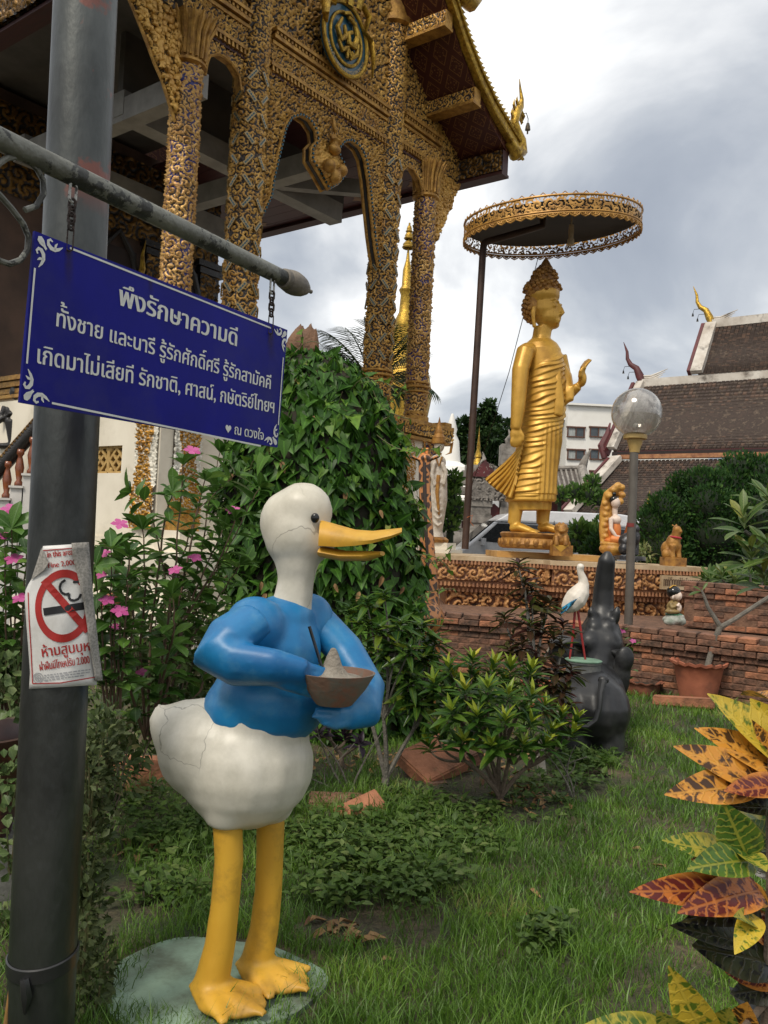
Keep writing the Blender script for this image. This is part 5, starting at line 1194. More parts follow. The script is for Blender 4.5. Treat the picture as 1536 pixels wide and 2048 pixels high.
mb=MB(); mb.ell(q(1231,1005,-.02),(.066,.064,.085)); mb.tube([q(1230,1030),q(1230,1015)],.04,8); mb.ell(q(1231,1040,-.03),(.085,.07,.07)); mb.tube([q(1222,1036,-.09),q(1222,1058,-.12),q(1232,1073,-.14),q(1242,1074,-.14)],[.036,.03,.026,.02],8); mb.ell(q(1239,1007,-.03),(.016,.02,.02)); organic(mb,'body',m_skin,.010,2,parent=t)
mb=MB(); mb.ell(q(1228,999,.0),(.072,.072,.06)); mb.ell(q(1228,988,0),(.032,.032,.035)); mb.obj('hair',m_blk,t)
m_dark=M('black_silver_paint',(.05,.05,.055),(.02,.02,.022),rough=.4,metal=.4,scale=14,dirt=(.35,.35,.36),dscale=7,damt=.6)
t,q=figure('dark_guardian','dark silver-touched guardian beast partly behind the lamp post on the platform','statue',1258,1120,11.9,None,None)
mb=MB(); mb.box(q(1260,1116),(.36,.25,.06)); mb.obj('plinth_block',m_dark,t,False,None)
mb=MB(); mb.ell(q(1254,1083),(.12,.13,.12)); mb.ell(q(1266,1075,-.03),(.10,.09,.15)); mb.ell(q(1269,1058,-.05),(.075,.07,.07)); mb.tube([q(1262,1085,-.08),q(1262,1110,-.09)],[.05,.045],8); mb.tube([q(1272,1085,-.04),q(1272,1110,-.05)],[.045,.04],8); mb.ell(q(1248,1098,-.05),(.08,.08,.085)); organic(mb,'beast_body',m_dark,.011,2,parent=t)
t,q=figure('gold_singha','upright golden mythical lion with red collar at the right end of the platform','statue',1346,1133,12.1,None,None)
mb=MB(); mb.box(q(1346,1124),(.30,.24,.13)); mb.obj('plinth_block',m_gp2,t,False,None)
mb=MB(); mb.ell(q(1336,1098,.05),(.10,.11,.12)); mb.ell(q(1346,1088),(.105,.09,.14)); mb.tube([q(1349,1085),q(1352,1072,-.02),q(1353,1062,-.03)],[.085,.065,.06],10); mb.ell(q(1354,1059,-.04),(.062,.055,.055)); mb.ell(q(1360,1063,-.06),(.035,.035,.03)); mb.tube([q(1352,1054,.0),q(1353,1048,.02)],[.03,.008],6); mb.tube([q(1346,1052,0),q(1344,1048,0)],[.02,.006],6)
for x,dd in ((1345,-.08),(1357,-.02)): mb.tube([q(x,1090,dd),q(x,1105,dd),q(x,1116,dd)],[.045,.035,.045],8)
mb.ell(q(1333,1108,-.06),(.07,.06,.07)); organic(mb,'lion_body',m_gp2,.010,2,parent=t)
mb=MB(); c=q(1351,1075,-.02); mb.tube([c+Vector((.075*math.cos(a),.075*math.sin(a),-.01*math.cos(a))) for a in [k*2*math.pi/14 for k in range(14)]],.013,6,closed=True); mb.obj('red_collar',M('red_ribbon',(.42,.03,.05),rough=.5),t)
# white and gold deity left of the platform
t,q=figure('white_deity','slender white and gold crowned deity statue on a stepped white pedestal','statue',876,1245,13.6,None,None)
mb=MB(); 
for y0,y1,w in ((1245,1225,.62),(1225,1205,.54),(1205,1180,.44),(1180,1108,.30),(1108,1098,.38),(1098,1085,.30)):
    a,b_=q(874,y0),q(874,y1); mb.box((a+b_)/2,(w,w,b_.z-a.z+.004))
mb.obj('pedestal',m_white,t,False,None)
m_dw2=M('white_stucco_paint',lin((206,198,186)),lin((176,164,148)),rough=.55,scale=14,bump=.2)
mb=MB(); mb.tube([q(871,1085),q(871,1062),q(876,1000),q(878,960),q(876,935)],[.16,.11,.15,.13,.10],12); mb.ell(q(875,925),(.14,.10,.13)); mb.ell(q(878,893),(.085,.085,.10)); mb.tube([q(884,925,-.1),q(892,945,-.14),q(888,970,-.15)],[.04,.035,.03],8); mb.tube([q(868,925,-.1),q(864,950,-.12),q(870,972,-.14)],[.04,.035,.03],8)
for k in range(7): mb.tube([q(868,960+k*14,-.12),q(876,968+k*14,-.16),q(884,962+k*14,-.11)],.018,6)
organic(mb,'body',m_dw2,.016,2,parent=t)
mb=MB(); c=q(877,884); mb.lathe([(.11,-.03),(.12,.0),(.10,.05),(.105,.07),(.07,.13),(.075,.15),(.045,.22),(.02,.32),(.003,.40)],14,c); mb.lathe([(.19,0),(.20,.05),(.15,.09)],14,q(872,1085)); mb.tube([q(872,915,-.11),q(878,932,-.13),q(884,914,-.11)],.02,6); mb.tube([q(877,950,-.14),q(874,985,-.17),q(878,1030,-.15)],[.03,.03,.015],6,flat=.5)
for s_ in (-1,1): mb.tube([c+Vector((s_*.11,0,-.06)),c+Vector((s_*.22,.02,.0)),c+Vector((s_*.20,.02,-.16)),c+Vector((s_*.12,0,-.2))],[.02,.06,.05,.01],8,flat=.35)
mb.obj('crown',m_gp2,t)
# giraffe
m_gir,nt,b=newmat('giraffe_patches'); L=nt.links.new
tc=N(nt,'ShaderNodeTexCoord'); v=N(nt,'ShaderNodeTexVoronoi',feature='DISTANCE_TO_EDGE',i_Scale=13.0); L(tc.outputs['Object'],v.inputs['Vector']); k=N(nt,'ShaderNodeMapRange',i_1=.10,i_2=.14); L(v.outputs['Distance'],k.inputs[0])
mx=N(nt,'ShaderNodeMix',data_type='RGBA'); mx.inputs[6].default_value=(.50,.20,.06,1); mx.inputs[7].default_value=(.055,.026,.014,1); L(k.outputs[0],mx.inputs[0]); L(mx.outputs[2],b.inputs['Base Color']); b.inputs['Roughness'].default_value=.45
GD=7.9; gq0=G(850,1480); gq0=P(858,1100,GD); gro=Vector((gq0.x,GD,0)); t=thing('giraffe_statue','orange giraffe statue with dark patches seen from behind beside the ivy mound','statue',gro)
q=lambda x,y,dd=0.0: P(x,y,GD+dd)-gro
mb=MB(); mb.tube([q(852,1215,.05),q(856,1150,.05),q(852,1040,.1),q(849,960,.14),q(849,925,.16)],[.13,.085,.062,.055,.06],12); mb.ell(q(849,918,.22),(.065,.13,.062)); mb.ell(q(845,1235,-.1),(.20,.36,.17))
for x,dd in ((835,-.38),(868,-.38),(840,.2),(866,.2)): p=q(x,1270,dd); mb.tube([p,Vector((p.x,p.y,p.z*.5)),Vector((p.x,p.y,.0))],[.07,.05,.045],8)
for s_ in (-1,1): mb.tube([q(849+s_*12,920,.14),q(849+s_*24,914,.12),q(849+s_*33,913,.12)],[.025,.034,.008],8,flat=.5)
organic(mb,'body',m_gir,.012,3,parent=t)
mb=MB(); mb.tube([q(856,1140,-.03),q(851,1040,.035),q(849,960,.08),q(849,925,.10)],[.012,.016,.018,.016],6); mb.obj('mane',M('dark_mane',(.03,.016,.01),rough=.6),t)
mb=MB()
for s_ in (-1,1): mb.tube([q(849+s_*4,912,.16),q(849+s_*5,900,.16)],[.014,.012],6); mb.ell(q(849+s_*5,899,.16),.016)
mb.obj('horn',m_org,t)
# ------------------------------------------------------------------ black elephant with stork
m_ele=M('black_elephant_paint',(.010,.010,.011),(.018,.018,.019),rough=.42,scale=4,dirt=(.06,.06,.058),dscale=2.6,damt=.7,bump=.12,bscale=18)
ED=6.35; eo=G(1185,1512); eo=Vector((P(1185,1512,ED).x,ED,0)); t=thing('elephant_statue','black elephant statue seen from behind with its trunk raised straight up','statue',eo)
q=lambda x,y,dd=0.0: P(x,y,ED+dd)-eo
mb=MB(); mb.ell(q(1178,1415,.10),(.285,.40,.29)); mb.ell(q(1186,1390,.45),(.25,.33,.27)); mb.ell(q(1145,1420,.0),(.18,.25,.22)); mb.ell(q(1215,1420,.0),(.16,.25,.22))
for x,dd,r in ((1148,-.08,.135),(1216,-.08,.125),(1160,.62,.11),(1218,.62,.11)):
    p=q(x,1440,dd); mb.tube([p,Vector((p.x,p.y,.20)),Vector((p.x,p.y,-.03))],[r*1.25,r,r*1.05],14)
mb.tube([q(1188,1370,.5),q(1192,1330,.58),q(1197,1295,.64),q(1201,1265,.69),q(1204,1238,.73),q(1205,1215,.74)],[.19,.185,.205,.175,.125,.095],18)
mb.ell(q(1180,1288,.56),(.12,.12,.12)); mb.ell(q(1216,1288,.56),(.12,.12,.12)); mb.ell(q(1187,1255,.60),(.075,.09,.075)); mb.ell(q(1213,1255,.60),(.075,.09,.075))
mb.tube([q(1203,1250,.72),q(1205,1225,.74),q(1207,1180,.74),q(1211,1140,.72),q(1214,1118,.70),q(1216,1102,.69)],[.125,.094,.084,.076,.070,.022],16)
mb.tube([q(1188,1240,.62),q(1182,1222,.60),q(1182,1212,.60)],[.05,.035,.012],8); mb.tube([q(1228,1240,.62),q(1234,1222,.60),q(1236,1212,.60)],[.05,.035,.012],8)
organic(mb,'body',m_ele,.014,7,parent=t)
mb=MB(); mb.tube([q(1165,1290,.5),q(1130,1280,.40),q(1106,1290,.34)],[.06,.095,.035],12,flat=.4); mb.ell(q(1122,1304,.38),(.105,.04,.135)); mb.tube([q(1108,1290,.34),q(1098,1278,.33)],[.05,.012],8); organic(mb,'ear',m_ele,.012,3,parent=t)
mb=MB(); mb.tube([q(1225,1300,.5),q(1244,1310,.42)],[.06,.06],10,flat=.5); mb.ell(q(1244,1345,.40),(.07,.04,.20)); mb.ell(q(1250,1318,.38),(.075,.04,.10)); organic(mb,'ear',m_ele,.012,3,parent=t)
mb=MB(); mb.tube([q(1206,1362,-.24),q(1201,1385,-.29),q(1199,1415,-.31),q(1192,1440,-.32),q(1175,1453,-.33),q(1155,1453,-.33),q(1140,1446,-.33)],[.030,.022,.020,.020,.020,.018,.010],8); mb.ell(q(1207,1360,-.22),(.04,.03,.03)); mb.obj('tail',m_ele,t)
ct=q(1167,1322,.12); mb=MB(); mb.lathe([(.145,-.16),(.128,-.07),(.125,-.02),(.132,-.015),(.132,-.002),(.0,-.002)],28,ct); sdl=mb.obj('saddle_drum',M('grey_drum',(.10,.105,.10),(.07,.072,.07),rough=.6,scale=12,dirt=(.22,.20,.16),dscale=9,damt=.6),t)
mb=MB(); mb.lathe([(.136,0),(.138,.008),(.130,.012),(0,.012)],28,ct); mb.obj('green_lid',M('verdigris_lid',lin((118,150,128)),lin((92,118,98)),rough=.6,scale=12),sdl)
so3=ct+eo+Vector((0,0,.012)); SD=ED+.12
t=thing('stork_statue','white stork statue with blue wing tips on red legs atop the elephant saddle','statue',so3)
q=lambda x,y,dd=0.0: P(x,y,SD+dd)-so3
m_sw2=M('stork_white',lin((224,216,204)),lin((200,190,176)),rough=.5,scale=6); m_leg=M('stork_red',lin((150,40,40)),lin((120,30,30)),rough=.5)
mb=MB(); mb.tube([q(1128,1220),q(1140,1210),q(1152,1197),q(1162,1182),q(1167,1170)],[.035,.07,.085,.07,.045],12); mb.tube([q(1167,1172),q(1166,1158),q(1161,1145),q(1160,1136)],[.045,.034,.026,.026],10); mb.ell(q(1161,1134,.0),(.028,.034,.028)); mb.tube([q(1161,1136,.02),q(1164,1140,.14)],[.016,.003],6)
organic(mb,'body',m_sw2,.008,3,parent=t)
mb=MB(); 
for k in range(6): mb.tube([q(1160-k*2.5,1194+k*2.5,-.075+.004*k),q(1142-k*2,1205+k*3,-.072),q(1125-k*.8,1215+k*2.6,-.035)],[.006,.014,.006],6,flat=.5)
mb.obj('blue_wing',M('stork_blue',lin((40,140,178)),lin((22,70,100)),rough=.4,scale=30),t)
mb=MB(); mb.tube([q(1148,1206,-.07),q(1135,1214,-.07),q(1122,1224,-.04)],[.005,.010,.008],6); mb.obj('black_quill',m_blk,t)
for a,b_,c in (((1150,1222),(1146,1270),(1139,1320)),((1156,1222),(1163,1270),(1171,1322))):
    mb=MB(); mb.tube([q(*a),q(*b_),q(*c)],[.010,.009,.007],8); e=q(*c)
    for an in (-.5,0,.5): mb.tube([e,e+Vector((.04*math.cos(an),.04*math.sin(an)-.01,.0))],[.006,.004],5)
    mb.obj('leg',m_leg,t)
# ------------------------------------------------------------------ globe lamp
LD=9.95; lo_=P(1257,1250,LD); t=thing('globe_lamp','street lamp with a clear round globe on a thin grey post by the platform','street lamp',Vector((lo_.x,LD,0)))
q=lambda x,y,dd=0.0: P(x,y,LD+dd)-Vector((lo_.x,LD,0))
b0_=q(1254,1300); mb=MB(); mb.tube([Vector((b0_.x,0,0)),q(1257,1240),q(1268,905)],[.05,.05,.05],16); mb.obj('post',M('grey_post',lin((106,100,92)),lin((88,82,76)),rough=.5,metal=.3,scale=5),t)
mb=MB(); p=q(1262,1054,-.0); mb.lathe([(.052,0),(.052,.045)],16,p); mb.obj('tape_band',M('dull_red_tape',lin((120,44,40)),rough=.6),t)
m_col=M('cream_collar',lin((186,158,98)),lin((168,138,80)),rough=.5,scale=5)
p=q(1269,905); mb=MB(); mb.lathe([(.055,0),(.06,.03),(.085,.12),(.09,.15),(.13,.155),(.135,.16),(.135,.20),(.128,.205)],24,p); mb.obj('collar',m_col,t)
mb=MB(); mb.lathe([(.10,.205),(.105,.225),(.0,.226)],20,p); mb.obj('gasket',m_blk,t)
gc=q(1273.5,826); GR=50*LD/FPX
m_glass,nt,b=newmat('weathered_acrylic'); L=nt.links.new
tr=N(nt,'ShaderNodeBsdfTransparent'); tr.inputs[0].default_value=(.92,.91,.89,1); gl=N(nt,'ShaderNodeBsdfGlossy',i_Roughness=.12); gl.inputs[0].default_value=(.8,.8,.8,1); df=N(nt,'ShaderNodeBsdfDiffuse'); df.inputs[0].default_value=(.55,.53,.50,1)
fr=N(nt,'ShaderNodeLayerWeight',i_0=.28); m1=N(nt,'ShaderNodeMixShader'); m2_=N(nt,'ShaderNodeMixShader')
tc=N(nt,'ShaderNodeTexCoord'); no=N(nt,'ShaderNodeTexNoise',i_Scale=5.0,i_Detail=6.0); mp=N(nt,'ShaderNodeMapping'); mp.inputs['Scale'].default_value=(2.5,2.5,.6); L(tc.outputs['Object'],mp.inputs[0]); L(mp.outputs[0],no.inputs['Vector']); mr=N(nt,'ShaderNodeMapRange',i_1=.4,i_2=.75,i_3=.10,i_4=.36); L(no.outputs[0],mr.inputs[0])
L(mr.outputs[0],m2_.inputs[0]); L(tr.outputs[0],m2_.inputs[1]); L(df.outputs[0],m2_.inputs[2]); fm=N(nt,'ShaderNodeMapRange',i_1=.0,i_2=1.0,i_3=.05,i_4=.55); L(fr.outputs['Facing'],fm.inputs[0]); L(fm.outputs[0],m1.inputs[0]); L(m2_.outputs[0],m1.inputs[1]); L(gl.outputs[0],m1.inputs[2]); L(m1.outputs[0],nt.nodes['Material Output'].inputs[0]); nt.nodes.remove(b)
mb=MB(); mb.ell(Vector((0,0,0)),(GR,GR,GR),n=40,m=24); o=mb.obj('globe',m_glass,t,True,None,loc=gc); q2=o.modifiers.new('t','SOLIDIFY'); q2.thickness=.004
mb=MB(); mb.ell(p+Vector((0,0,.30)),(.035,.035,.045)); mb.tube([p+Vector((0,0,.22)),p+Vector((0,0,.28))],.022,8); mb.obj('bulb',m_lampw,t)
# ------------------------------------------------------------------ brick terraces
m_brick=M('old_brick',lin((138,98,78)),lin((100,70,54)),rough=.9,scale=9,dirt=lin((58,46,38)),dscale=4,damt=.85,bump=.5,bscale=50)
m_brick2=M('sooty_brick',lin((122,90,72)),lin((84,62,50)),rough=.9,scale=9,dirt=lin((46,40,34)),dscale=4,damt=.85,bump=.5,bscale=50)
m_brick3=M('orange_brick',lin((168,112,82)),lin((138,92,66)),rough=.9,scale=9,dirt=lin((84,60,44)),dscale=5,damt=.7,bump=.5,bscale=50)
m_mortar=M('mortar',lin((128,96,76)),lin((92,68,54)),rough=.95,scale=12,bump=.5)
def brickmesh(l,h,d,mat,seed):
    rr=random.Random(seed); mb=MB(); mb.box((0,0,0),(l,d,h)); me=mb.mesh('brick',mat,False)
    bm=__import__('bmesh').new(); bm.from_mesh(me); __import__('bmesh').ops.bevel(bm,geom=bm.edges[:],offset=.008,segments=1,affect='EDGES')
    for v in bm.verts: v.co+=Vector((rr.uniform(-1,1),rr.uniform(-1,1),rr.uniform(-1,1)))*.0022
    bm.to_mesh(me); bm.free(); return me
BL,BH,BDp=.226,.0625,.11
BM=[brickmesh(BL,BH,BDp,m,i) for i,m in enumerate((m_brick,m_brick2,m_brick,m_brick3,m_brick2,m_brick))]
def brickwall(name,lab,p,q,z0,n,proj=(),holes=None,thick=.3,cap=0,limit=300):
    p=Vector((p[0],p[1],0)); q=Vector((q[0],q[1],0)); e=(q-p).normalized(); Ln=(q-p).length
    t=thing(name,lab,'brick wall',p,math.atan2(e.y,e.x)); st=BH+.0065
    H=n*st; mb=MB(); mb.box((Ln/2,thick/2-.011,z0+H/2-.01),(Ln-.01,thick,H-.02)); mb.obj('mortar_core',m_mortar,t,False,None)
    rr=random.Random(len(name)+int(p.x*100)); cnt=0
    for k in range(n):
        z=z0+(k+.5)*st; pj=proj[k] if k<len(proj) else 0
        off=(k%2)*(BL+.007)/2; m=int(Ln/(BL+.007))+2
        for j in range(m):
            x=j*(BL+.007)-off+BL/2
            if x<-.02 or x>Ln+.05: continue
            if holes and holes(x,k): continue
            if rr.random()<.012: continue
            o=link('brick',rr.choice(BM),t); o.location=(x+rr.uniform(-.003,.003),.035-pj+rr.uniform(-.006,.006),z+rr.uniform(-.002,.002)); o.rotation_euler=(0,rr.uniform(-.012,.012),rr.uniform(-.02,.02)); cnt+=1
    if cap:
        for j in range(int(Ln/.20)+1):
            for r_ in range(cap):
                o=link('coping_brick',rr.choice(BM),t); o.location=(j*.195+.05+rr.uniform(-.004,.004),.10-max(proj or (0,))+r_*.235,z0+H+.028+rr.uniform(-.003,.003)); o.rotation_euler=(rr.uniform(-.01,.01),0,math.pi/2+rr.uniform(-.03,.03)); o.scale=(1,1.6,.9)
    return t
WA,WB,WC=(.25,10.0),(2.55,9.42),(4.7,7.86)
brickwall('brick_terrace_wall','low weathered brick wall below the carved platform behind the yellow croton',WA,WB,0,9,(0,0,0,0,0,0,0,.03,.06),cap=1)
brickwall('brick_terrace_wall','low weathered brick wall behind the terracotta pots at the right',WB,WC,0,9,(0,0,0,0,0,0,.02,.06,.06),cap=1)
mb=MB(); pl=[(.25,10.05),(2.5,9.55),(4.75,7.95),(6.5,9.5),(5.0,13),(.3,13.5)]; mb.prism(pl,((1,0,0),(0,1,0),(0,0,.60)),(0,0,0)); o=mb.obj('terrace_fill',m_mortar,None,False,None); o['kind']='structure'
ub=P(1368,1215,10.2); 
brickwall('pierced_brick_wall','upper brick wall pierced with cross shaped holes behind the frangipani pot',(ub.x,10.2),(ub.x+2.4,10.2-1.55),.62,7,(0,0,0,0,0,.02,.04),holes=lambda x,k:(k in (1,2,3) and abs((x-.30)%.62-.31)<(.16 if k==2 else .09)),cap=1)
# ------------------------------------------------------------------ pots and blocks
m_terra=M('terracotta',lin((172,104,76)),lin((142,82,60)),rough=.85,scale=5,dirt=lin((98,70,56)),dscale=4,damt=.6,bump=.15)
m_terrd=M('mossy_terracotta',lin((140,84,60)),lin((96,60,44)),rough=.9,scale=6,dirt=lin((64,60,44)),dscale=4,damt=.8,bump=.25)
def pot(name,lab,p,r1,r0,h,mat,wavy=16,amp=.012,soil=True):
    t=thing(name,lab,'pot',p); n=64; mb=MB()
    prof=[(r0*.6,0),(r0,.0),(r0*1.03,.02),(r0+(r1-r0)*.5,h*.5),(r1*.93,h*.86),(r1*.96,h*.88),(r1*1.06,h*.93),(r1*1.08,h),(r1*.98,h),(r1*.90,h*.9),(r1*.85,h*.80)]
    vs=[]
    for i,(r,z) in enumerate(prof):
        for k in range(n):
            a=2*math.pi*k/n; w=(math.sin(a*wavy)*amp if 6<=i<=8 else 0); vs.append(Vector(((r+w)*math.cos(a),(r+w)*math.sin(a),z+w*.8)))
    fs=[(i*n+k,i*n+(k+1)%n,(i+1)*n+(k+1)%n,(i+1)*n+k) for i in range(len(prof)-1) for k in range(n)]; mb.add(vs,fs); mb.obj('vessel',mat,t)
    if soil: mb=MB(); mb.lathe([(r1*.86,h*.80),(r1*.5,h*.84),(0,h*.86)],24); mb.obj('soil',M('potting_soil',(.05,.035,.022),(.03,.02,.013),rough=.95,scale=30,bump=.6),t)
    return t
pp_=P(1395,1395,8.75); PT=Vector((pp_.x,8.75,0)); pot('flower_pot','large terracotta pot with frilled rim holding the bare forked stem',PT,.255,.17,.40,m_terra)
pp_=P(1286,1370,9.05); pot('bowl_planter','shallow frilled terracotta bowl sunk in the grass beside the elephant',Vector((pp_.x,9.05,-.04)),.19,.15,.17,m_terrd,12)
pp_=P(1545,1420,7.4); pot('flower_pot','small mossy pot with thick rim at the right edge of the lawn',Vector((pp_.x,7.4,-.02)),.16,.13,.22,m_terrd,0)
pp_=P(1165,1345,8.2); pot('bowl_planter','terracotta bowl half hidden behind the elephant ear',Vector((P(1085,1330,7.6).x,7.6,.0)),.17,.12,.30,m_terra,12)
def slab(name,lab,c,size,rot,mat,holes=0,bev=.008,cat='block'):
    import bmesh
    mb=MB(); mb.box((0,0,0),size); me=mb.mesh(name,mat,False); bm=bmesh.new(); bm.from_mesh(me); bmesh.ops.bevel(bm,geom=bm.edges[:],offset=bev,segments=2,affect='EDGES')
    for v in bm.verts: v.co+=Vector((RN.uniform(-1,1),RN.uniform(-1,1),RN.uniform(-1,1)))*bev*.25
    bm.to_mesh(me); bm.free(); o=link(name,me); o.location=c; o.rotation_euler=rot; return tag(o,lab,cat)
q=P(1364,1392,8.35); slab('clay_block','long hollow clay block lying on the grass in front of the frilled pot',Vector((q.x,8.3,.065)),(.56,.20,.085),(rad(-4),rad(-3),rad(-22)),m_brick3)
q=P(866,1560,5.25); slab('clay_block','big orange clay slab tilted on the soil under the crotons',Vector((q.x,5.35,.13)),(.36,.30,.09),(rad(24),rad(-14),rad(38)),m_brick3,bev=.012)
q=P(915,1560,5.5); slab('clay_block','dark worn clay slab propped behind the big orange slab',Vector((q.x,5.62,.09)),(.30,.22,.09),(rad(10),rad(-20),rad(20)),m_brick)
q=P(880,1590,5.3); slab('clay_block','thin clay slab lying flat beneath the big orange slab',Vector((q.x,5.3,.03)),(.34,.28,.06),(rad(2),rad(3),rad(30)),m_brick2)
q=P(668,1635,4.55); slab('clay_block','flat brick half sunk in the weeds right of the painted statue',Vector((q.x,4.75,.035)),(.30,.16,.06),(rad(6),0,rad(4)),m_brick)
q=P(720,1640,4.5); slab('clay_block','broken brick tilted on edge among the weeds right of the painted statue',Vector((q.x,4.6,.05)),(.26,.14,.05),(rad(30),rad(-18),rad(28)),m_brick3)
q=P(300,1585,5.2); slab('clay_block','long pale clay kerb block behind the tail of the painted statue',Vector((q.x,5.2,.05)),(.62,.13,.12),(0,0,rad(2)),m_brick3)
q=P(120,1200,7.6)
mb=MB(); q=P(235,1190,6.6); t=thing('clay_lump','lumpy brown clay sculpture among the pink flowers near the white plinth','sculpture',q)
for k in range(9): mb.ell(Vector((RN.uniform(-.12,.12),RN.uniform(-.05,.05),RN.uniform(-.12,.08))),(RN.uniform(.04,.07),.05,RN.uniform(.03,.05)))
organic(mb,'lump',m_terra,.012,2,parent=t)
# big glazed pot and stone block at the left edge
q=P(-55,1500,3.5); pot('glazed_pot','big dark glazed pot with orange rim at the left edge spilling small succulents',Vector((q.x,3.5,.22)),.24,.16,.42,M('glazed_pot',lin((70,40,34)),lin((50,30,28)),rough=.35,scale=5,dirt=lin((150,84,52)),dscale=3,damt=.7),0)
slab('stone_block','grey mossy stone block supporting the glazed pot at the left edge',Vector((P(-50,1700,3.45).x,3.5,.10)),(.50,.45,.25),(0,0,rad(5)),M('grey_stone',lin((104,104,98)),lin((76,76,72)),rough=.95,scale=6,bump=.4))
# kuman child figurine on the wall
KD=9.2; ko=P(1350,1252,KD); t=thing('child_figurine','small seated child figurine with black hair and clasped hands on the brick wall','figurine',ko)
q=lambda x,y,dd=0.0: P(x,y,KD+dd)-ko
mb=MB(); mb.ell(q(1348,1240),(.125,.11,.055)); mb.ell(q(1340,1244,-.06),(.07,.05,.04)); mb.ell(q(1360,1244,-.03),(.065,.06,.04)); mb.ell(q(1350,1232),(.10,.09,.035)); organic(mb,'rock_base',M('pale_rock',lin((176,176,168)),lin((116,124,112)),rough=.7,scale=16),t and .009,2,parent=t)
mb=MB(); mb.ell(q(1348,1229),(.095,.085,.022)); mb.obj('green_cloth',M('green_cloth',lin((74,120,88)),lin((48,88,62)),rough=.5,scale=20),t)
mb=MB(); mb.ell(q(1347,1214),(.075,.065,.075)); mb.ell(q(1345,1223,-.04),(.085,.06,.03)); mb.tube([q(1341,1206,-.05),q(1344,1216,-.075),q(1353,1212,-.08)],[.026,.024,.018],8); organic(mb,'jacket',M('olive_gilt_cloth',lin((146,124,78)),lin((116,96,58)),rough=.5,scale=30),.009,2,parent=t)
mb=MB(); mb.ell(q(1350,1189),(.062,.062,.066)); mb.ell(q(1356,1192,-.02),(.045,.045,.05)); mb.ell(q(1361,1193,-.03),(.013,.012,.012)); mb.tube([q(1355,1213,-.08),q(1359,1206,-.08)],[.022,.012],8); mb.ell(q(1346,1195,-.062),(.012,.010,.022)); mb.ell(q(1358,1216,-.06),(.03,.03,.045)); organic(mb,'body',m_skin,.007,2,parent=t)
mb=MB(); mb.ell(q(1347,1184,.01),(.076,.075,.068)); mb.obj('hair',m_blk,t); mb=MB(); mb.tube([q(1339,1176,-.03),q(1346,1171,-.02),q(1352,1172,.0)],.008,6); mb.obj('gold_hairband',m_gp,t); mb=MB(); mb.ell(q(1358,1188,-.045),(.008,.006,.006)); mb.obj('eye',m_blk,t)
# ------------------------------------------------------------------ van
m_vanw=M('white_van_paint',lin((206,206,208)),lin((196,196,198)),rough=.25,spec=.5,coat=.5); m_vans=M('silver_van_paint',lin((150,152,156)),lin((140,142,146)),rough=.28,metal=.4,coat=.5); m_win=M('dark_tinted_glass',(.010,.011,.013),(.014,.015,.017),rough=.06); m_tyre=M('tyre_rubber',(.014,.014,.014),rough=.8)
VD=25.0; vo=P(1096,1080,VD); t=thing('parked_van','silver high-roofed passenger van parked behind the golden statue platform','van',Vector((vo.x,VD,0)),rad(3))
vl=2.70
side=[(-vl,.45),(-vl,1.05),(-vl+.06,1.28),(-vl+.30,1.50),(-vl+.95,2.10),(-vl+1.30,2.32),(-vl+1.9,2.43),(vl-.9,2.44),(vl-.18,2.36),(vl-.05,2.1),(vl,1.2),(vl,.45)]
mb=MB(); mb.prism([p for p in side if True],((1,0,0),(0,0,1),(0,1.86,0)),(0,-.93,0)); body=mb.obj('van_body',m_vans,t,False,None); bv=body.modifiers.new('b','BEVEL'); bv.width=.07; bv.segments=3
mb=MB(); mb.prism([(-vl+1.0,2.13),(-vl+1.32,2.34),(-vl+1.9,2.46),(vl-.9,2.48),(vl-.2,2.40),(vl-.06,2.2),(vl-.06,2.13)],((1,0,0),(0,0,1),(0,1.80,0)),(0,-.94,0)); rf=mb.obj('roof_shell',m_vanw,t,False,None); bv=rf.modifiers.new('b','BEVEL'); bv.width=.05; bv.segments=2
for nm,pl in (('front_door_window',[(-vl+.50,1.54),(-vl+1.02,2.05),(-vl+1.52,2.05),(-vl+1.40,1.54),(-vl+1.3,1.50)]),('side_window',[(-vl+1.86,1.52),(-vl+1.72,2.05),(-.1,2.05),(-.1,1.40),(-vl+2.1,1.40)]),('side_window',[(-.05,1.40),(-.05,2.05),(1.35,2.05),(1.35,1.40)]),('rear_window',[(1.40,1.40),(1.40,2.05),(2.35,2.05),(2.40,1.42)])):
    mb=MB(); mb.prism(pl,((1,0,0),(0,0,1),(0,.02,0)),(0,-.942,0)); mb.obj(nm,m_win,t,False,None)
for x in (-1.70,1.65):
    mb=MB(); R_=Matrix.Rotation(math.pi/2,3,'X'); mb.lathe([(.1,-.1),(.33,-.1),(.35,-.07),(.35,.07),(.33,.1),(.1,.1)],24,(x,-.86,.35),R_); w=mb.obj('wheel',m_tyre,t)
    mb=MB(); mb.lathe([(0,.105),(.2,.105),(.22,.09)],16,(x,-.86,.35),R_); mb.obj('rim',m_vans,w)
mb=MB(); mb.box((-vl+1.22,-.95,1.22),(.22,.03,.05)); mb.box((-vl+1.72,-.95,1.2),(.05,.03,.14)); mb.obj('door_handle',m_blk,t,False,None)
mb=MB(); mb.box((-vl+.62,-1.08,1.52),(.12,.22,.20)); mb.obj('wing_mirror',m_vans,t,False,None)
mb=MB(); mb.prism([(-vl+.30,1.53),(-vl+.95,2.12),(-vl+.97,2.10),(-vl+.32,1.51)],((1,0,0),(0,0,1),(0,1.6,0)),(-.02,-.8,0)); mb.obj('windscreen',m_win,t,False,None)
mb=MB(); mb.box((0,-.945,2.10),(3.9,.012,.02)); mb.box((-.08,-.945,1.4),(.015,.012,1.6)); mb.obj('trim_line',m_win,t,False,None)
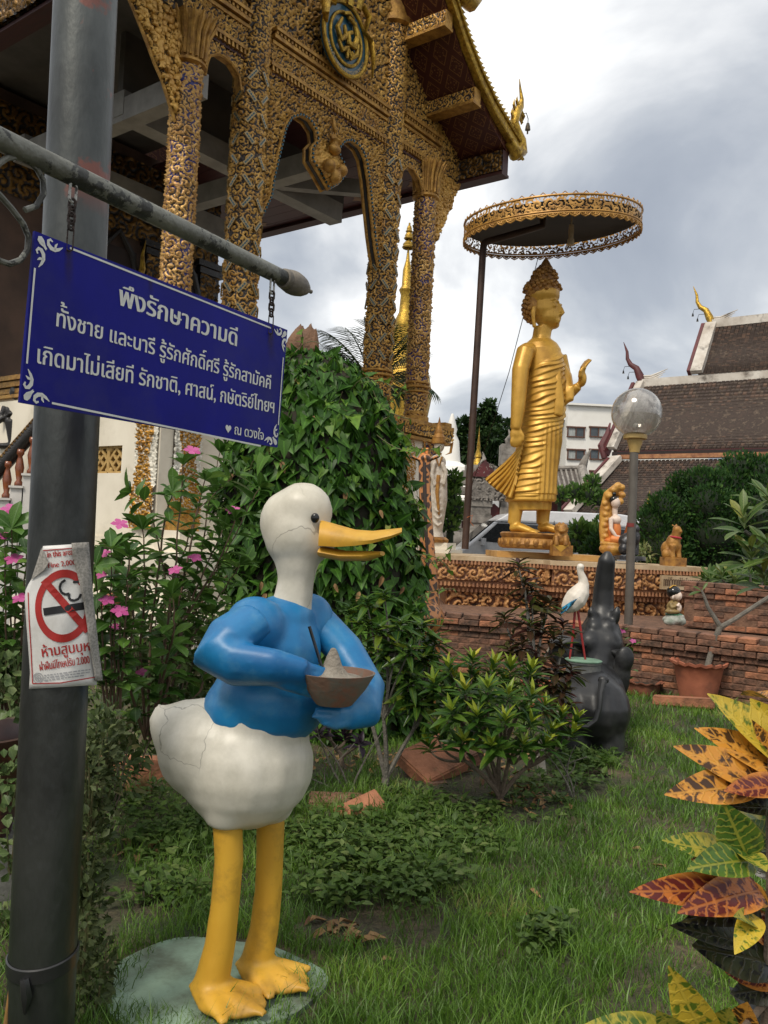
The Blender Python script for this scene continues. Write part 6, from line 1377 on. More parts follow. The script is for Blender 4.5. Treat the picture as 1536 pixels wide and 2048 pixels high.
# ------------------------------------------------------------------ white hotel block
m_hw=M('white_render',lin((232,230,224)),lin((222,219,212)),rough=.8,scale=.6,dirt=lin((196,190,178)),dscale=.4,damt=.4); m_hg=M('grey_render',lin((150,146,138)),rough=.8); m_fr=M('brown_frame',lin((92,60,46)),rough=.6); m_pane=M('window_glass',lin((84,92,98)),lin((60,66,70)),rough=.1,scale=.9); m_cur=M('pale_curtain',lin((170,174,172)),lin((140,146,146)),rough=.7,stretch=(6,1,1),scale=2); m_ac=M('ac_white',lin((196,196,190)),rough=.5)
hc=P(1128,1000,60); t=thing('white_apartment_block','plain white apartment block with brown framed sliding windows far behind','building',Vector((hc.x,60,0)))
q=lambda x,y,dd=0.0: P(x,y,60+dd)-Vector((hc.x,60,0))
zt=q(1180,812).z; mb=MB(); mb.box((5.0,4.0,zt/2),(10.0,8.0,zt)); mb.obj('wall',m_hw,t,False,None)
mb=MB(); mb.box((5.0,3.9,zt+.06),(10.2,8.3,.14)); mb.obj('parapet',m_hw,t,False,None)
mb=MB(); mb.box((-1.6,5.2,zt/2-.6),(3.2,6,zt-1.2)); mb.obj('wing',m_hg,t,False,None); mb=MB(); mb.box((-1.5,4.5,zt-.5),(3.2,7.4,.9)); mb.obj('wing_parapet',m_hw,t,False,None)
for yb_ in (867,912,955):
    for x0,x1 in ((1135,1168),(1180,1213)):
        a=q(x0,yb_); w=q(x1,yb_).x-a.x; h=.68
        c=Vector((a.x+w/2,-.03,q((x0+x1)/2,yb_).z+.1)); mb=MB()
        for dx_,dz_,sx_,sz_ in ((0,h/2,w+.2,.10),(0,-h/2,w+.1,.07),(-w/2,0,.08,h),(w/2,0,.08,h),(0,0,.06,h)): mb.box(c+Vector((dx_,0,dz_)),(sx_,.14 if sx_<w else .2,sz_))
        wf=mb.obj('window',m_fr,t,False,None)
        for s_,mt in ((-1,m_cur),(1,m_pane)): mb=MB(); mb.box(c+Vector((s_*w/4,.02,0)),(w/2-.08,.03,h-.1)); mb.obj('pane',mt if x0<1150 else (m_pane if s_<0 else m_cur),wf,False,None)
for y in (860,878,907): c=q(1117,y,2.1); mb=MB(); mb.box(c,(.85,.35,.6)); ac=mb.obj('air_conditioner',m_ac,t,False,None); mb=MB(); mb.lathe([(.22,0),(.22,.03),(0,.03)],16,c+Vector((-.1,-.18,0)),Matrix.Rotation(math.pi/2,3,'X')); mb.obj('fan_grille',m_hg,ac)
mb=MB(); mb.ell(q(1168,812,2),(.35,.35,.2)); mb.obj('roof_vent',m_hg,t)
# ------------------------------------------------------------------ viharn on the right: stepped tiled roofs
m_rt=M('dark_clay_tile',lin((66,53,46)),lin((44,37,33)),rough=.9,scale=5,dirt=lin((118,100,84)),dscale=5,damt=.7); m_rt2=M('clay_tile_light',lin((98,76,62)),lin((70,55,47)),rough=.9,scale=5); m_plas=M('mossy_white_plaster',lin((206,200,190)),lin((170,160,148)),rough=.85,scale=1.2,dirt=lin((70,60,52)),dscale=1.4,damt=.85); m_mar=M('maroon_wood',lin((92,34,36)),lin((66,26,28)),rough=.6,scale=3)
VA=math.atan2(-.607,.794); vq=P(1225,1000,34); VO=Vector((vq.x,34,0)); t=thing('tiled_vihara','long old temple hall with stepped brown tiled roofs and white ridges at the right','temple',VO,VA)
# local: x along ridge toward the viewer's right, y away from the viewer, z up
def vz(px,py,yl):
    """pixel -> local (x,z) on the vertical plane y=yl"""
    v=ray(px,py); n=Vector((-math.sin(VA),math.cos(VA),0)); o=VO+n*yl; k=n.dot(o-Vector((0,0,1.5)))/n.dot(v); w=Vector((0,0,1.5))+v*k; d=w-VO
    return d.x*math.cos(VA)+d.y*math.sin(VA), w.z
def tiled(name,y0,z0,y1,z1,x0a,x1a,x0b,x1b,rows,seed,parent,steep=1.15,tw_=.16):
    """roof slope from eave (y0,z0) up to ridge (y1,z1): real overlapping tiles joined into one part"""
    mb=MB(); mb.add([(x0a,y0,z0-.05),(x1a,y0,z0-.05),(x1b,y1,z1-.05),(x0b,y1,z1-.05)],[(0,1,2,3)]); sh=mb.obj(name,m_rt,parent,False,None)
    rr=random.Random(seed); V=[];F=[];mi=[]
    pos=lambda t:(y0+(y1-y0)*t,z0+(z1-z0)*(t**steep))
    for r_ in range(rows):
        t0,t1=r_/rows,(r_+1.25)/rows; xa=x0a+(x0b-x0a)*t0; xb=x1a+(x1b-x1a)*t0; n=int((xb-xa)/tw_)
        ya,za=pos(t0); yb,zb=pos(min(1,t1))
        for k in range(n):
            a=xa+k*tw_; j=rr.uniform(0,.018); g=.012; kk=len(V)
            V+=[(a+g,ya-.02,za+.055+j),(a+tw_-g,ya-.02,za+.055+j),(a+tw_-g,yb,zb+.0),(a+g,yb,zb+.0),(a+g,ya-.015,za-.0),(a+tw_-g,ya-.015,za-.0)]
            F+=[(kk,kk+1,kk+2,kk+3),(kk+4,kk+5,kk+1,kk)]; c=0 if rr.random()<.78 else 1; mi+=[c,c]
    o=link('roof_tile',npmesh('roof_tile',V,F,[m_rt,m_rt2],False,mi=mi),sh); o['kind']='stuff'
    return sh
xr,zr=vz(1285,770,1.8); xe,ze=vz(1226,902,0); xu,zu=vz(1412,672,3.2)
X1=16.0
lo2=tiled('mid_roof',0,ze,1.8,zr,xe,X1,xr,X1,22,1,t)
xb0,zb0=vz(1236,915,-.25); xb1,zb1=vz(1190,985,-1.5)
tiled('low_roof',-2.3,zb1-.9,-.15,zb0-.1,xb1-.6,X1,xb0,X1,26,2,t)
xt0,zt0=vz(1396,745,1.7); xt1,zt1=vz(1425,652,3.3)
tiled('top_roof',1.7,zt0-.1,3.3,zt1,xt0,X1,xt1,X1,34,3,t)
def plast(nm,p,q,w,h,mt=m_plas): mb=MB(); mb.beam(p,q,w,h); return mb.obj(nm,mt,t,False,None)
plast('ridge',(xr,1.85,zr+.06),(X1,1.85,zr+.06),.30,.34); plast('ridge',(xt1,3.35,zt1+.08),(X1,3.35,zt1+.08),.30,.34)
plast('gable_edge',(xe-.05,-.05,ze+.1),(xr-.05,1.75,zr+.1),.34,.22); plast('gable_edge',(xb1-.65,-2.35,zb1-.8),(xb0-.05,-.2,zb0),.5,.22); plast('gable_edge',(xt0-.05,1.65,zt0),(xt1-.05,3.3,zt1+.1),.45,.22)
plast('gable_board',(xt0-.35,1.7,zt0),(xt1-.35,3.3,zt1+.05),.14,.3,m_mar); plast('gable_board',(xe-.30,-.05,ze-.1),(xr-.3,1.75,zr),.14,.4,m_mar); plast('gable_board',(xb1-1.0,-2.35,zb1-.9),(xb0-.35,-.2,zb0-.1),.14,.3,m_mar)
plast('flashing',(xb0,-.22,zb0+.02),(X1,-.22,zb0+.02),.18,.16,m_terp)
mb=MB(); mb.box(((xe+X1)/2,.0,(ze+zb0)/2-.05),(X1-xe,.2,max(.2,ze-zb0))); mb.obj('clerestory',m_dkdoor,t,False,None)
mb=MB(); n_=60
for k in range(n_):
    x=xe+.2+k*.22
    mb.add([(x,-.06,ze-.02),(x+.22,-.06,ze-.02),(x+.18,-.06,ze-.16),(x+.11,-.06,ze-.27),(x+.04,-.06,ze-.16)],[(0,4,3,2,1)])
o=mb.obj('fretted_valance',m_mar,t,False,None); o['kind']='stuff'; s9=o.modifiers.new('t','SOLIDIFY'); s9.thickness=.04
mb=MB(); 
for k in range(3): mb.tube([(7.2-k*.1,1.68,zr+.0+.12*k),(8.0,1.66,zr-.22+.12*k),(8.8+k*.1,1.68,zr+.0+.12*k)],[.03,.05,.03],6)
mb.obj('ridge_ornament',m_plas,t)
def finial(x,y,z,s_,mat,nm,lean=-1):
    mb=MB(); mb.tube([(x+.1,y,z-.1),(x-.05,y,z+.35*s_),(x-.25*s_,y,z+.75*s_),(x-.55*s_,y,z+.95*s_),(x-.72*s_,y,z+1.25*s_),(x-.75*s_,y,z+1.6*s_),(x-.95*s_,y,z+2.1*s_)],[.16*s_,.20*s_,.15*s_,.12*s_,.09*s_,.07*s_,.01],10); f=mb.obj(nm,mat,t)
    for k in range(4): mb=MB(); mb.tube([(x+.05,y,z+.02+k*.10*s_),(x+.5*s_,y,z+k*.10*s_),(x+.95*s_+k*.1,y,z+.2*s_+k*.13*s_)],[.05*s_,.06*s_,.012],6); mb.obj('ridge_crest',m_plas,f)
    mb=MB(); 
    for dx_,dz_ in ((-.3,.55),(-.55,.85)): mb.tube([(x+dx_*s_+.1,y,z+dz_*s_),(x+dx_*s_-.25,y,z+dz_*s_+.02),(x+dx_*s_-.3,y,z+dz_*s_-.15)],.012,4); mb.lathe([(.05,-.12),(.03,0)],6,(x+dx_*s_-.3,y,z+dz_*s_-.15))
    mb.obj('wind_bell',m_blk,f)
finial(xt1-.1,3.35,zt1+.1,.80,m_bright,'golden_finial'); finial(xr-.1,1.85,zr+.1,.85,m_mar,'maroon_finial')
mb=MB(); mb.tube([(xe-.3,-.1,ze-.3),(xe-.45,-.1,ze+.2),(xe-.35,.2,ze+.7),(xe-.38,.5,ze+1.2)],[.12,.16,.12,.03],8); mb.obj('naga_tail',m_mar,t)
mb=MB(); mb.box((X1/2+1,2.0,(zb1-.9)/2),(X1-2,6.0,zb1-.9)); mb.obj('wall',m_white,t,False,None)
# ------------------------------------------------------------------ grey stucco gate and minor shrines behind the van
m_stu=M('grey_stucco',lin((148,142,134)),lin((104,98,92)),rough=.9,scale=3,dirt=lin((58,56,52)),dscale=2,damt=.7,bump=.5,bscale=14)
m_stuc=carvemat('carved_stucco',lin((150,144,136)),lin((70,64,60)),lin((112,106,100)),metal=0,rough=.9,t0=.1,t1=.4)
so4=P(960,1080,30); t=thing('stucco_gate','weathered grey carved stucco gate with red arches behind the silver van','gate',Vector((so4.x,30,0)))
q=lambda x,y,dd=0.0: P(x,y,30+dd)-Vector((so4.x,30,0))
def stack(mb,px,yb,yt,w,n=8):
    a,b_=q(px,yb),q(px,yt); 
    for k in range(n):
        z0=a.z+(b_.z-a.z)*k/n; z1=a.z+(b_.z-a.z)*(k+1)/n; ww=w*(1.25 if k in (0,n-1,n-2) else 1.0+.12*(k%2)); mb.box(((a.x+b_.x)/2,0,(z0+z1)/2),(ww,ww,(z1-z0)*.98))
mb=MB(); stack(mb,901,1110,1000,.7); stack(mb,957,1095,965,.75); stack(mb,1018,1100,890,.6,10); mb.obj('gate_pier',m_stu,t,False,None)
mb=MB(); 
for px,y0,w in ((957,965,1.6),(957,950,1.2),(957,938,.9)): c=q(px,y0); mb.box(c,(w,.8,.22))
c=q(985,985); mb.box(c,(2.6,.7,.25)); mb.obj('gate_lintel',m_stu,t,False,None)
a,b_=q(925,1000),q(1010,925); relief('gate_carving',m_stuc,t,a.x,b_.x,a.z,b_.z,-.42,.03,.10,lambda X,Z:scroll(X,Z,.35,91),[(a.x,a.z),(a.x+.2,a.z+.8),(a.x+.6,b_.z),(b_.x-.3,b_.z-.2),(b_.x,a.z)])
mb=MB()
for px in (935,985):
    c=q(px,1050); mb.prism([(-.42,-.9),(.42,-.9),(.42,.2),(.3,.5),(0,.75),(-.3,.5),(-.42,.2)],((1,0,0),(0,0,1),(0,.2,0)),c+Vector((0,-.2,0)))
mb.obj('red_arch',m_mar,t,False,None)
mb=MB(); c=q(966,950); mb.prism([(-.5,-.1),(.5,-.1),(0,.5)],((1,0,0),(0,0,1),(0,.2,0)),c+Vector((0,-.5,0))); mb.obj('red_gable',m_mar,t,False,None)
for px,y,s_ in ((966,935,.6),(1000,955,.5),(940,960,.4),(900,990,.6),(1018,885,.5)): c=q(px,y); mb=MB(); mb.tube([c+Vector((0,-.1,-.2)),c+Vector((-.12*s_,-.1,.15*s_)),c+Vector((.02,-.1,.5*s_)),c+Vector((-.05,-.1,.9*s_))],[.2*s_,.22*s_,.12*s_,.02],8); mb.obj('stucco_finial',m_stu,t)
mb=MB()
for k in range(14): c=q(885+k*9+RN.uniform(-4,4),1085-abs(RN.gauss(0,14)),-1.2); mb.ell(c,(RN.uniform(.12,.3),.2,RN.uniform(.12,.3)),n=8,m=6)
organic(mb,'stucco_figure',m_stu,.06,2,parent=t)
sq=P(955,940,36); t=thing('small_chedi','small white stupa with golden spire behind the stucco gate','stupa',Vector((sq.x,36,0))); z=sq.z
mb=MB(); mb.lathe([(.9,0),(.8,z-1.2),(.6,z-1.0),(.55,z-.4),(.3,z-.2),(.22,z+.1)],16); mb.obj('bell',m_hw,t); mb=MB(); mb.lathe([(.25,z+.1),(.26,z+.3),(.12,z+.5),(.16,z+.55),(.06,z+.9),(.08,z+.95),(.02,z+1.5),(0,z+1.9)],12); mb.obj('spire',m_bright,t)
sq=P(900,935,38); t=thing('white_shrine','white plastered shrine roof showing between the deity statue and the pole','shrine',Vector((sq.x,38,0))); z=sq.z
mb=MB(); mb.lathe([(2.4,0),(2.3,z-1.2),(2.0,z-.9),(1.6,z-.75),(1.5,z-.5),(1.0,z-.35),(.9,z),(.45,z+.25),(.35,z+1.2),(.2,z+1.5),(.25,z+1.7),(.05,z+2.4)],12); mb.obj('dome',m_hw,t)
sq=P(1150,960,42); t=thing('grey_roofed_hall','low hall with a grey tiled roof and curled stucco ridge left of the tiled temple','building',Vector((sq.x,42,0)))
q=lambda x,y,dd=0.0: P(x,y,42+dd)-Vector((sq.x,42,0))
mb=MB(); a,b_,c,d=q(1095,985),q(1172,990),q(1188,930),q(1105,932); mb.add([a,b_,c+Vector((0,3,0)),d+Vector((0,3,0))],[(0,1,2,3)]); rf=mb.obj('roof',M('grey_tile',lin((92,84,78)),lin((66,60,56)),rough=.9,scale=3,stretch=(4,1,1)),t,False,None); rf.modifiers.new('t','SOLIDIFY').thickness=.15
mb=MB()
for k in range(9): s_=k/8; mb.beam(a.lerp(b_,s_)+Vector((0,-.03,.05)),d.lerp(c,s_)+Vector((0,2.97,.05)),.10,.06)
o=mb.obj('tile_ridge',m_stu,rf,False,None); o['kind']='stuff'
mb=MB(); mb.tube([b_+Vector((.1,-.1,0)),b_.lerp(c,.5)+Vector((.1,1.4,0)),c+Vector((.1,3,.1)),c+Vector((.3,3,.7)),c+Vector((.55,3,1.1))],[.28,.26,.25,.15,.03],8); mb.tube([d+Vector((0,3,.1)),c+Vector((0,3,.1))],.14,8); mb.obj('stucco_ridge',m_stu,t)
mb=MB(); mb.box((0,3.2,(a.z+.2)/2),(2.4,4,a.z+.2)); mb.obj('wall',m_mar,t,False,None)
# ------------------------------------------------------------------ golden chedi between the porch columns
cq=P(812,760,42); t=thing('golden_chedi','tall golden stupa spire showing between the two right porch columns','stupa',Vector((cq.x,42,0)))
zz=lambda y:P(800,y,42).z; K=42/FPX
mb=MB(); mb.lathe([(52*K,0),(52*K,zz(850)),(62*K,zz(790)),(56*K,zz(755)),(50*K,zz(740)),(46*K,zz(735)),(40*K,zz(715)),(36*K,zz(705)),(36*K,zz(690)),(28*K,zz(685)),(26*K,zz(660)),(20*K,zz(655)),(20*K,zz(640)),(13*K,zz(625)),(11*K,zz(590)),(15*K,zz(580)),(10*K,zz(572)),(9*K,zz(540)),(4*K,zz(520)),(2*K,zz(500))],32,(-8*K,0,0)); sp9=mb.obj('spire',m_bright,t)
mb=MB(); 
for y,r in ((492,11),(474,8),(460,5)): mb.lathe([(r*K,zz(y)),(r*K*1.05,zz(y-4)),(r*K*.7,zz(y-9)),(.05,zz(y-10))],16,(-8*K,0,0)); mb.tube([(-8*K+r*K*math.cos(a),r*K*math.sin(a),zz(y+2)) for a in [k*.5236 for k in range(12)]],.06,5,closed=True)
mb.tube([(-8*K,0,zz(500)),(-8*K,0,zz(445))],.05,6); mb.obj('tiered_parasol',m_bright,t)
# coloured flags behind
for x,c,lab in ((1258,lin((214,110,40)),'orange pennant flag leaning behind the lamp post'),(1286,lin((206,180,60)),'yellow pennant flag leaning right of the lamp post')):
    p=P(x,1050,15); mb=MB(); mb.prism([(-.10,-.25),(.05,-.25),(.10,.62)],((1,0,0),(0,0,1),(0,.012,0)),(0,0,0)); o=mb.obj('pennant_flag',M('flag_%d'%x,c,rough=.7),None,False,None,loc=p); tag(o,lab,'flag')
mb=MB(); q=P(602,740,6.9); mb.tube([q,P(600,700,6.9),P(598,672,6.9),P(606,650,6.9)],[.20,.15,.07,.01],8,flat=.5)
for k in range(5): c=P(585+k*10,705-(k%2)*10,6.85); mb.tube([c,c+Vector((0,0,.10)),c+Vector((.02,0,.2))],[.06,.05,.006],6)
o=organic(mb,'naga_crest',M('brown_naga',lin((120,86,58)),lin((84,58,40)),rough=.7,scale=12,bump=.4),.014,1); tag(o,'brown carved naga crest poking out above the ivy mound','sculpture')
# ------------------------------------------------------------------ foliage materials
lm_ivy=leafmat('vine_leaf',(.020,.062,.008),(.050,.125,.015),(.11,.20,.025),rough=.42,trans=.22,spec=.2)
lm_per=leafmat('periwinkle_leaf',(.040,.105,.016),(.085,.175,.028),(.14,.24,.045),rough=.36,vein=(.16,.25,.10),vamt=.55)
lm_herb=leafmat('herb_leaf',(.035,.062,.016),(.075,.110,.030),(.13,.12,.05),rough=.5,vamt=.2)
lm_succ=leafmat('succulent_leaf',(.07,.115,.035),(.12,.17,.06),(.17,.21,.08),rough=.45,vamt=.25)
lm_curl=leafmat('curly_croton_leaf',(.020,.055,.012),(.055,.115,.018),(.17,.21,.02),rough=.25,vamt=.5,vein=(.16,.20,.02))
lm_dwarf=leafmat('dwarf_croton_leaf',(.024,.070,.012),(.055,.120,.016),(.11,.18,.02),rough=.32,vamt=.45,vein=(.10,.16,.02))
lm_dwarfy=leafmat('dwarf_croton_young_leaf',(.15,.23,.02),(.30,.34,.03),(.48,.40,.035),rough=.35,vamt=.3,vein=(.35,.32,.05))
lm_darkc=leafmat('dark_croton_leaf',(.040,.014,.012),(.050,.055,.014),(.07,.12,.018),rough=.3,vamt=.3,vein=(.12,.03,.03))
lm_fran=leafmat('frangipani_leaf',(.050,.100,.022),(.095,.150,.030),(.22,.22,.04),rough=.4,vein=(.22,.26,.10),vamt=.6)
lm_cyp=leafmat('cypress_spray',(.013,.046,.009),(.032,.088,.014),(.075,.150,.026),rough=.6,trans=.1,vamt=0)
lm_tree=leafmat('tree_leaf',(.016,.040,.011),(.034,.070,.018),(.05,.09,.02),rough=.45,vamt=.1)
lm_shrub=leafmat('shrub_leaf',(.035,.085,.014),(.075,.150,.025),(.13,.2,.04),rough=.4,vamt=.2)
lm_palm=leafmat('palm_leaflet',(.020,.045,.014),(.045,.080,.024),(.09,.11,.04),rough=.4,vamt=.2)
lm_dry=leafmat('dry_leaf',(.20,.11,.045),(.30,.19,.09),(.12,.06,.03),rough=.8,trans=.1,vamt=.2,vein=(.14,.08,.04))
lm_pink=leafmat('pink_petal',(.50,.075,.26),(.62,.14,.36),rough=.5,trans=.3,vamt=0)
m_twig=M('twig_bark',(.16,.12,.085),(.09,.065,.045),rough=.9,scale=30,bump=.4); m_twigr=M('reddish_stem',(.13,.075,.045),(.08,.05,.03),rough=.8,scale=20); m_stemg=M('green_stem',(.08,.11,.03),(.10,.07,.035),rough=.7,scale=15); m_bark=M('grey_bark',(.19,.17,.14),(.11,.10,.085),rough=.9,scale=20,bump=.5)
K_ivy=LeafKind('leaf',lm_ivy,Lg=1,W=.78,n=4,fold=.10,droop=.22,shape='heart',back=.16)
K_ivyy=LeafKind('leaf',leafmat('young_vine_leaf',(.07,.15,.02),(.13,.22,.03),(.26,.26,.05),rough=.42,trans=.3,spec=.2),Lg=1,W=.7,n=4,fold=.12,droop=.2,shape='heart',back=.14)
K_per=LeafKind('leaf',lm_per,Lg=1,W=.46,n=5,fold=.16,droop=.22,shape='obov')
K_herb=LeafKind('leaf',lm_herb,Lg=1,W=.5,n=3,fold=.15,droop=.2,shape='lance')
K_succ=LeafKind('leaf',lm_succ,Lg=1,W=.85,n=3,fold=.18,droop=.15,shape='obov')
K_curl=LeafKind('leaf',lm_curl,Lg=1,W=.32,n=7,fold=.25,droop=.7,shape='lance',wave=.05)
K_dw=LeafKind('leaf',lm_dwarf,Lg=1,W=.27,n=4,fold=.2,droop=.22,shape='lance'); K_dwy=LeafKind('leaf',lm_dwarfy,Lg=1,W=.25,n=4,fold=.22,droop=.15,shape='lance')
K_dk=LeafKind('leaf',lm_darkc,Lg=1,W=.36,n=5,fold=.3,droop=.6,shape='obov',wave=.05)
K_fr=LeafKind('leaf',lm_fran,Lg=1,W=.27,n=6,fold=.14,droop=.20,shape='obov')
K_cyp=LeafKind('leaf_spray',lm_cyp,Lg=1,W=.55,n=2,fold=.2,droop=.1,shape='lance')
K_tree=LeafKind('leaf',lm_tree,Lg=1,W=.5,n=2,fold=.2,droop=.2,shape='lance'); K_shr=LeafKind('leaf',lm_shrub,Lg=1,W=.5,n=3,fold=.2,droop=.2,shape='lance')
K_palm=LeafKind('leaflet',lm_palm,Lg=1,W=.055,n=3,fold=.3,droop=.22,shape='lance'); K_dry=LeafKind('dry_leaf',lm_dry,Lg=1,W=.42,n=4,fold=.35,droop=.3,shape='lance',wave=.06)
rg=random.Random(5)
def flower_mesh():
    Vs=[];Fs=[];Us=[];off=0; k=LeafKind('petal',lm_pink,Lg=1,W=.75,n=3,fold=.05,droop=.12,shape='obov')
    ms=[orient((0,0,0),(math.cos(a),math.sin(a),.12),(0,0,1),1.0) for a in [i*2*math.pi/5 for i in range(5)]]
    V,F,U=joinleaves(k,ms); return npmesh('flower',V,F,lm_pink,True,uv=U)
FLW=flower_mesh()
def flower(root,pos,s,face=None):
    o=bpy.data.objects.new('flower',FLW); COL.objects.link(o); o.parent=root
    d=Vector(face or (rg.uniform(-.3,.3),-.55,.8)).normalized(); a,b,_=frame(d); 
    o.matrix_basis=Matrix(((a.x*s,b.x*s,d.x*s,pos[0]),(a.y*s,b.y*s,d.y*s,pos[1]),(a.z*s,b.z*s,d.z*s,pos[2]),(0,0,0,1)))
# ------------------------------------------------------------------ ivy mound
MD=6.75; mo=G(660,1480); mo=Vector((P(660,1300,MD).x,MD,0)); t=thing('ivy_mound','tall dome smothered in glossy heart shaped vine leaves behind the painted statue','vine',mo)
mp_=[(712,570,672),(730,545,705),(765,528,745),(800,515,775),(860,470,798),(930,440,815),(1000,432,830),(1080,440,842),(1160,450,848),(1250,470,850),(1350,500,850),(1450,520,850),(1540,530,850)]
def mi_(y,i):
    for a,b_ in zip(mp_,mp_[1:]):
        if y<=b_[0]: k=max(0,(y-a[0])/(b_[0]-a[0])); return a[i]+(b_[i]-a[i])*k
    return mp_[-1][i]
q=lambda x,y,dd=0.0: P(x,y,MD+dd)-mo
mb=MB(); vs=[];fs=[]
for i,(y,l,r_) in enumerate(mp_):
    c=(q(l,y)+q(r_,y))/2; h=(q(r_,y)-q(l,y))/2*.90
    for j in range(24): a=2*math.pi*j/24; vs.append(c+h*math.cos(a)+Vector((0,h.length*.8*math.sin(a),0)))
n=len(mp_); fs=[(i*24+j,(i+1)*24+j,(i+1)*24+(j+1)%24,i*24+(j+1)%24) for i in range(n-1) for j in range(24)]+[tuple(range(24))]
mb.add(vs,fs); mb.obj('vine_core',M('vine_core',(.016,.018,.009),(.03,.022,.013),rough=.95,scale=8,bump=.6,bscale=14),t)
Lv=[]
for k in range(5200):
    y=rg.uniform(708,1545); l,r_=mi_(y,1),mi_(y,2)
    a=rg.uniform(math.pi*.93,math.pi*2.07) if rg.random()<.9 else rg.uniform(0,math.pi); bump=1+.05*math.sin(y*.045+a*4)+.04*math.sin(a*9+y*.02)
    c=(q(l,y)+q(r_,y))/2; h=(q(r_,y)-q(l,y))/2; rad_=rg.uniform(.86,.99)*bump
    p=c+h*math.cos(a)*rad_+Vector((0,h.length*.82*math.sin(a)*rad_,0)); nr=Vector((math.cos(a),math.sin(a),.35+(.9 if y<760 else 0))).normalized()
    d=Vector((rg.uniform(-.8,.8),rg.uniform(-.5,.5),-1+ (rg.random()<.12)*1.3))+nr*rg.uniform(.2,.9)
    Lv.append((orient(p,d,nr+rdir(rg)*.6,rg.choice((.05,.07,.09,.10,.115,.135))*rg.uniform(.85,1.15)*(1.0 if y>780 else .8)),K_ivy))
for k in range(70):
    y=rg.uniform(730,1500); x=rg.uniform(mi_(y,1)+20,mi_(y,2)-20); l,r_=mi_(y,1),mi_(y,2); u=(2*x-l-r_)/(r_-l); p=q(x,y,-math.sqrt(max(0,1-u*u))*(r_-l)/2*MD/FPX*.86)
    Lv.append((orient(p,(rg.uniform(-.6,.6),-.4,-1),(rg.uniform(-.4,.4),-1,.3),rg.uniform(.06,.10)),K_dry if k%2 else K_ivyy))
foliage(t,Lv,300)
mb=MB(); Lt=[]
for k in range(34):
    y=rg.uniform(708,1250); l,r_=mi_(y,1),mi_(y,2); sd9=1 if rg.random()<.65 else -1; x=(r_ if sd9>0 else l)-sd9*rg.uniform(0,60) if y>760 else rg.uniform(l,r_)
    p=q(x,y,-.35*rg.random()); e=p+Vector((sd9*rg.uniform(.05,.32),rg.uniform(-.25,.0),rg.uniform(-.25,.28))); C=bez(p,(p+e)/2+rdir(rg)*.14,e,6); mb.tube(C,.0035,4)
    for c in C[1:]: Lt.append(orient(c,rdir(rg)+Vector((0,0,-.4)),Vector((0,-.5,.6))+rdir(rg)*.5,rg.uniform(.035,.075)))
V,F,U=joinleaves(K_ivyy,Lt); o=link('shoot_leaf',npmesh('shoot_leaf',V,F,K_ivyy.mat,True,uv=U),t); o['kind']='stuff'
for k in range(10):
    y=rg.uniform(705,1000); x=rg.uniform(mi_(y,1),mi_(y,2)); p=q(x,y,-.55*rg.random()); e=p+Vector((rg.uniform(-.3,.3),rg.uniform(-.2,.0),rg.uniform(.0,.25))); mb.tube(bez(p,(p+e)/2+rdir(rg)*.15,e,5),.003,4)
o=mb.obj('tendril',m_stemg,t); o['kind']='stuff'
# ------------------------------------------------------------------ stem plants
def stem_plant(name,lab,stems,kind,lsize,gap,base_d,flowers=(),group=None,stemmat=None,r0=.006,tipn=5,spread=.9,upw=.35,limit=220,cat='plant',bare=.25):
    """stems: list of (pts px,(depths)) from base to tip; opposite leaves at nodes, a whorl at each tip"""
    b0=stems[0][0]; o=P(b0[0][0],b0[0][1],base_d); o=Vector((o.x,base_d,max(o.z,0) if o.z<.4 else o.z)); t=thing(name,lab,cat,o,0,group)
    Lv=[]; mb=MB()
    for pts,dd in stems:
        W=[P(x,y,base_d+(dd if not hasattr(dd,'__len__') else dd[min(i,len(dd)-1)]))-o for i,(x,y) in enumerate(pts)]
        C=[]; 
        for i in range(len(W)-1):
            for s in range(6): C.append(W[i].lerp(W[i+1],s/6)+rdir(rg)*.004)
        C.append(W[-1]); n=len(C); mb.tube(C,[r0*(1-.65*i/(n-1)) for i in range(n)],6)
        acc=0; ph=rg.random()*6
        tot=sum((C[i+1]-C[i]).length for i in range(n-1)); run=0
        for i in range(n-1):
            seg=(C[i+1]-C[i]); run+=seg.length; acc+=seg.length
            if acc>gap and run>tot*bare:
                acc=0; ph+=1.57+rg.uniform(-.3,.3); tdir=seg.normalized(); a,b_,_=frame(tdir)
                for s in (0,math.pi):
                    r=(a*math.cos(ph+s)+b_*math.sin(ph+s)); d=r*spread+tdir*upw+Vector((0,0,rg.uniform(-.15,.2)))
                    Lv.append((orient(C[i]+r*.004,d,Vector((0,0,1))+rdir(rg)*.25+tdir*.2,lsize*rg.uniform(.7,1.15)),kind))
        tdir=(C[-1]-C[-3]).normalized(); a,b_,_=frame(tdir)
        for k in range(tipn):
            an=k*2.4+ph; r=a*math.cos(an)+b_*math.sin(an); Lv.append((orient(C[-1],r*.75+tdir*rg.uniform(.35,1.1),tdir+rdir(rg)*.2,lsize*rg.uniform(.55,.95)),kind))
    so_=mb.obj('stem',stemmat or m_twigr,t); foliage(t,Lv,limit)
    for (x,y,dd,s) in flowers: flower(t,P(x,y,base_d+dd)-o,s*.88)
    return t
def fan(b,tip,n,w,h,dd=.25):
    out=[]
    for k in range(n):
        f=(k/(n-1)-.5)*2 if n>1 else 0; x=tip[0]+f*w+rg.uniform(-8,8); y=tip[1]+abs(f)*h+rg.uniform(-14,14)
        out.append(([(b[0]+f*14,b[1]),((b[0]+x)/2+f*10,(b[1]+y)/2+rg.uniform(-10,10)),(x,y)],[0,rg.uniform(-dd,dd)*.6,rg.uniform(-dd,dd)]))
    return out
GP='pink periwinkle bushes among the lawn'
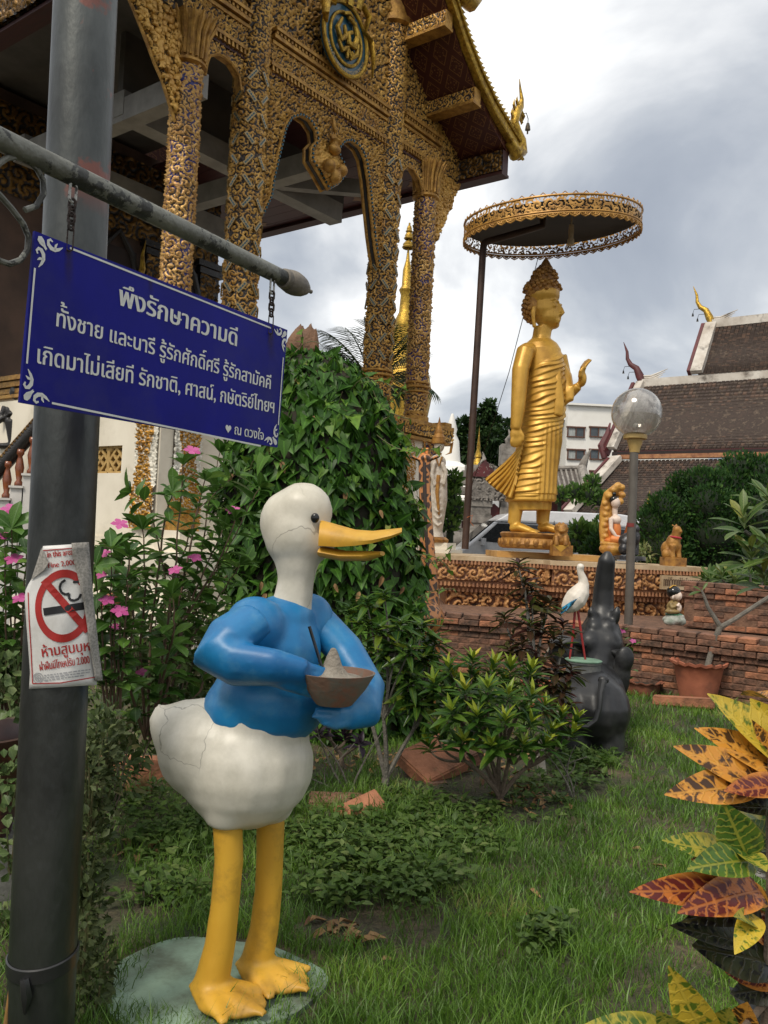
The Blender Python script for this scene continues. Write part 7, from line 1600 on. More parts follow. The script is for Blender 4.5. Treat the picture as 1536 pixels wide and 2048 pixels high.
s=[([(300,1480),(330,1290),(352,1120),(366,930)],[0,-.05,-.1,-.1]),([(310,1480),(345,1300),(400,1160),(445,1060)],[0,.1,.1,.2]),([(295,1470),(300,1260),(330,1040),(345,985)],[0,.1,.0,-.1]),([(305,1480),(370,1300),(420,1220),(480,1130)],[0,.2,.3,.3]),([(290,1480),(280,1300),(292,1160),(285,1060)],[0,-.1,-.2,-.2]),([(300,1480),(350,1250),(390,1040),(410,960)],[0,.1,.2,.2]),([(310,1470),(370,1240),(440,1120),(470,1040)],[0,.1,.1,.1]),([(290,1480),(250,1340),(268,1240),(262,1160)],[0,-.2,-.2,-.2]),([(300,1480),(330,1340),(350,1260),(345,1190)],[0,-.2,-.3,-.3]),([(310,1480),(400,1380),(430,1300),(425,1230)],[0,.1,.2,.2])]
stem_plant('periwinkle_bush','tall periwinkle bush with the topmost pink flower rising beside the painted statue',s,K_per,.135,.032,4.15,((385,901,-.12,.05),(466,1020,.1,.045),(390,1115,.0,.042),(350,1140,-.25,.042),(282,1345,-.3,.035),(232,1255,-.3,.036)),GP,limit=260,bare=.2,tipn=7,r0=.008)
s=fan((225,1420),(225,1090),6,42,40)+[([(240,1420),(250,1250),(258,1110)],[0,-.1,-.1])]
stem_plant('periwinkle_bush','periwinkle bush with many low pink flowers just right of the steel pole',s,K_per,.12,.032,3.7,((240,1048,-.1,.045),(206,1108,-.15,.04),(214,1200,-.2,.04),(240,1222,-.2,.045),(205,1150,-.1,.035)),GP,limit=200,bare=.2,tipn=7)
s=fan((20,1420),(22,1060),7,48,60)
stem_plant('periwinkle_bush','periwinkle bush with pink flowers at the left edge beside the steel pole',s,K_per,.12,.032,3.55,((22,1019,-.15,.048),(3,1072,-.15,.04),(28,1118,-.2,.045),(40,1196,-.2,.04)),GP,limit=200,bare=.15,tipn=7)
s=[([(1248,1380),(1250,1310),(1247,1265)],[0,0,0]),([(1250,1380),(1262,1320),(1268,1290)],[0,0,0]),([(1246,1380),(1238,1310),(1232,1290)],[0,0,0])]
stem_plant('periwinkle_bush','thin periwinkle with two small pink flowers beside the elephant ear',s,K_per,.09,.055,7.4,((1245,1262,-.05,.035),(1266,1282,-.05,.035)),GP,limit=60)
# broad leaves reaching over from the right of the bush
s=[([(330,1300),(360,1130),(395,1020),(470,950)],[.4,.5,.5,.5]),([(345,1300),(400,1120),(420,1000),(440,905)],[.5,.6,.6,.6]),([(350,1290),(440,1130),(500,1010),(520,975)],[.5,.6,.7,.7]),([(330,1300),(330,1150),(300,1010),(262,985)],[.4,.4,.3,.3]),([(340,1300),(420,1180),(455,1150),(490,1120)],[.4,.5,.5,.5])]
stem_plant('leafy_shrub','broad leaved pale green shrub between the periwinkle and the ivy mound',s,LeafKind('leaf',leafmat('broad_leaf',(.045,.11,.018),(.085,.17,.03),(.13,.22,.045),rough=.35),Lg=1,W=.5,n=5,fold=.12,droop=.2,shape='lance'),.14,.042,4.2,limit=200,tipn=6,bare=.3)
# low herb tangle and twigs behind the tail
def leaf_cloud(name,lab,boxes,kind,size,n,limit=250,cat='plant',up=.6,twigs=0,twigmat=None,group=None):
    """boxes: list of (px,py,depth,rx,rz,ry) ellipsoid clumps"""
    b=boxes[0]; o=P(b[0],b[1],b[2]); t=thing(name,lab,cat,Vector((o.x,o.y,max(0,o.z-b[4]))),0,group); o=t.location.copy()
    Lv=[]; mb=MB(); tot=sum(b[3]*b[4] for b in boxes)
    for (px,py,d,rx,rz,ry) in boxes:
        c=P(px,py,d)-o
        for k in range(int(n*rx*rz/tot)):
            v=rdir(rg); f=rg.random()**.4; p=c+Vector((v.x*rx,v.y*ry,v.z*rz))*f
            if p.z+o.z<.01: continue
            Lv.append((orient(p,v*.8+rdir(rg)*.6+Vector((0,0,up*.3)),Vector((0,0,up))+v*.7+rdir(rg)*.3,size*rg.uniform(.6,1.25)),kind))
        for k in range(twigs):
            v=rdir(rg); p=c+Vector((v.x*rx*.4,v.y*ry*.4,-rz)); e=c+Vector((v.x*rx,v.y*ry,abs(v.z)*rz)); mb.tube(bez(p,(p+e)/2+rdir(rg)*rx*.2,e,5),[.005,.0045,.004,.003,.003,.002],5)
    if mb.v: mb.obj('stem',twigmat or m_twig,t)['kind']='stuff'
    foliage(t,Lv,limit); return t
leaf_cloud('herb_tangle','straggly herb tangle with bare twigs behind the white tail of the painted statue',[(250,1440,4.6,.22,.28,.3),(330,1340,4.9,.25,.35,.3),(390,1290,5.2,.22,.3,.25),(210,1540,4.0,.15,.2,.2),(300,1250,4.7,.3,.3,.25),(420,1400,5.3,.25,.3,.25)],K_herb,.065,2600,300,twigs=7)
leaf_cloud('creeping_herb','small leaved creeping herb climbing the ground right beside the steel pole',[(188,1560,2.85,.07,.17,.12),(178,1700,2.8,.06,.17,.12),(172,1840,2.75,.055,.17,.12),(185,1960,2.72,.06,.13,.12),(205,1480,2.95,.07,.12,.12)],LeafKind('leaf',leafmat('creeper_leaf',(.040,.060,.018),(.080,.105,.035),(.13,.15,.06),rough=.55,vamt=.2),Lg=1,W=.62,n=3,fold=.2,droop=.2,shape='obov'),.030,1700,300,twigs=9,twigmat=m_stemg)
leaf_cloud('trailing_succulent','pale rounded succulents trailing from the dark glazed pot at the left edge',[(15,1340,3.4,.10,.09,.14),(-25,1300,3.5,.14,.08,.14),(35,1400,3.35,.05,.06,.08),(-55,1370,3.5,.20,.08,.20),(20,1560,3.2,.05,.10,.08),(30,1690,3.1,.04,.10,.06),(25,1830,3.1,.04,.06,.06)],K_succ,.038,800,250,twigs=4,twigmat=m_stemg)
# ------------------------------------------------------------------ crotons
def rosette(Lv,p,axis,kind,kind2,size,n,ymix=.3):
    a,b_,t_=frame(axis)
    for k in range(n):
        an=k*2.4+rg.random()*.5; f=k/n; r=a*math.cos(an)+b_*math.sin(an)
        d=r*(1.0-.55*f)+t_*(.15+1.0*f); Lv.append((orient(p+t_*(.05*size/.1*f-.02),d,t_*1.0-r*.2+rdir(rg)*.25,size*(1.1-.45*f)*rg.uniform(.8,1.15)),kind2 if (f>1-ymix and kind2) else kind))
def shrub(name,lab,base,d,heads,kind,kind2,size,n,stemmat,ymix=.35,r0=.014,limit=300,extra=()):
    o=G(base[0],base[1]); o=Vector((P(base[0],base[1],d).x,d,0)); t=thing(name,lab,'plant',o); Lv=[]; mb=MB()
    E=[P(x,y,d+dd)-o for x,y,dd in heads]; nl=max(3,len(E)//5); srt=sorted(range(len(E)),key=lambda i:math.atan2(E[i].x,E[i].z)); tt=Vector((rg.uniform(-.02,.02),0,.10*max(e.z for e in E)))
    mb.tube([Vector((0,0,-.02)),tt],[r0*1.9,r0*1.5],8); lim=[]
    for g_ in range(nl):
        mem=[E[i] for i in srt[g_*len(E)//nl:(g_+1)*len(E)//nl]]; c=sum(mem,Vector())/len(mem); f=tt.lerp(c,.48)+rdir(rg)*.05; lim.append(f); mb.tube(bez(tt,(tt+f)/2+Vector((-c.x*.1,0,.03))+rdir(rg)*.03,f,6),[r0*(1.15-.07*k) for k in range(7)],6)
    for i,e in enumerate(E):
        s=min(lim,key=lambda f:(f-e).length); m=s.lerp(e,.5)+rdir(rg)*.06+Vector((0,-.02,-.02))
        C=bez(s,m,e,9); mb.tube(C,[r0*.7*(1-.06*k) for k in range(10)],6)
        ax=(C[-1]-C[-3]).normalized()*.6+Vector((0,-.15,.8)); rosette(Lv,e,ax,kind,kind2,size,n,ymix)
        if rg.random()<.7: rosette(Lv,C[7]+rdir(rg)*.03,ax+rdir(rg)*.5,kind,None,size,int(n*.6))
    mb.obj('stem',stemmat,t)
    for m,k in extra: Lv.append((m,k))
    foliage(t,Lv,limit); return t
hd=[(900,1345,-.05),(945,1330,.1),(985,1340,0),(1020,1345,.1),(1060,1350,.05),(870,1375,-.1),(930,1390,-.25),(975,1385,-.25),(1015,1400,-.2),(1060,1400,-.1),(1085,1420,0),(905,1430,-.3),(955,1440,-.3),(1010,1450,-.3),(1060,1455,-.2),(1100,1470,-.05),(1140,1475,.05),(1120,1440,.1),(875,1470,-.1),(925,1490,-.25),(985,1500,-.3),(1045,1500,-.25),(1085,1495,-.15),(860,1500,.05),(1150,1450,.1),(1010,1370,.2),(950,1365,.2)]
hd=hd+[(x+rg.uniform(-15,15),y+rg.uniform(18,40),dd+rg.uniform(.0,.2)) for x,y,dd in hd if y<1440 and 890<x<1080][::2]
shrub('dwarf_croton','bushy dwarf croton with yellow young leaves standing in front of the elephant',(992,1628),4.85,hd,K_dw,K_dwy,.125,17,m_twig,limit=300)
hd=[(735,1215,0),(770,1200,.1),(720,1260,.1),(800,1260,-.1),(845,1265,0),(870,1290,.05),(760,1270,-.1),(815,1310,-.15),(770,1320,-.1),(850,1330,0),(820,1370,-.1),(780,1380,.0),(860,1395,.0),(740,1330,.1),(890,1340,.1),(700,1230,.2),(835,1420,-.1),(745,1400,.1)]
shrub('curly_croton','dark green curly leaved croton right of the clay bowl with a few yellow leaves',(765,1600),5.0,hd,K_curl,K_curl,.125,15,m_bark,limit=300)
hd=[(1038,1140,0),(1050,1175,-.05),(1062,1190,0),(1085,1225,0),(1098,1215,.1),(1060,1260,-.1),(1010,1245,.1),(1045,1300,-.1),(1105,1285,-.05),(1125,1260,.0),(1070,1330,-.15),(1020,1310,-.1),(1110,1345,-.1),(1125,1390,-.15),(1085,1380,-.15),(1135,1420,-.2),(1100,1430,-.2),(1140,1350,-.1)]
shrub('dark_croton','tall sparse croton with dark maroon twisted leaves on pale bare stems before the elephant',(1085,1560),5.6,hd,K_dk,K_dk,.115,14,M('pale_croton_stem',(.34,.31,.26),(.22,.20,.17),rough=.9,scale=20),r0=.017,limit=260)
hd=[(640,1470,0),(690,1480,.1),(710,1440,.1),(665,1440,.2),(720,1490,-.1)]
shrub('purple_groundling','small purple black leaved plant on the soil behind the painted statue',(680,1530),5.3,hd,LeafKind('leaf',leafmat('purple_leaf',(.014,.008,.016),(.03,.016,.03),rough=.4,vamt=.1),Lg=1,W=.4,n=4,fold=.2,droop=.35,shape='lance'),None,.10,9,m_twig,limit=100)
# bare twigs under the crotons
for px,lab in ((700,'bare dead twig leaning among the soil left of the clay slabs'),(1150,'bare crooked twig lying under the yellow croton')):
    mb=MB(); b_=P(px,1570,5.0); b_.z=.0
    for k in range(4): e=b_+Vector((rg.uniform(-.3,.35),rg.uniform(-.2,.2),rg.uniform(.12,.5))); C=bez(b_,(b_+e)/2+rdir(rg)*.1,e,6); mb.tube(C,[.008,.007,.006,.005,.004,.003,.002],5); mb.tube(bez(C[3],C[3]+rdir(rg)*.08,C[3]+Vector((rg.uniform(-.12,.12),0,.1)),4),.003,4)
    tag(mb.obj('dead_twig',m_bark),lab,'twig')
# foreground croton: each leaf modelled on its own
def crotmat(name,base,vein,spot,spotamt,edge):
    m,nt,b=newmat(name); L=nt.links.new
    uv=N(nt,'ShaderNodeUVMap',uv_map='uv'); s=N(nt,'ShaderNodeSeparateXYZ'); L(uv.outputs[0],s.inputs[0]); tc=N(nt,'ShaderNodeTexCoord')
    oi=N(nt,'ShaderNodeObjectInfo'); no=N(nt,'ShaderNodeTexNoise',i_Scale=9.0,i_Detail=5.0,noise_dimensions='4D'); L(tc.outputs['Object'],no.inputs['Vector'])
    mw=N(nt,'ShaderNodeMath',operation='MULTIPLY',i_1=60.0); L(oi.outputs['Random'],mw.inputs[0]); L(mw.outputs[0],no.inputs['W'])
    ab=N(nt,'ShaderNodeMath',operation='SUBTRACT',i_1=.5); L(s.outputs[0],ab.inputs[0]); a2=N(nt,'ShaderNodeMath',operation='ABSOLUTE'); L(ab.outputs[0],a2.inputs[0])
    # lateral veins: v - 0.5*|u| repeated
    l1=N(nt,'ShaderNodeMath',operation='MULTIPLY_ADD',i_1=-.42); L(a2.outputs[0],l1.inputs[0]); L(s.outputs[1],l1.inputs[2])
    nd=N(nt,'ShaderNodeMath',operation='MULTIPLY_ADD',i_1=.16); L(no.outputs[0],nd.inputs[0]); L(l1.outputs[0],nd.inputs[2]); l1=nd
    l2=N(nt,'ShaderNodeMath',operation='MULTIPLY',i_1=9.0); L(l1.outputs[0],l2.inputs[0]); l3=N(nt,'ShaderNodeMath',operation='FRACT'); L(l2.outputs[0],l3.inputs[0]); l4=N(nt,'ShaderNodeMath',operation='SUBTRACT',i_1=.5); L(l3.outputs[0],l4.inputs[0]); l5=N(nt,'ShaderNodeMath',operation='ABSOLUTE'); L(l4.outputs[0],l5.inputs[0])
    vm=N(nt,'ShaderNodeMapRange',i_1=.34,i_2=.44); L(l5.outputs[0],vm.inputs[0])
    mm=N(nt,'ShaderNodeMapRange',i_1=.02,i_2=.045,i_3=1.0,i_4=0.0); L(a2.outputs[0],mm.inputs[0]); vmx=N(nt,'ShaderNodeMath',operation='MAXIMUM'); L(vm.outputs[0],vmx.inputs[0]); L(mm.outputs[0],vmx.inputs[1])
    sp_=N(nt,'ShaderNodeMapRange',i_1=.62-spotamt*.3,i_2=.68-spotamt*.3); L(no.outputs[0],sp_.inputs[0])
    ed=N(nt,'ShaderNodeMapRange',i_1=.30,i_2=.46,i_3=1.0,i_4=0.0); L(a2.outputs[0],ed.inputs[0])
    k=N(nt,'ShaderNodeMath',operation='MULTIPLY'); L(sp_.outputs[0],k.inputs[0]); L(ed.outputs[0],k.inputs[1])
    vq=N(nt,'ShaderNodeMath',operation='MULTIPLY',i_1=.75); L(vmx.outputs[0],vq.inputs[0]); iv=N(nt,'ShaderNodeMath',operation='SUBTRACT',i_0=1.0); L(vq.outputs[0],iv.inputs[1]); k2=N(nt,'ShaderNodeMath',operation='MULTIPLY'); L(k.outputs[0],k2.inputs[0]); L(iv.outputs[0],k2.inputs[1])
    x1=N(nt,'ShaderNodeMix',data_type='RGBA'); x1.inputs[6].default_value=(*base,1); x1.inputs[7].default_value=(*edge,1); eg=N(nt,'ShaderNodeMapRange',i_1=.2,i_2=.5); L(a2.outputs[0],eg.inputs[0]); L(eg.outputs[0],x1.inputs[0])
    x2=N(nt,'ShaderNodeMix',data_type='RGBA'); L(x1.outputs[2],x2.inputs[6]); x2.inputs[7].default_value=(*vein,1); vv=N(nt,'ShaderNodeMath',operation='MULTIPLY',i_1=.7); vv.inputs[1].default_value=.45; L(vmx.outputs[0],vv.inputs[0]); L(vv.outputs[0],x2.inputs[0])
    x3=N(nt,'ShaderNodeMix',data_type='RGBA'); L(x2.outputs[2],x3.inputs[6]); x3.inputs[7].default_value=(*spot,1); L(k2.outputs[0],x3.inputs[0])
    L(x3.outputs[2],b.inputs['Base Color']); b.inputs['Roughness'].default_value=.30
    bp=N(nt,'ShaderNodeBump',i_Strength=.35,i_Distance=.004); L(vmx.outputs[0],bp.inputs['Height']); L(bp.outputs[0],b.inputs['Normal'])
    tr=N(nt,'ShaderNodeBsdfTranslucent'); L(x3.outputs[2],tr.inputs[0]); ms=N(nt,'ShaderNodeMixShader'); ms.inputs[0].default_value=.2; L(b.outputs[0],ms.inputs[1]); L(tr.outputs[0],ms.inputs[2]); L(ms.outputs[0],nt.nodes['Material Output'].inputs[0])
    return m
CM={'y':crotmat('croton_yellow',(.56,.40,.04),(.66,.50,.07),(.10,.16,.015),.35,(.60,.42,.04)),'o':crotmat('croton_orange',(.58,.25,.035),(.64,.33,.06),(.06,.028,.012),.5,(.62,.27,.04)),'r':crotmat('croton_red',(.46,.14,.028),(.46,.16,.035),(.10,.014,.012),.65,(.56,.22,.035)),'g':crotmat('croton_green',(.055,.12,.016),(.45,.40,.05),(.03,.07,.012),.3,(.10,.16,.02)),'d':crotmat('croton_dark',(.030,.036,.013),(.06,.045,.016),(.008,.008,.008),.5,(.03,.03,.014)),'v':crotmat('croton_vein',(.40,.36,.05),(.52,.44,.07),(.07,.14,.02),.6,(.40,.34,.04))}
CD=1.72; co=P(1535,1700,CD); co=Vector((co.x,CD,0)); t=thing('croton_bush','large variegated croton with yellow orange and red leaves at the right foreground','plant',co)
lv=[((1420,1388),(1575,1545),76,'y',.02,.05),((1503,1400),(1600,1520),70,'y',.06,.05),((1480,1430),(1560,1560),60,'o',.04,.02),((1414,1448),(1580,1560),66,'o',.0,.02),((1500,1470),(1590,1600),64,'y',.05,0),((1357,1490),(1555,1590),66,'o',-.04,0),((1330,1590),(1520,1572),62,'o',-.08,-.02),((1444,1586),(1575,1575),46,'r',-.10,-.02),((1455,1606),(1560,1622),40,'d',-.03,0),((1446,1603),(1496,1718),70,'g',-.08,-.06),((1323,1682),(1470,1716),48,'v',-.08,-.02),((1384,1732),(1510,1722),60,'g',-.12,-.06),((1380,1720),(1500,1765),50,'o',-.04,0),((1532,1737),(1486,1712),40,'v',-.14,-.06),((1285,1772),(1475,1790),56,'r',-.10,-.02),((1380,1812),(1520,1782),64,'r',-.14,-.04),((1440,1770),(1540,1800),44,'o',-.06,0),((1384,1830),(1520,1822),54,'d',-.08,0),((1350,1848),(1490,1890),46,'d',-.04,0),((1388,1890),(1545,1930),90,'d',-.02,0),((1474,1900),(1512,1832),40,'y',-.18,-.08),((1478,1828),(1510,1850),34,'v',-.16,-.06),((1343,1945),(1415,2085),66,'y',-.12,-.02),((1310,2012),(1385,2090),56,'v',-.14,-.04),((1203,2044),(1345,2085),60,'v',-.16,-.04),((1460,2012),(1440,2095),60,'v',-.10,0),((1495,2004),(1480,2090),60,'o',-.06,0),((1465,1985),(1560,1975),50,'d',0,0),((1500,1640),(1560,1700),50,'g',.05,0),((1520,1800),(1560,1900),60,'r',.05,0),((1450,1945),(1560,1965),60,'r',.03,0),((1480,1660),(1560,1760),54,'d',.08,0)]
for i,(tip,bs,w,c,dt,db) in enumerate(lv):
    a=P(*tip,CD+dt)-co; b_=P(*bs,CD+db)-co; Lg=(a-b_).length; W=w*CD/FPX/Lg
    V,F,U=leafgeo(1,W*1.2,12,rg.uniform(.06,.3),rg.uniform(.10,.30),'lance',wave=rg.uniform(.004,.018)); n_=Vector((rg.uniform(-.2,.1),-.75,.65+rg.uniform(-.1,.25)))
    if abs(a.z-b_.z)>abs(a.x-b_.x): n_=Vector((-.4+rg.uniform(-.2,.2),-.9,.2))
    me=npmesh('leaf',V,F,CM[c],True,uv=U); o=link('leaf',me,t)
    d=(a-b_).normalized(); nn=(n_-d*n_.dot(d)).normalized(); o.matrix_basis=orient(b_-nn*0,(a+nn*.16*Lg*.8)-b_,nn,Lg)
for k in range(34):
    z=rg.uniform(.25,1.25); an=rg.uniform(-1.3,2.2); c_=P(1542,1700,CD)-co; b_=Vector((c_.x+.02,c_.y+.03,z)); r_=Vector((math.cos(an),math.sin(an)+.25,rg.uniform(.1,.5))); Lg=rg.uniform(.13,.2); col=('d','r','g')[k%3] if z<.8 else ('o','y','v','g')[k%4]
    V,F,U=leafgeo(1,.36,10,rg.uniform(.06,.3),rg.uniform(.15,.4),'lance',wave=.012); o=link('leaf',npmesh('leaf',V,F,CM[col],True,uv=U),t); o.matrix_basis=orient(b_,r_,Vector((0,0,1))-r_*.2+rdir(rg)*.2,Lg)
mb=MB(); st_=[P(1545,1440,CD)-co,P(1540,1600,CD)-co,P(1542,1800,CD)-co,P(1535,2000,CD)-co]; st_.append(Vector((st_[-1].x,st_[-1].y,.0))); mb.tube(st_,[.006,.008,.010,.012,.014],8)
mb.obj('stem',m_twig,t); mb=MB(); mb.tube([st_[3],P(1440,2110,CD-.1)-co,Vector((P(1380,2110,CD-.1)-co).to_tuple())],[.008,.006,.004],6); mb.obj('stem',m_twig,t)
# ------------------------------------------------------------------ frangipani
FT=PT-Vector((0,0,0)); t=thing('frangipani','young frangipani with a bare forked grey stem growing from the frilled terracotta pot','plant',PT)
q=lambda x,y,dd=0.0: P(x,y,8.75+dd)-PT
mb=MB(); mb.tube([q(1413,1352),q(1417,1325),q(1428,1285),q(1441,1252)],[.045,.032,.030,.032],10); mb.tube([q(1441,1255),q(1432,1240),q(1416,1215),q(1409,1195),q(1403,1180)],[.030,.024,.020,.016,.010],8); mb.tube([q(1441,1255),q(1470,1238),q(1510,1212),q(1560,1180)],[.030,.024,.023,.022],8); mb.obj('stem',m_bark,t)
Lv=[]
for x,y,s_ in ((1385,1168,.10),(1372,1188,.14),(1410,1172,.11)): Lv.append((orient(q(1404,1182),q(x,y)-q(1404,1182),(0,-.6,.8),s_),K_fr))
foliage(t,Lv)
def fran(name,lab,base,d,heads,size,n):
    o=P(base[0],base[1],d); o=Vector((o.x,d,0)); t=thing(name,lab,'plant',o); Lv=[]; mb=MB()
    for x,y,dd in heads:
        e=P(x,y,d+dd)-o; b_=P(base[0],base[1],d)-o; C=bez(b_,(b_+e)/2+Vector((.1,0,-.05)),e,6); mb.tube(C,[.03,.028,.025,.022,.02,.018,.014],7); rosette(Lv,e,Vector((-.25,-.3,.9)),K_fr,None,size,n)
    mb.obj('branch',m_bark,t); foliage(t,Lv,200); return t
t=fran('frangipani','frangipani branch with yellowing leaves and small white flowers at the right edge',(1620,1180),6.6,[(1490,1062,0),(1540,1020,.1),(1505,1130,-.1),(1545,1120,-.2),(1530,1175,-.1)],.30,13)


fran('frangipani','dark leaved frangipani growing behind the pierced brick wall',(1480,1215),10.8,[(1445,1160,0),(1470,1170,-.1),(1500,1150,0),(1525,1165,.1),(1420,1170,.2)],.26,12)
# ------------------------------------------------------------------ cypress shrubs
def puffs(name,lab,d,clumps,kind,size,dens,limit,group=None,cat='shrub',core=(.008,.016,.006)):
    b=clumps[0]; o=P(b[0],b[1],d); o=Vector((o.x,d,0)); t=thing(name,lab,cat,o,0,group); Lv=[]; mb=MB()
    for (px,py,rp,dd) in clumps:
        c=P(px,py,d+dd)-o; r=rp*d/FPX; mb.ell(c,(r*.8,r*.8,r*.8),n=12,m=8)
        for k in range(int(dens*rp)):
            v=rdir(rg); 
            if v.y>.45: continue
            p=c+v*r*rg.uniform(.72,1.04); Lv.append((orient(p,v+Vector((0,0,.7))+rdir(rg)*.4,Vector((0,-.5,.3))+v*.6+rdir(rg)*.5,size*rg.uniform(.6,1.3)),kind))
    zt=max(c[1] for c in clumps); mb.tube([Vector((0,0,0)),P(b[0],b[1],d)-o],[.09,.06],8)
    mb.obj('inner_wood',M('inner_%s_%d'%(name,int(b[0])),core,(core[0]*1.6,core[1]*1.4,core[2]*1.5),rough=.95,scale=6),t); foliage(t,Lv,limit,name=kind.me.name); return t
GC='clipped dark green cypress shrubs in a row'
for lab,cl,d in (('leftmost low dark cypress shrub behind the golden lion figure',[(1325,1022,36,0),(1310,1052,41,0),(1345,1052,43,0),(1325,1092,54,0),(1300,1102,38,.2),(1345,1132,48,0)],13.6),
   ('cypress shrub with a rounded top just right of the lowest one',[(1365,977,32,0),(1355,1007,38,0),(1390,1002,36,0),(1375,1042,47,-.2),(1400,1082,54,-.2),(1370,1102,54,0)],13.9),
   ('cypress shrub in the middle of the row with twin lobes',[(1400,967,32,0),(1430,977,36,0),(1415,1012,43,-.2),(1445,1022,41,-.2),(1430,1067,54,-.2),(1440,1112,59,0)],13.6),
   ('tallest cypress shrub standing right of the middle of the row',[(1480,947,43,0),(1460,977,45,-.1),(1500,967,43,0),(1475,1017,54,-.2),(1500,1052,56,-.2),(1480,1102,64,0)],13.8),
   ('cypress shrub at the right edge of the picture',[(1525,952,41,.2),(1545,992,54,0),(1520,1032,54,-.1),(1545,1072,64,0),(1525,1122,64,0)],13.4)):
    puffs('cypress_shrub',lab,d,cl,K_cyp,.068,24,60,GC)
puffs('hedge_shrub','bright leafy shrub in front of the rear of the silver van',16.5,[(1185,1075,26,0),(1160,1062,18,0),(1205,1060,22,.2),(1195,1095,26,0),(1150,1090,20,0)],K_shr,.11,9,60,None)
puffs('hedge_shrub','dark clipped round bush between the van and the serpent hood figure',15.5,[(1205,1085,24,0),(1190,1100,20,0),(1222,1095,20,.1)],K_cyp,.09,14,60,None)
puffs('hedge_shrub','grey green bush growing below the tiled temple roof edge',28,[(1120,990,14,0),(1150,985,16,0),(1175,990,18,0),(1200,1000,16,0),(1185,965,12,0)],K_shr,.18,9,40,None)
puffs('hedge_shrub','dark leafy bush left of the brown canopy pole',17,[(905,960,16,0),(900,990,18,0),(910,1020,18,0),(898,1050,16,0)],K_shr,.12,10,40,None)
puffs('hedge_shrub','low bush filling the gap below the pierced brick wall plants',12.0,[(1420,1170,22,0),(1450,1165,22,0),(1480,1175,24,0),(1515,1175,26,0)],K_shr,.12,9,60,None,core=(.008,.014,.006))
leaf_cloud('variegated_plant','small pale variegated plant on the platform beside the lamp post',[(1293,1108,12.2,.10,.11,.08),(1285,1095,12.3,.06,.08,.06)],LeafKind('leaf',leafmat('pale_variegated',(.30,.30,.14),(.12,.17,.05),rough=.4,vamt=.3),Lg=1,W=.4,n=3,fold=.2,droop=.3,shape='lance'),.09,60,60)
# ------------------------------------------------------------------ trees
def tree(name,lab,base,d,clumps,size,dens,limit=60):
    o=P(base[0],base[1],d); o=Vector((o.x,d,0)); t=thing(name,lab,'tree',o); mb=MB(); Lv=[]
    top=P(clumps[0][0],clumps[0][1],d)-o; mb.tube([Vector((0,0,-.1)),top*.5,top*.8],[.45,.3,.1],10)
    for (px,py,rp) in clumps:
        c=P(px,py,d+rg.uniform(-1.5,1.5))-o; r=rp*d/FPX; mb.tube(bez(top*.45,(top*.45+c)/2+rdir(rg)*.4,c,5),[.16,.13,.1,.08,.05,.02],5)
        for k in range(int(dens*rp)):
            v=rdir(rg); p=c+v*r*rg.random()**.45; Lv.append((orient(p,v+rdir(rg)*.8,Vector((0,0,.8))+v*.5+rdir(rg)*.4,size*rg.uniform(.6,1.3)),K_tree))
    mb.obj('trunk',m_bark,t); foliage(t,Lv,limit,mass='crown'); return t
tree('broadleaf_tree','dark round crowned tree behind the stucco gate left of the golden statue',(965,1050),52,[(978,815,10),(970,830,16),(960,850,20),(985,850,20),(945,870,22),(975,880,26),(1000,880,20),(925,850,12),(915,870,16),(905,885,14),(920,900,20),(950,910,26),(985,915,26),(1010,910,20),(930,930,24),(905,925,14),(965,940,26),(1000,945,22)],.42,17)
tree('broadleaf_tree','smaller dark tree showing in the gap beside the deity statue',(905,1040),58,[(905,900,14),(898,930,16),(915,950,16),(900,965,14),(1012,880,12),(1018,850,8)],.42,14)
# palm behind the porch
PDp=20.0; po9=P(745,765,PDp); t=thing('fan_palm','feathery palm with arching fronds behind the porch columns','tree',Vector((po9.x,PDp,0))); o9=Vector((po9.x,PDp,0))
mb=MB(); c=P(745,775,PDp)-o9; mb.tube([Vector((0,0,0)),c*.5,c],[.22,.16,.12],10); mb.obj('trunk',m_bark,t)
Lv=[]
for tx,ty,sag in ((640,660,40),(655,690,30),(690,655,40),(735,645,40),(700,720,20),(680,745,10),(790,650,40),(830,660,40),(845,700,30),(875,790,60),(850,745,30),(640,720,30),(770,640,30),(860,640,20),(720,800,20),(800,790,30)):
    e=P(tx,ty,PDp+rg.uniform(-.8,.8))-o9; m=(c+e)/2+Vector((0,0,sag*PDp/FPX)); C=bez(c,m,e,16); mb=MB(); mb.tube(C,[.03-.0016*i for i in range(17)],5); fr_=mb.obj('frond',m_stemg,t); Lf=[]
    for i in range(2,17):
        tt=(C[min(i+1,16)]-C[i-1]).normalized(); a,b_,_=frame(tt); 
        for s_ in (-1,1):
            for h_ in (0,.5): p=C[i].lerp(C[i-1],h_); Lf.append((orient(p,a*s_*.8+tt*.75+Vector((0,0,-.25)),Vector((0,0,1))+a*s_*.3,(.62*math.sin(math.pi*(i/17)**.8)+.18)*rg.uniform(.85,1.1)),K_palm))
    V,F,U=joinleaves(K_palm,[l[0] for l in Lf]); o=link('leaflet',npmesh('leaflet',V,F,lm_palm,True,uv=U),fr_); o['kind']='stuff'
# grass on the porch ledge pot
leaf_cloud('ledge_plant','wispy spider plant growing on the porch ledge between the columns',[(775,785,14.6,.25,.22,.1)],LeafKind('blade',lm_herb,Lg=1,W=.05,n=4,fold=.2,droop=.5,shape='lance'),.32,70,70)
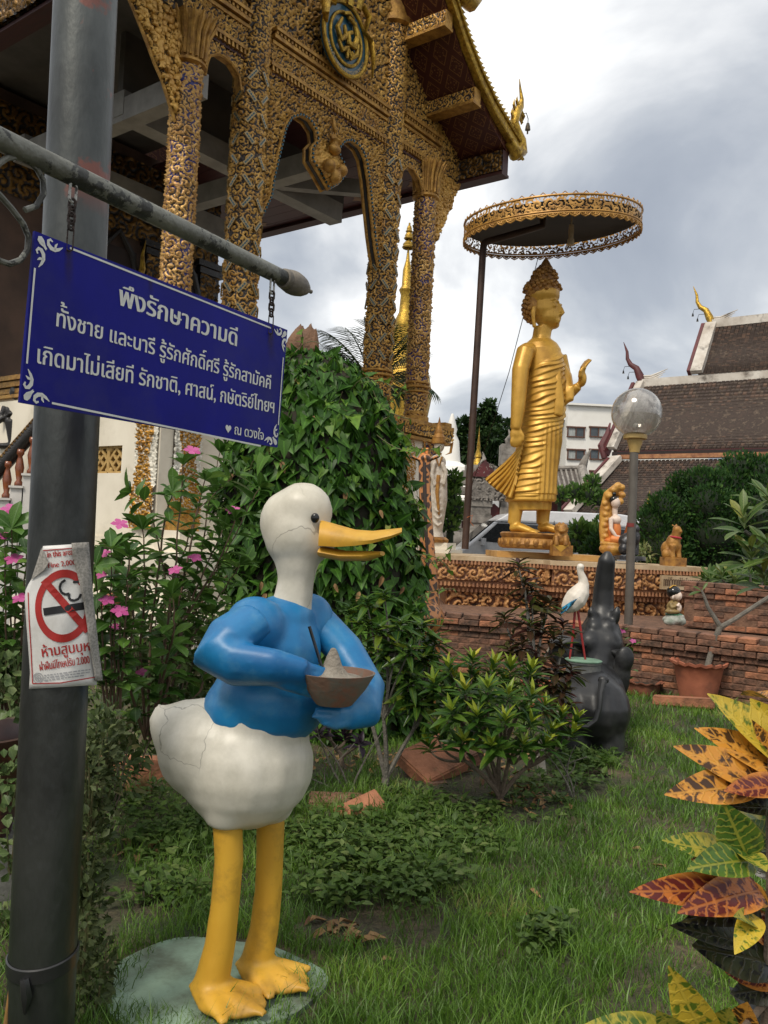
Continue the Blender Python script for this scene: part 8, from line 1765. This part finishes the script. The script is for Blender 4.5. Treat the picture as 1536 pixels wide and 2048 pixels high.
# ------------------------------------------------------------------ lawn
m_grass,nt,b=newmat('grass_blade'); L=nt.links.new
g=N(nt,'ShaderNodeNewGeometry'); tc=N(nt,'ShaderNodeTexCoord'); no=N(nt,'ShaderNodeTexNoise',i_Scale=1.6,i_Detail=4.0); L(tc.outputs['Object'],no.inputs['Vector'])
a=N(nt,'ShaderNodeMath',operation='MULTIPLY_ADD',i_1=.55); L(g.outputs['Random Per Island'],a.inputs[0]); mr=N(nt,'ShaderNodeMapRange',i_1=.35,i_2=.65,i_3=-.1,i_4=.5); L(no.outputs[0],mr.inputs[0]); L(mr.outputs[0],a.inputs[2])
r=N(nt,'ShaderNodeValToRGB'); L(a.outputs[0],r.inputs[0]); e=r.color_ramp.elements; e[0].color=(.050,.105,.013,1); e[1].color=(.30,.27,.09,1); e[0].position=.05; e[1].position=.99
for p_,c_ in ((.45,(.095,.200,.022,1)),(.88,(.190,.315,.042,1))): q_=e.new(p_); q_.color=c_
L(r.outputs[0],b.inputs['Base Color']); b.inputs['Roughness'].default_value=.45
tr=N(nt,'ShaderNodeBsdfTranslucent'); L(r.outputs[0],tr.inputs[0]); ms=N(nt,'ShaderNodeMixShader'); ms.inputs[0].default_value=.3; L(b.outputs[0],ms.inputs[1]); L(tr.outputs[0],ms.inputs[2]); L(ms.outputs[0],nt.nodes['Material Output'].inputs[0])
rs=np.random.RandomState(3)
def lawn(name,n,xr,yr,hr,wr,pw,mat,keep):
    y=yr[0]*(yr[1]/yr[0])**(rs.rand(n)**pw); x=(rs.rand(n)*2-1)*(y*.62+.7)+.02*y
    k=keep(x,y); x,y=x[k],y[k]; n=len(x)
    cl=.6+.8*hash2(np.floor(x*9),np.floor(y*9),3.); h=(hr[0]+(hr[1]-hr[0])*rs.rand(n)**1.5)*cl; w=wr*(.7+.6*rs.rand(n))*(1+np.maximum(0,y-3)*.16)
    an=rs.rand(n)*6.283; bn=h*(.25+.65*rs.rand(n)); bx,by=np.cos(an)*bn,np.sin(an)*bn; wa=rs.rand(n)*3.1416; wx,wy=np.cos(wa)*w/2,np.sin(wa)*w/2; z=gz(x,y)-.004
    V=np.zeros((n,6,3)); V[:,0]=np.stack([x-wx,y-wy,z],-1); V[:,1]=np.stack([x+wx,y+wy,z],-1)
    V[:,2]=np.stack([x+bx*.35-wx*.8,y+by*.35-wy*.8,z+h*.6],-1); V[:,3]=np.stack([x+bx*.35+wx*.8,y+by*.35+wy*.8,z+h*.6],-1)
    V[:,4]=np.stack([x+bx-wx*.1,y+by-wy*.1,z+h*.92],-1); V[:,5]=np.stack([x+bx+wx*.1,y+by+wy*.1,z+h*.92],-1)
    b0=np.arange(n)[:,None]*6; F=np.concatenate([b0+np.array([[0,1,3,2]]),b0+np.array([[2,3,5,4]])])
    o=link(name,npmesh(name,V.reshape(-1,3),F,mat,True)); o['kind']='stuff'; tag(o,('taller grass tufts standing above the lawn' if 'tuft' in name else 'short unmown green lawn grass covering the temple garden'),'grass'); return o
def ell_out(x,y,cx,cy,rx,ry): return ((x-cx)/rx)**2+((y-cy)/ry)**2
g1=G(690,1860); g2=G(960,1560); g3=G(1060,1600); g4=G(1330,1825); g5=G(300,1600); g6=G(1190,1560)
def keep(x,y):
    k=np.ones(x.shape,bool); r=rs.rand(*x.shape)
    ns=np.sin(x*7+1.3*np.sin(y*5))*.25
    k&=(ell_out(x,y,sc0.x,sc0.y+.04,.385,.31)>1)|((r<.75)&(y<sc0.y-.12))|((r<.55)&(x>sc0.x+.20))|((r<.3)&(x<sc0.x-.24))
    for gx,rx,ry,pr_ in ((g1,.18,.11,.08),(g2,.70,.85,.08),(g3,.24,.32,.15),(g4,.07,.07,.3),(g5,.5,.5,.3),(g6,.25,.2,.15)):
        k&=(ell_out(x,y,gx.x,gx.y,rx,ry)+ns>1)|(r<pr_)
    k&=~((np.sin(x*3.1+2*np.sin(y*1.3))*np.sin(y*2.7+1.7*np.sin(x*2.1+1))>.72)&(r<.62))
    wall=np.where(x<2.55,9.42+(2.55-x)*.25,9.42-(x-2.55)*.726)-.08
    k&=y<wall; k&=(x>-.75-.25*(y-2.6))|(r<.45); k&=~((x<-.1)&(y>5.2))|(r<.25)
    k&=np.hypot(x-base.x,y-base.y)>.1; k&=~((abs(x-eo.x)<.30)&(abs(y-eo.y-.1)<.3))
    return k
lawn('lawn_tuft',14000,None,(1.5,8),(.08,.15),.0042,1.0,m_grass,lambda x,y:keep(x,y)&(hash2(np.floor(x*4.3),np.floor(y*4.3),7.)>.62))
lawn('lawn_grass',275000,None,(1.5,9.9),(.035,.088),.0034,1.0,m_grass,keep)
# ground cover weeds
def weeds(name,lab,regions,n,size,kind):
    Vm=[]
    for px,py,sx_,sy_ in regions:
        for k in range(n):
            g_=G(px+rg.gauss(0,sx_),py+rg.gauss(0,sy_)); h=rg.uniform(.01,.09)
            for j in range(4):
                v=Vector((rg.uniform(-1,1),rg.uniform(-1,1),rg.uniform(.0,.5))); Vm.append(orient((g_.x+v.x*.02,g_.y+v.y*.02,h),v,(rg.uniform(-.3,.3),rg.uniform(-.4,.2),1),size*rg.uniform(.5,1.7)))
    V,F,U=joinleaves(kind,Vm); o=link(name,npmesh(name,V,F,kind.mat,True,uv=U)); o['kind']='stuff'; tag(o,lab,'weeds'); return o
K_weed=LeafKind('leaf',leafmat('weed_leaf',(.040,.080,.014),(.075,.125,.024),(.13,.17,.05),rough=.5,vamt=.25),Lg=1,W=.62,n=3,fold=.15,droop=.2,shape='lance')
weeds('ground_cover','low leafy weeds spreading in front of the crotons',[(640,1690,60,22),(760,1680,60,25),(850,1660,50,28),(900,1700,60,25),(700,1730,70,25),(800,1620,40,15),(840,1780,50,25)],150,.034,K_weed)
weeds('ground_cover','scattered broadleaf weeds among the grass left of the painted statue',[(300,1680,40,25),(330,1800,50,20),(260,1620,40,25),(350,1700,40,25),(380,1640,30,20),(1090,1890,20,15),(690,1800,40,12)],70,.034,K_weed)
weeds('ground_cover','dark weeds around the base of the yellow croton and elephant',[(1080,1600,40,20),(1150,1560,40,20),(930,1640,40,15),(1180,1530,30,10)],90,.04,K_weed)
Vm=[]
for px,py,sx_,sy_,n in ((930,1520,90,25,140),(1050,1610,50,18,70),(700,1520,60,20,60),(690,1860,30,10,30),(270,1700,50,15,30),(900,1450,60,20,50),(1000,1800,300,90,12)):
    for k in range(n):
        g_=G(px+rg.gauss(0,sx_),py+rg.gauss(0,sy_)); Vm.append(orient((g_.x,g_.y,gz(g_.x,g_.y)+.012),(rg.uniform(-1,1),rg.uniform(-1,1),.1),(rg.uniform(-.5,.5),rg.uniform(-.5,.5),1),rg.uniform(.03,.085)))
V,F,U=joinleaves(K_dry,Vm); o=link('leaf_litter',npmesh('leaf_litter',V,F,lm_dry,True,uv=U)); o['kind']='stuff'; tag(o,'dry brown fallen leaves scattered on the soil under the crotons','leaf litter')
t=thing('withered_leaves','withered tan leaves hanging over the clay kerb behind the painted statue','plant',P(285,1600,4.9)); Lv=[]
for k in range(14): Lv.append((orient((rg.uniform(-.10,.10),rg.uniform(-.04,.04),rg.uniform(.02,.16)),(rg.uniform(-.5,.4),-.2,-1),(0,-1,.3),rg.uniform(.10,.19)),K_dry))
foliage(t,Lv)
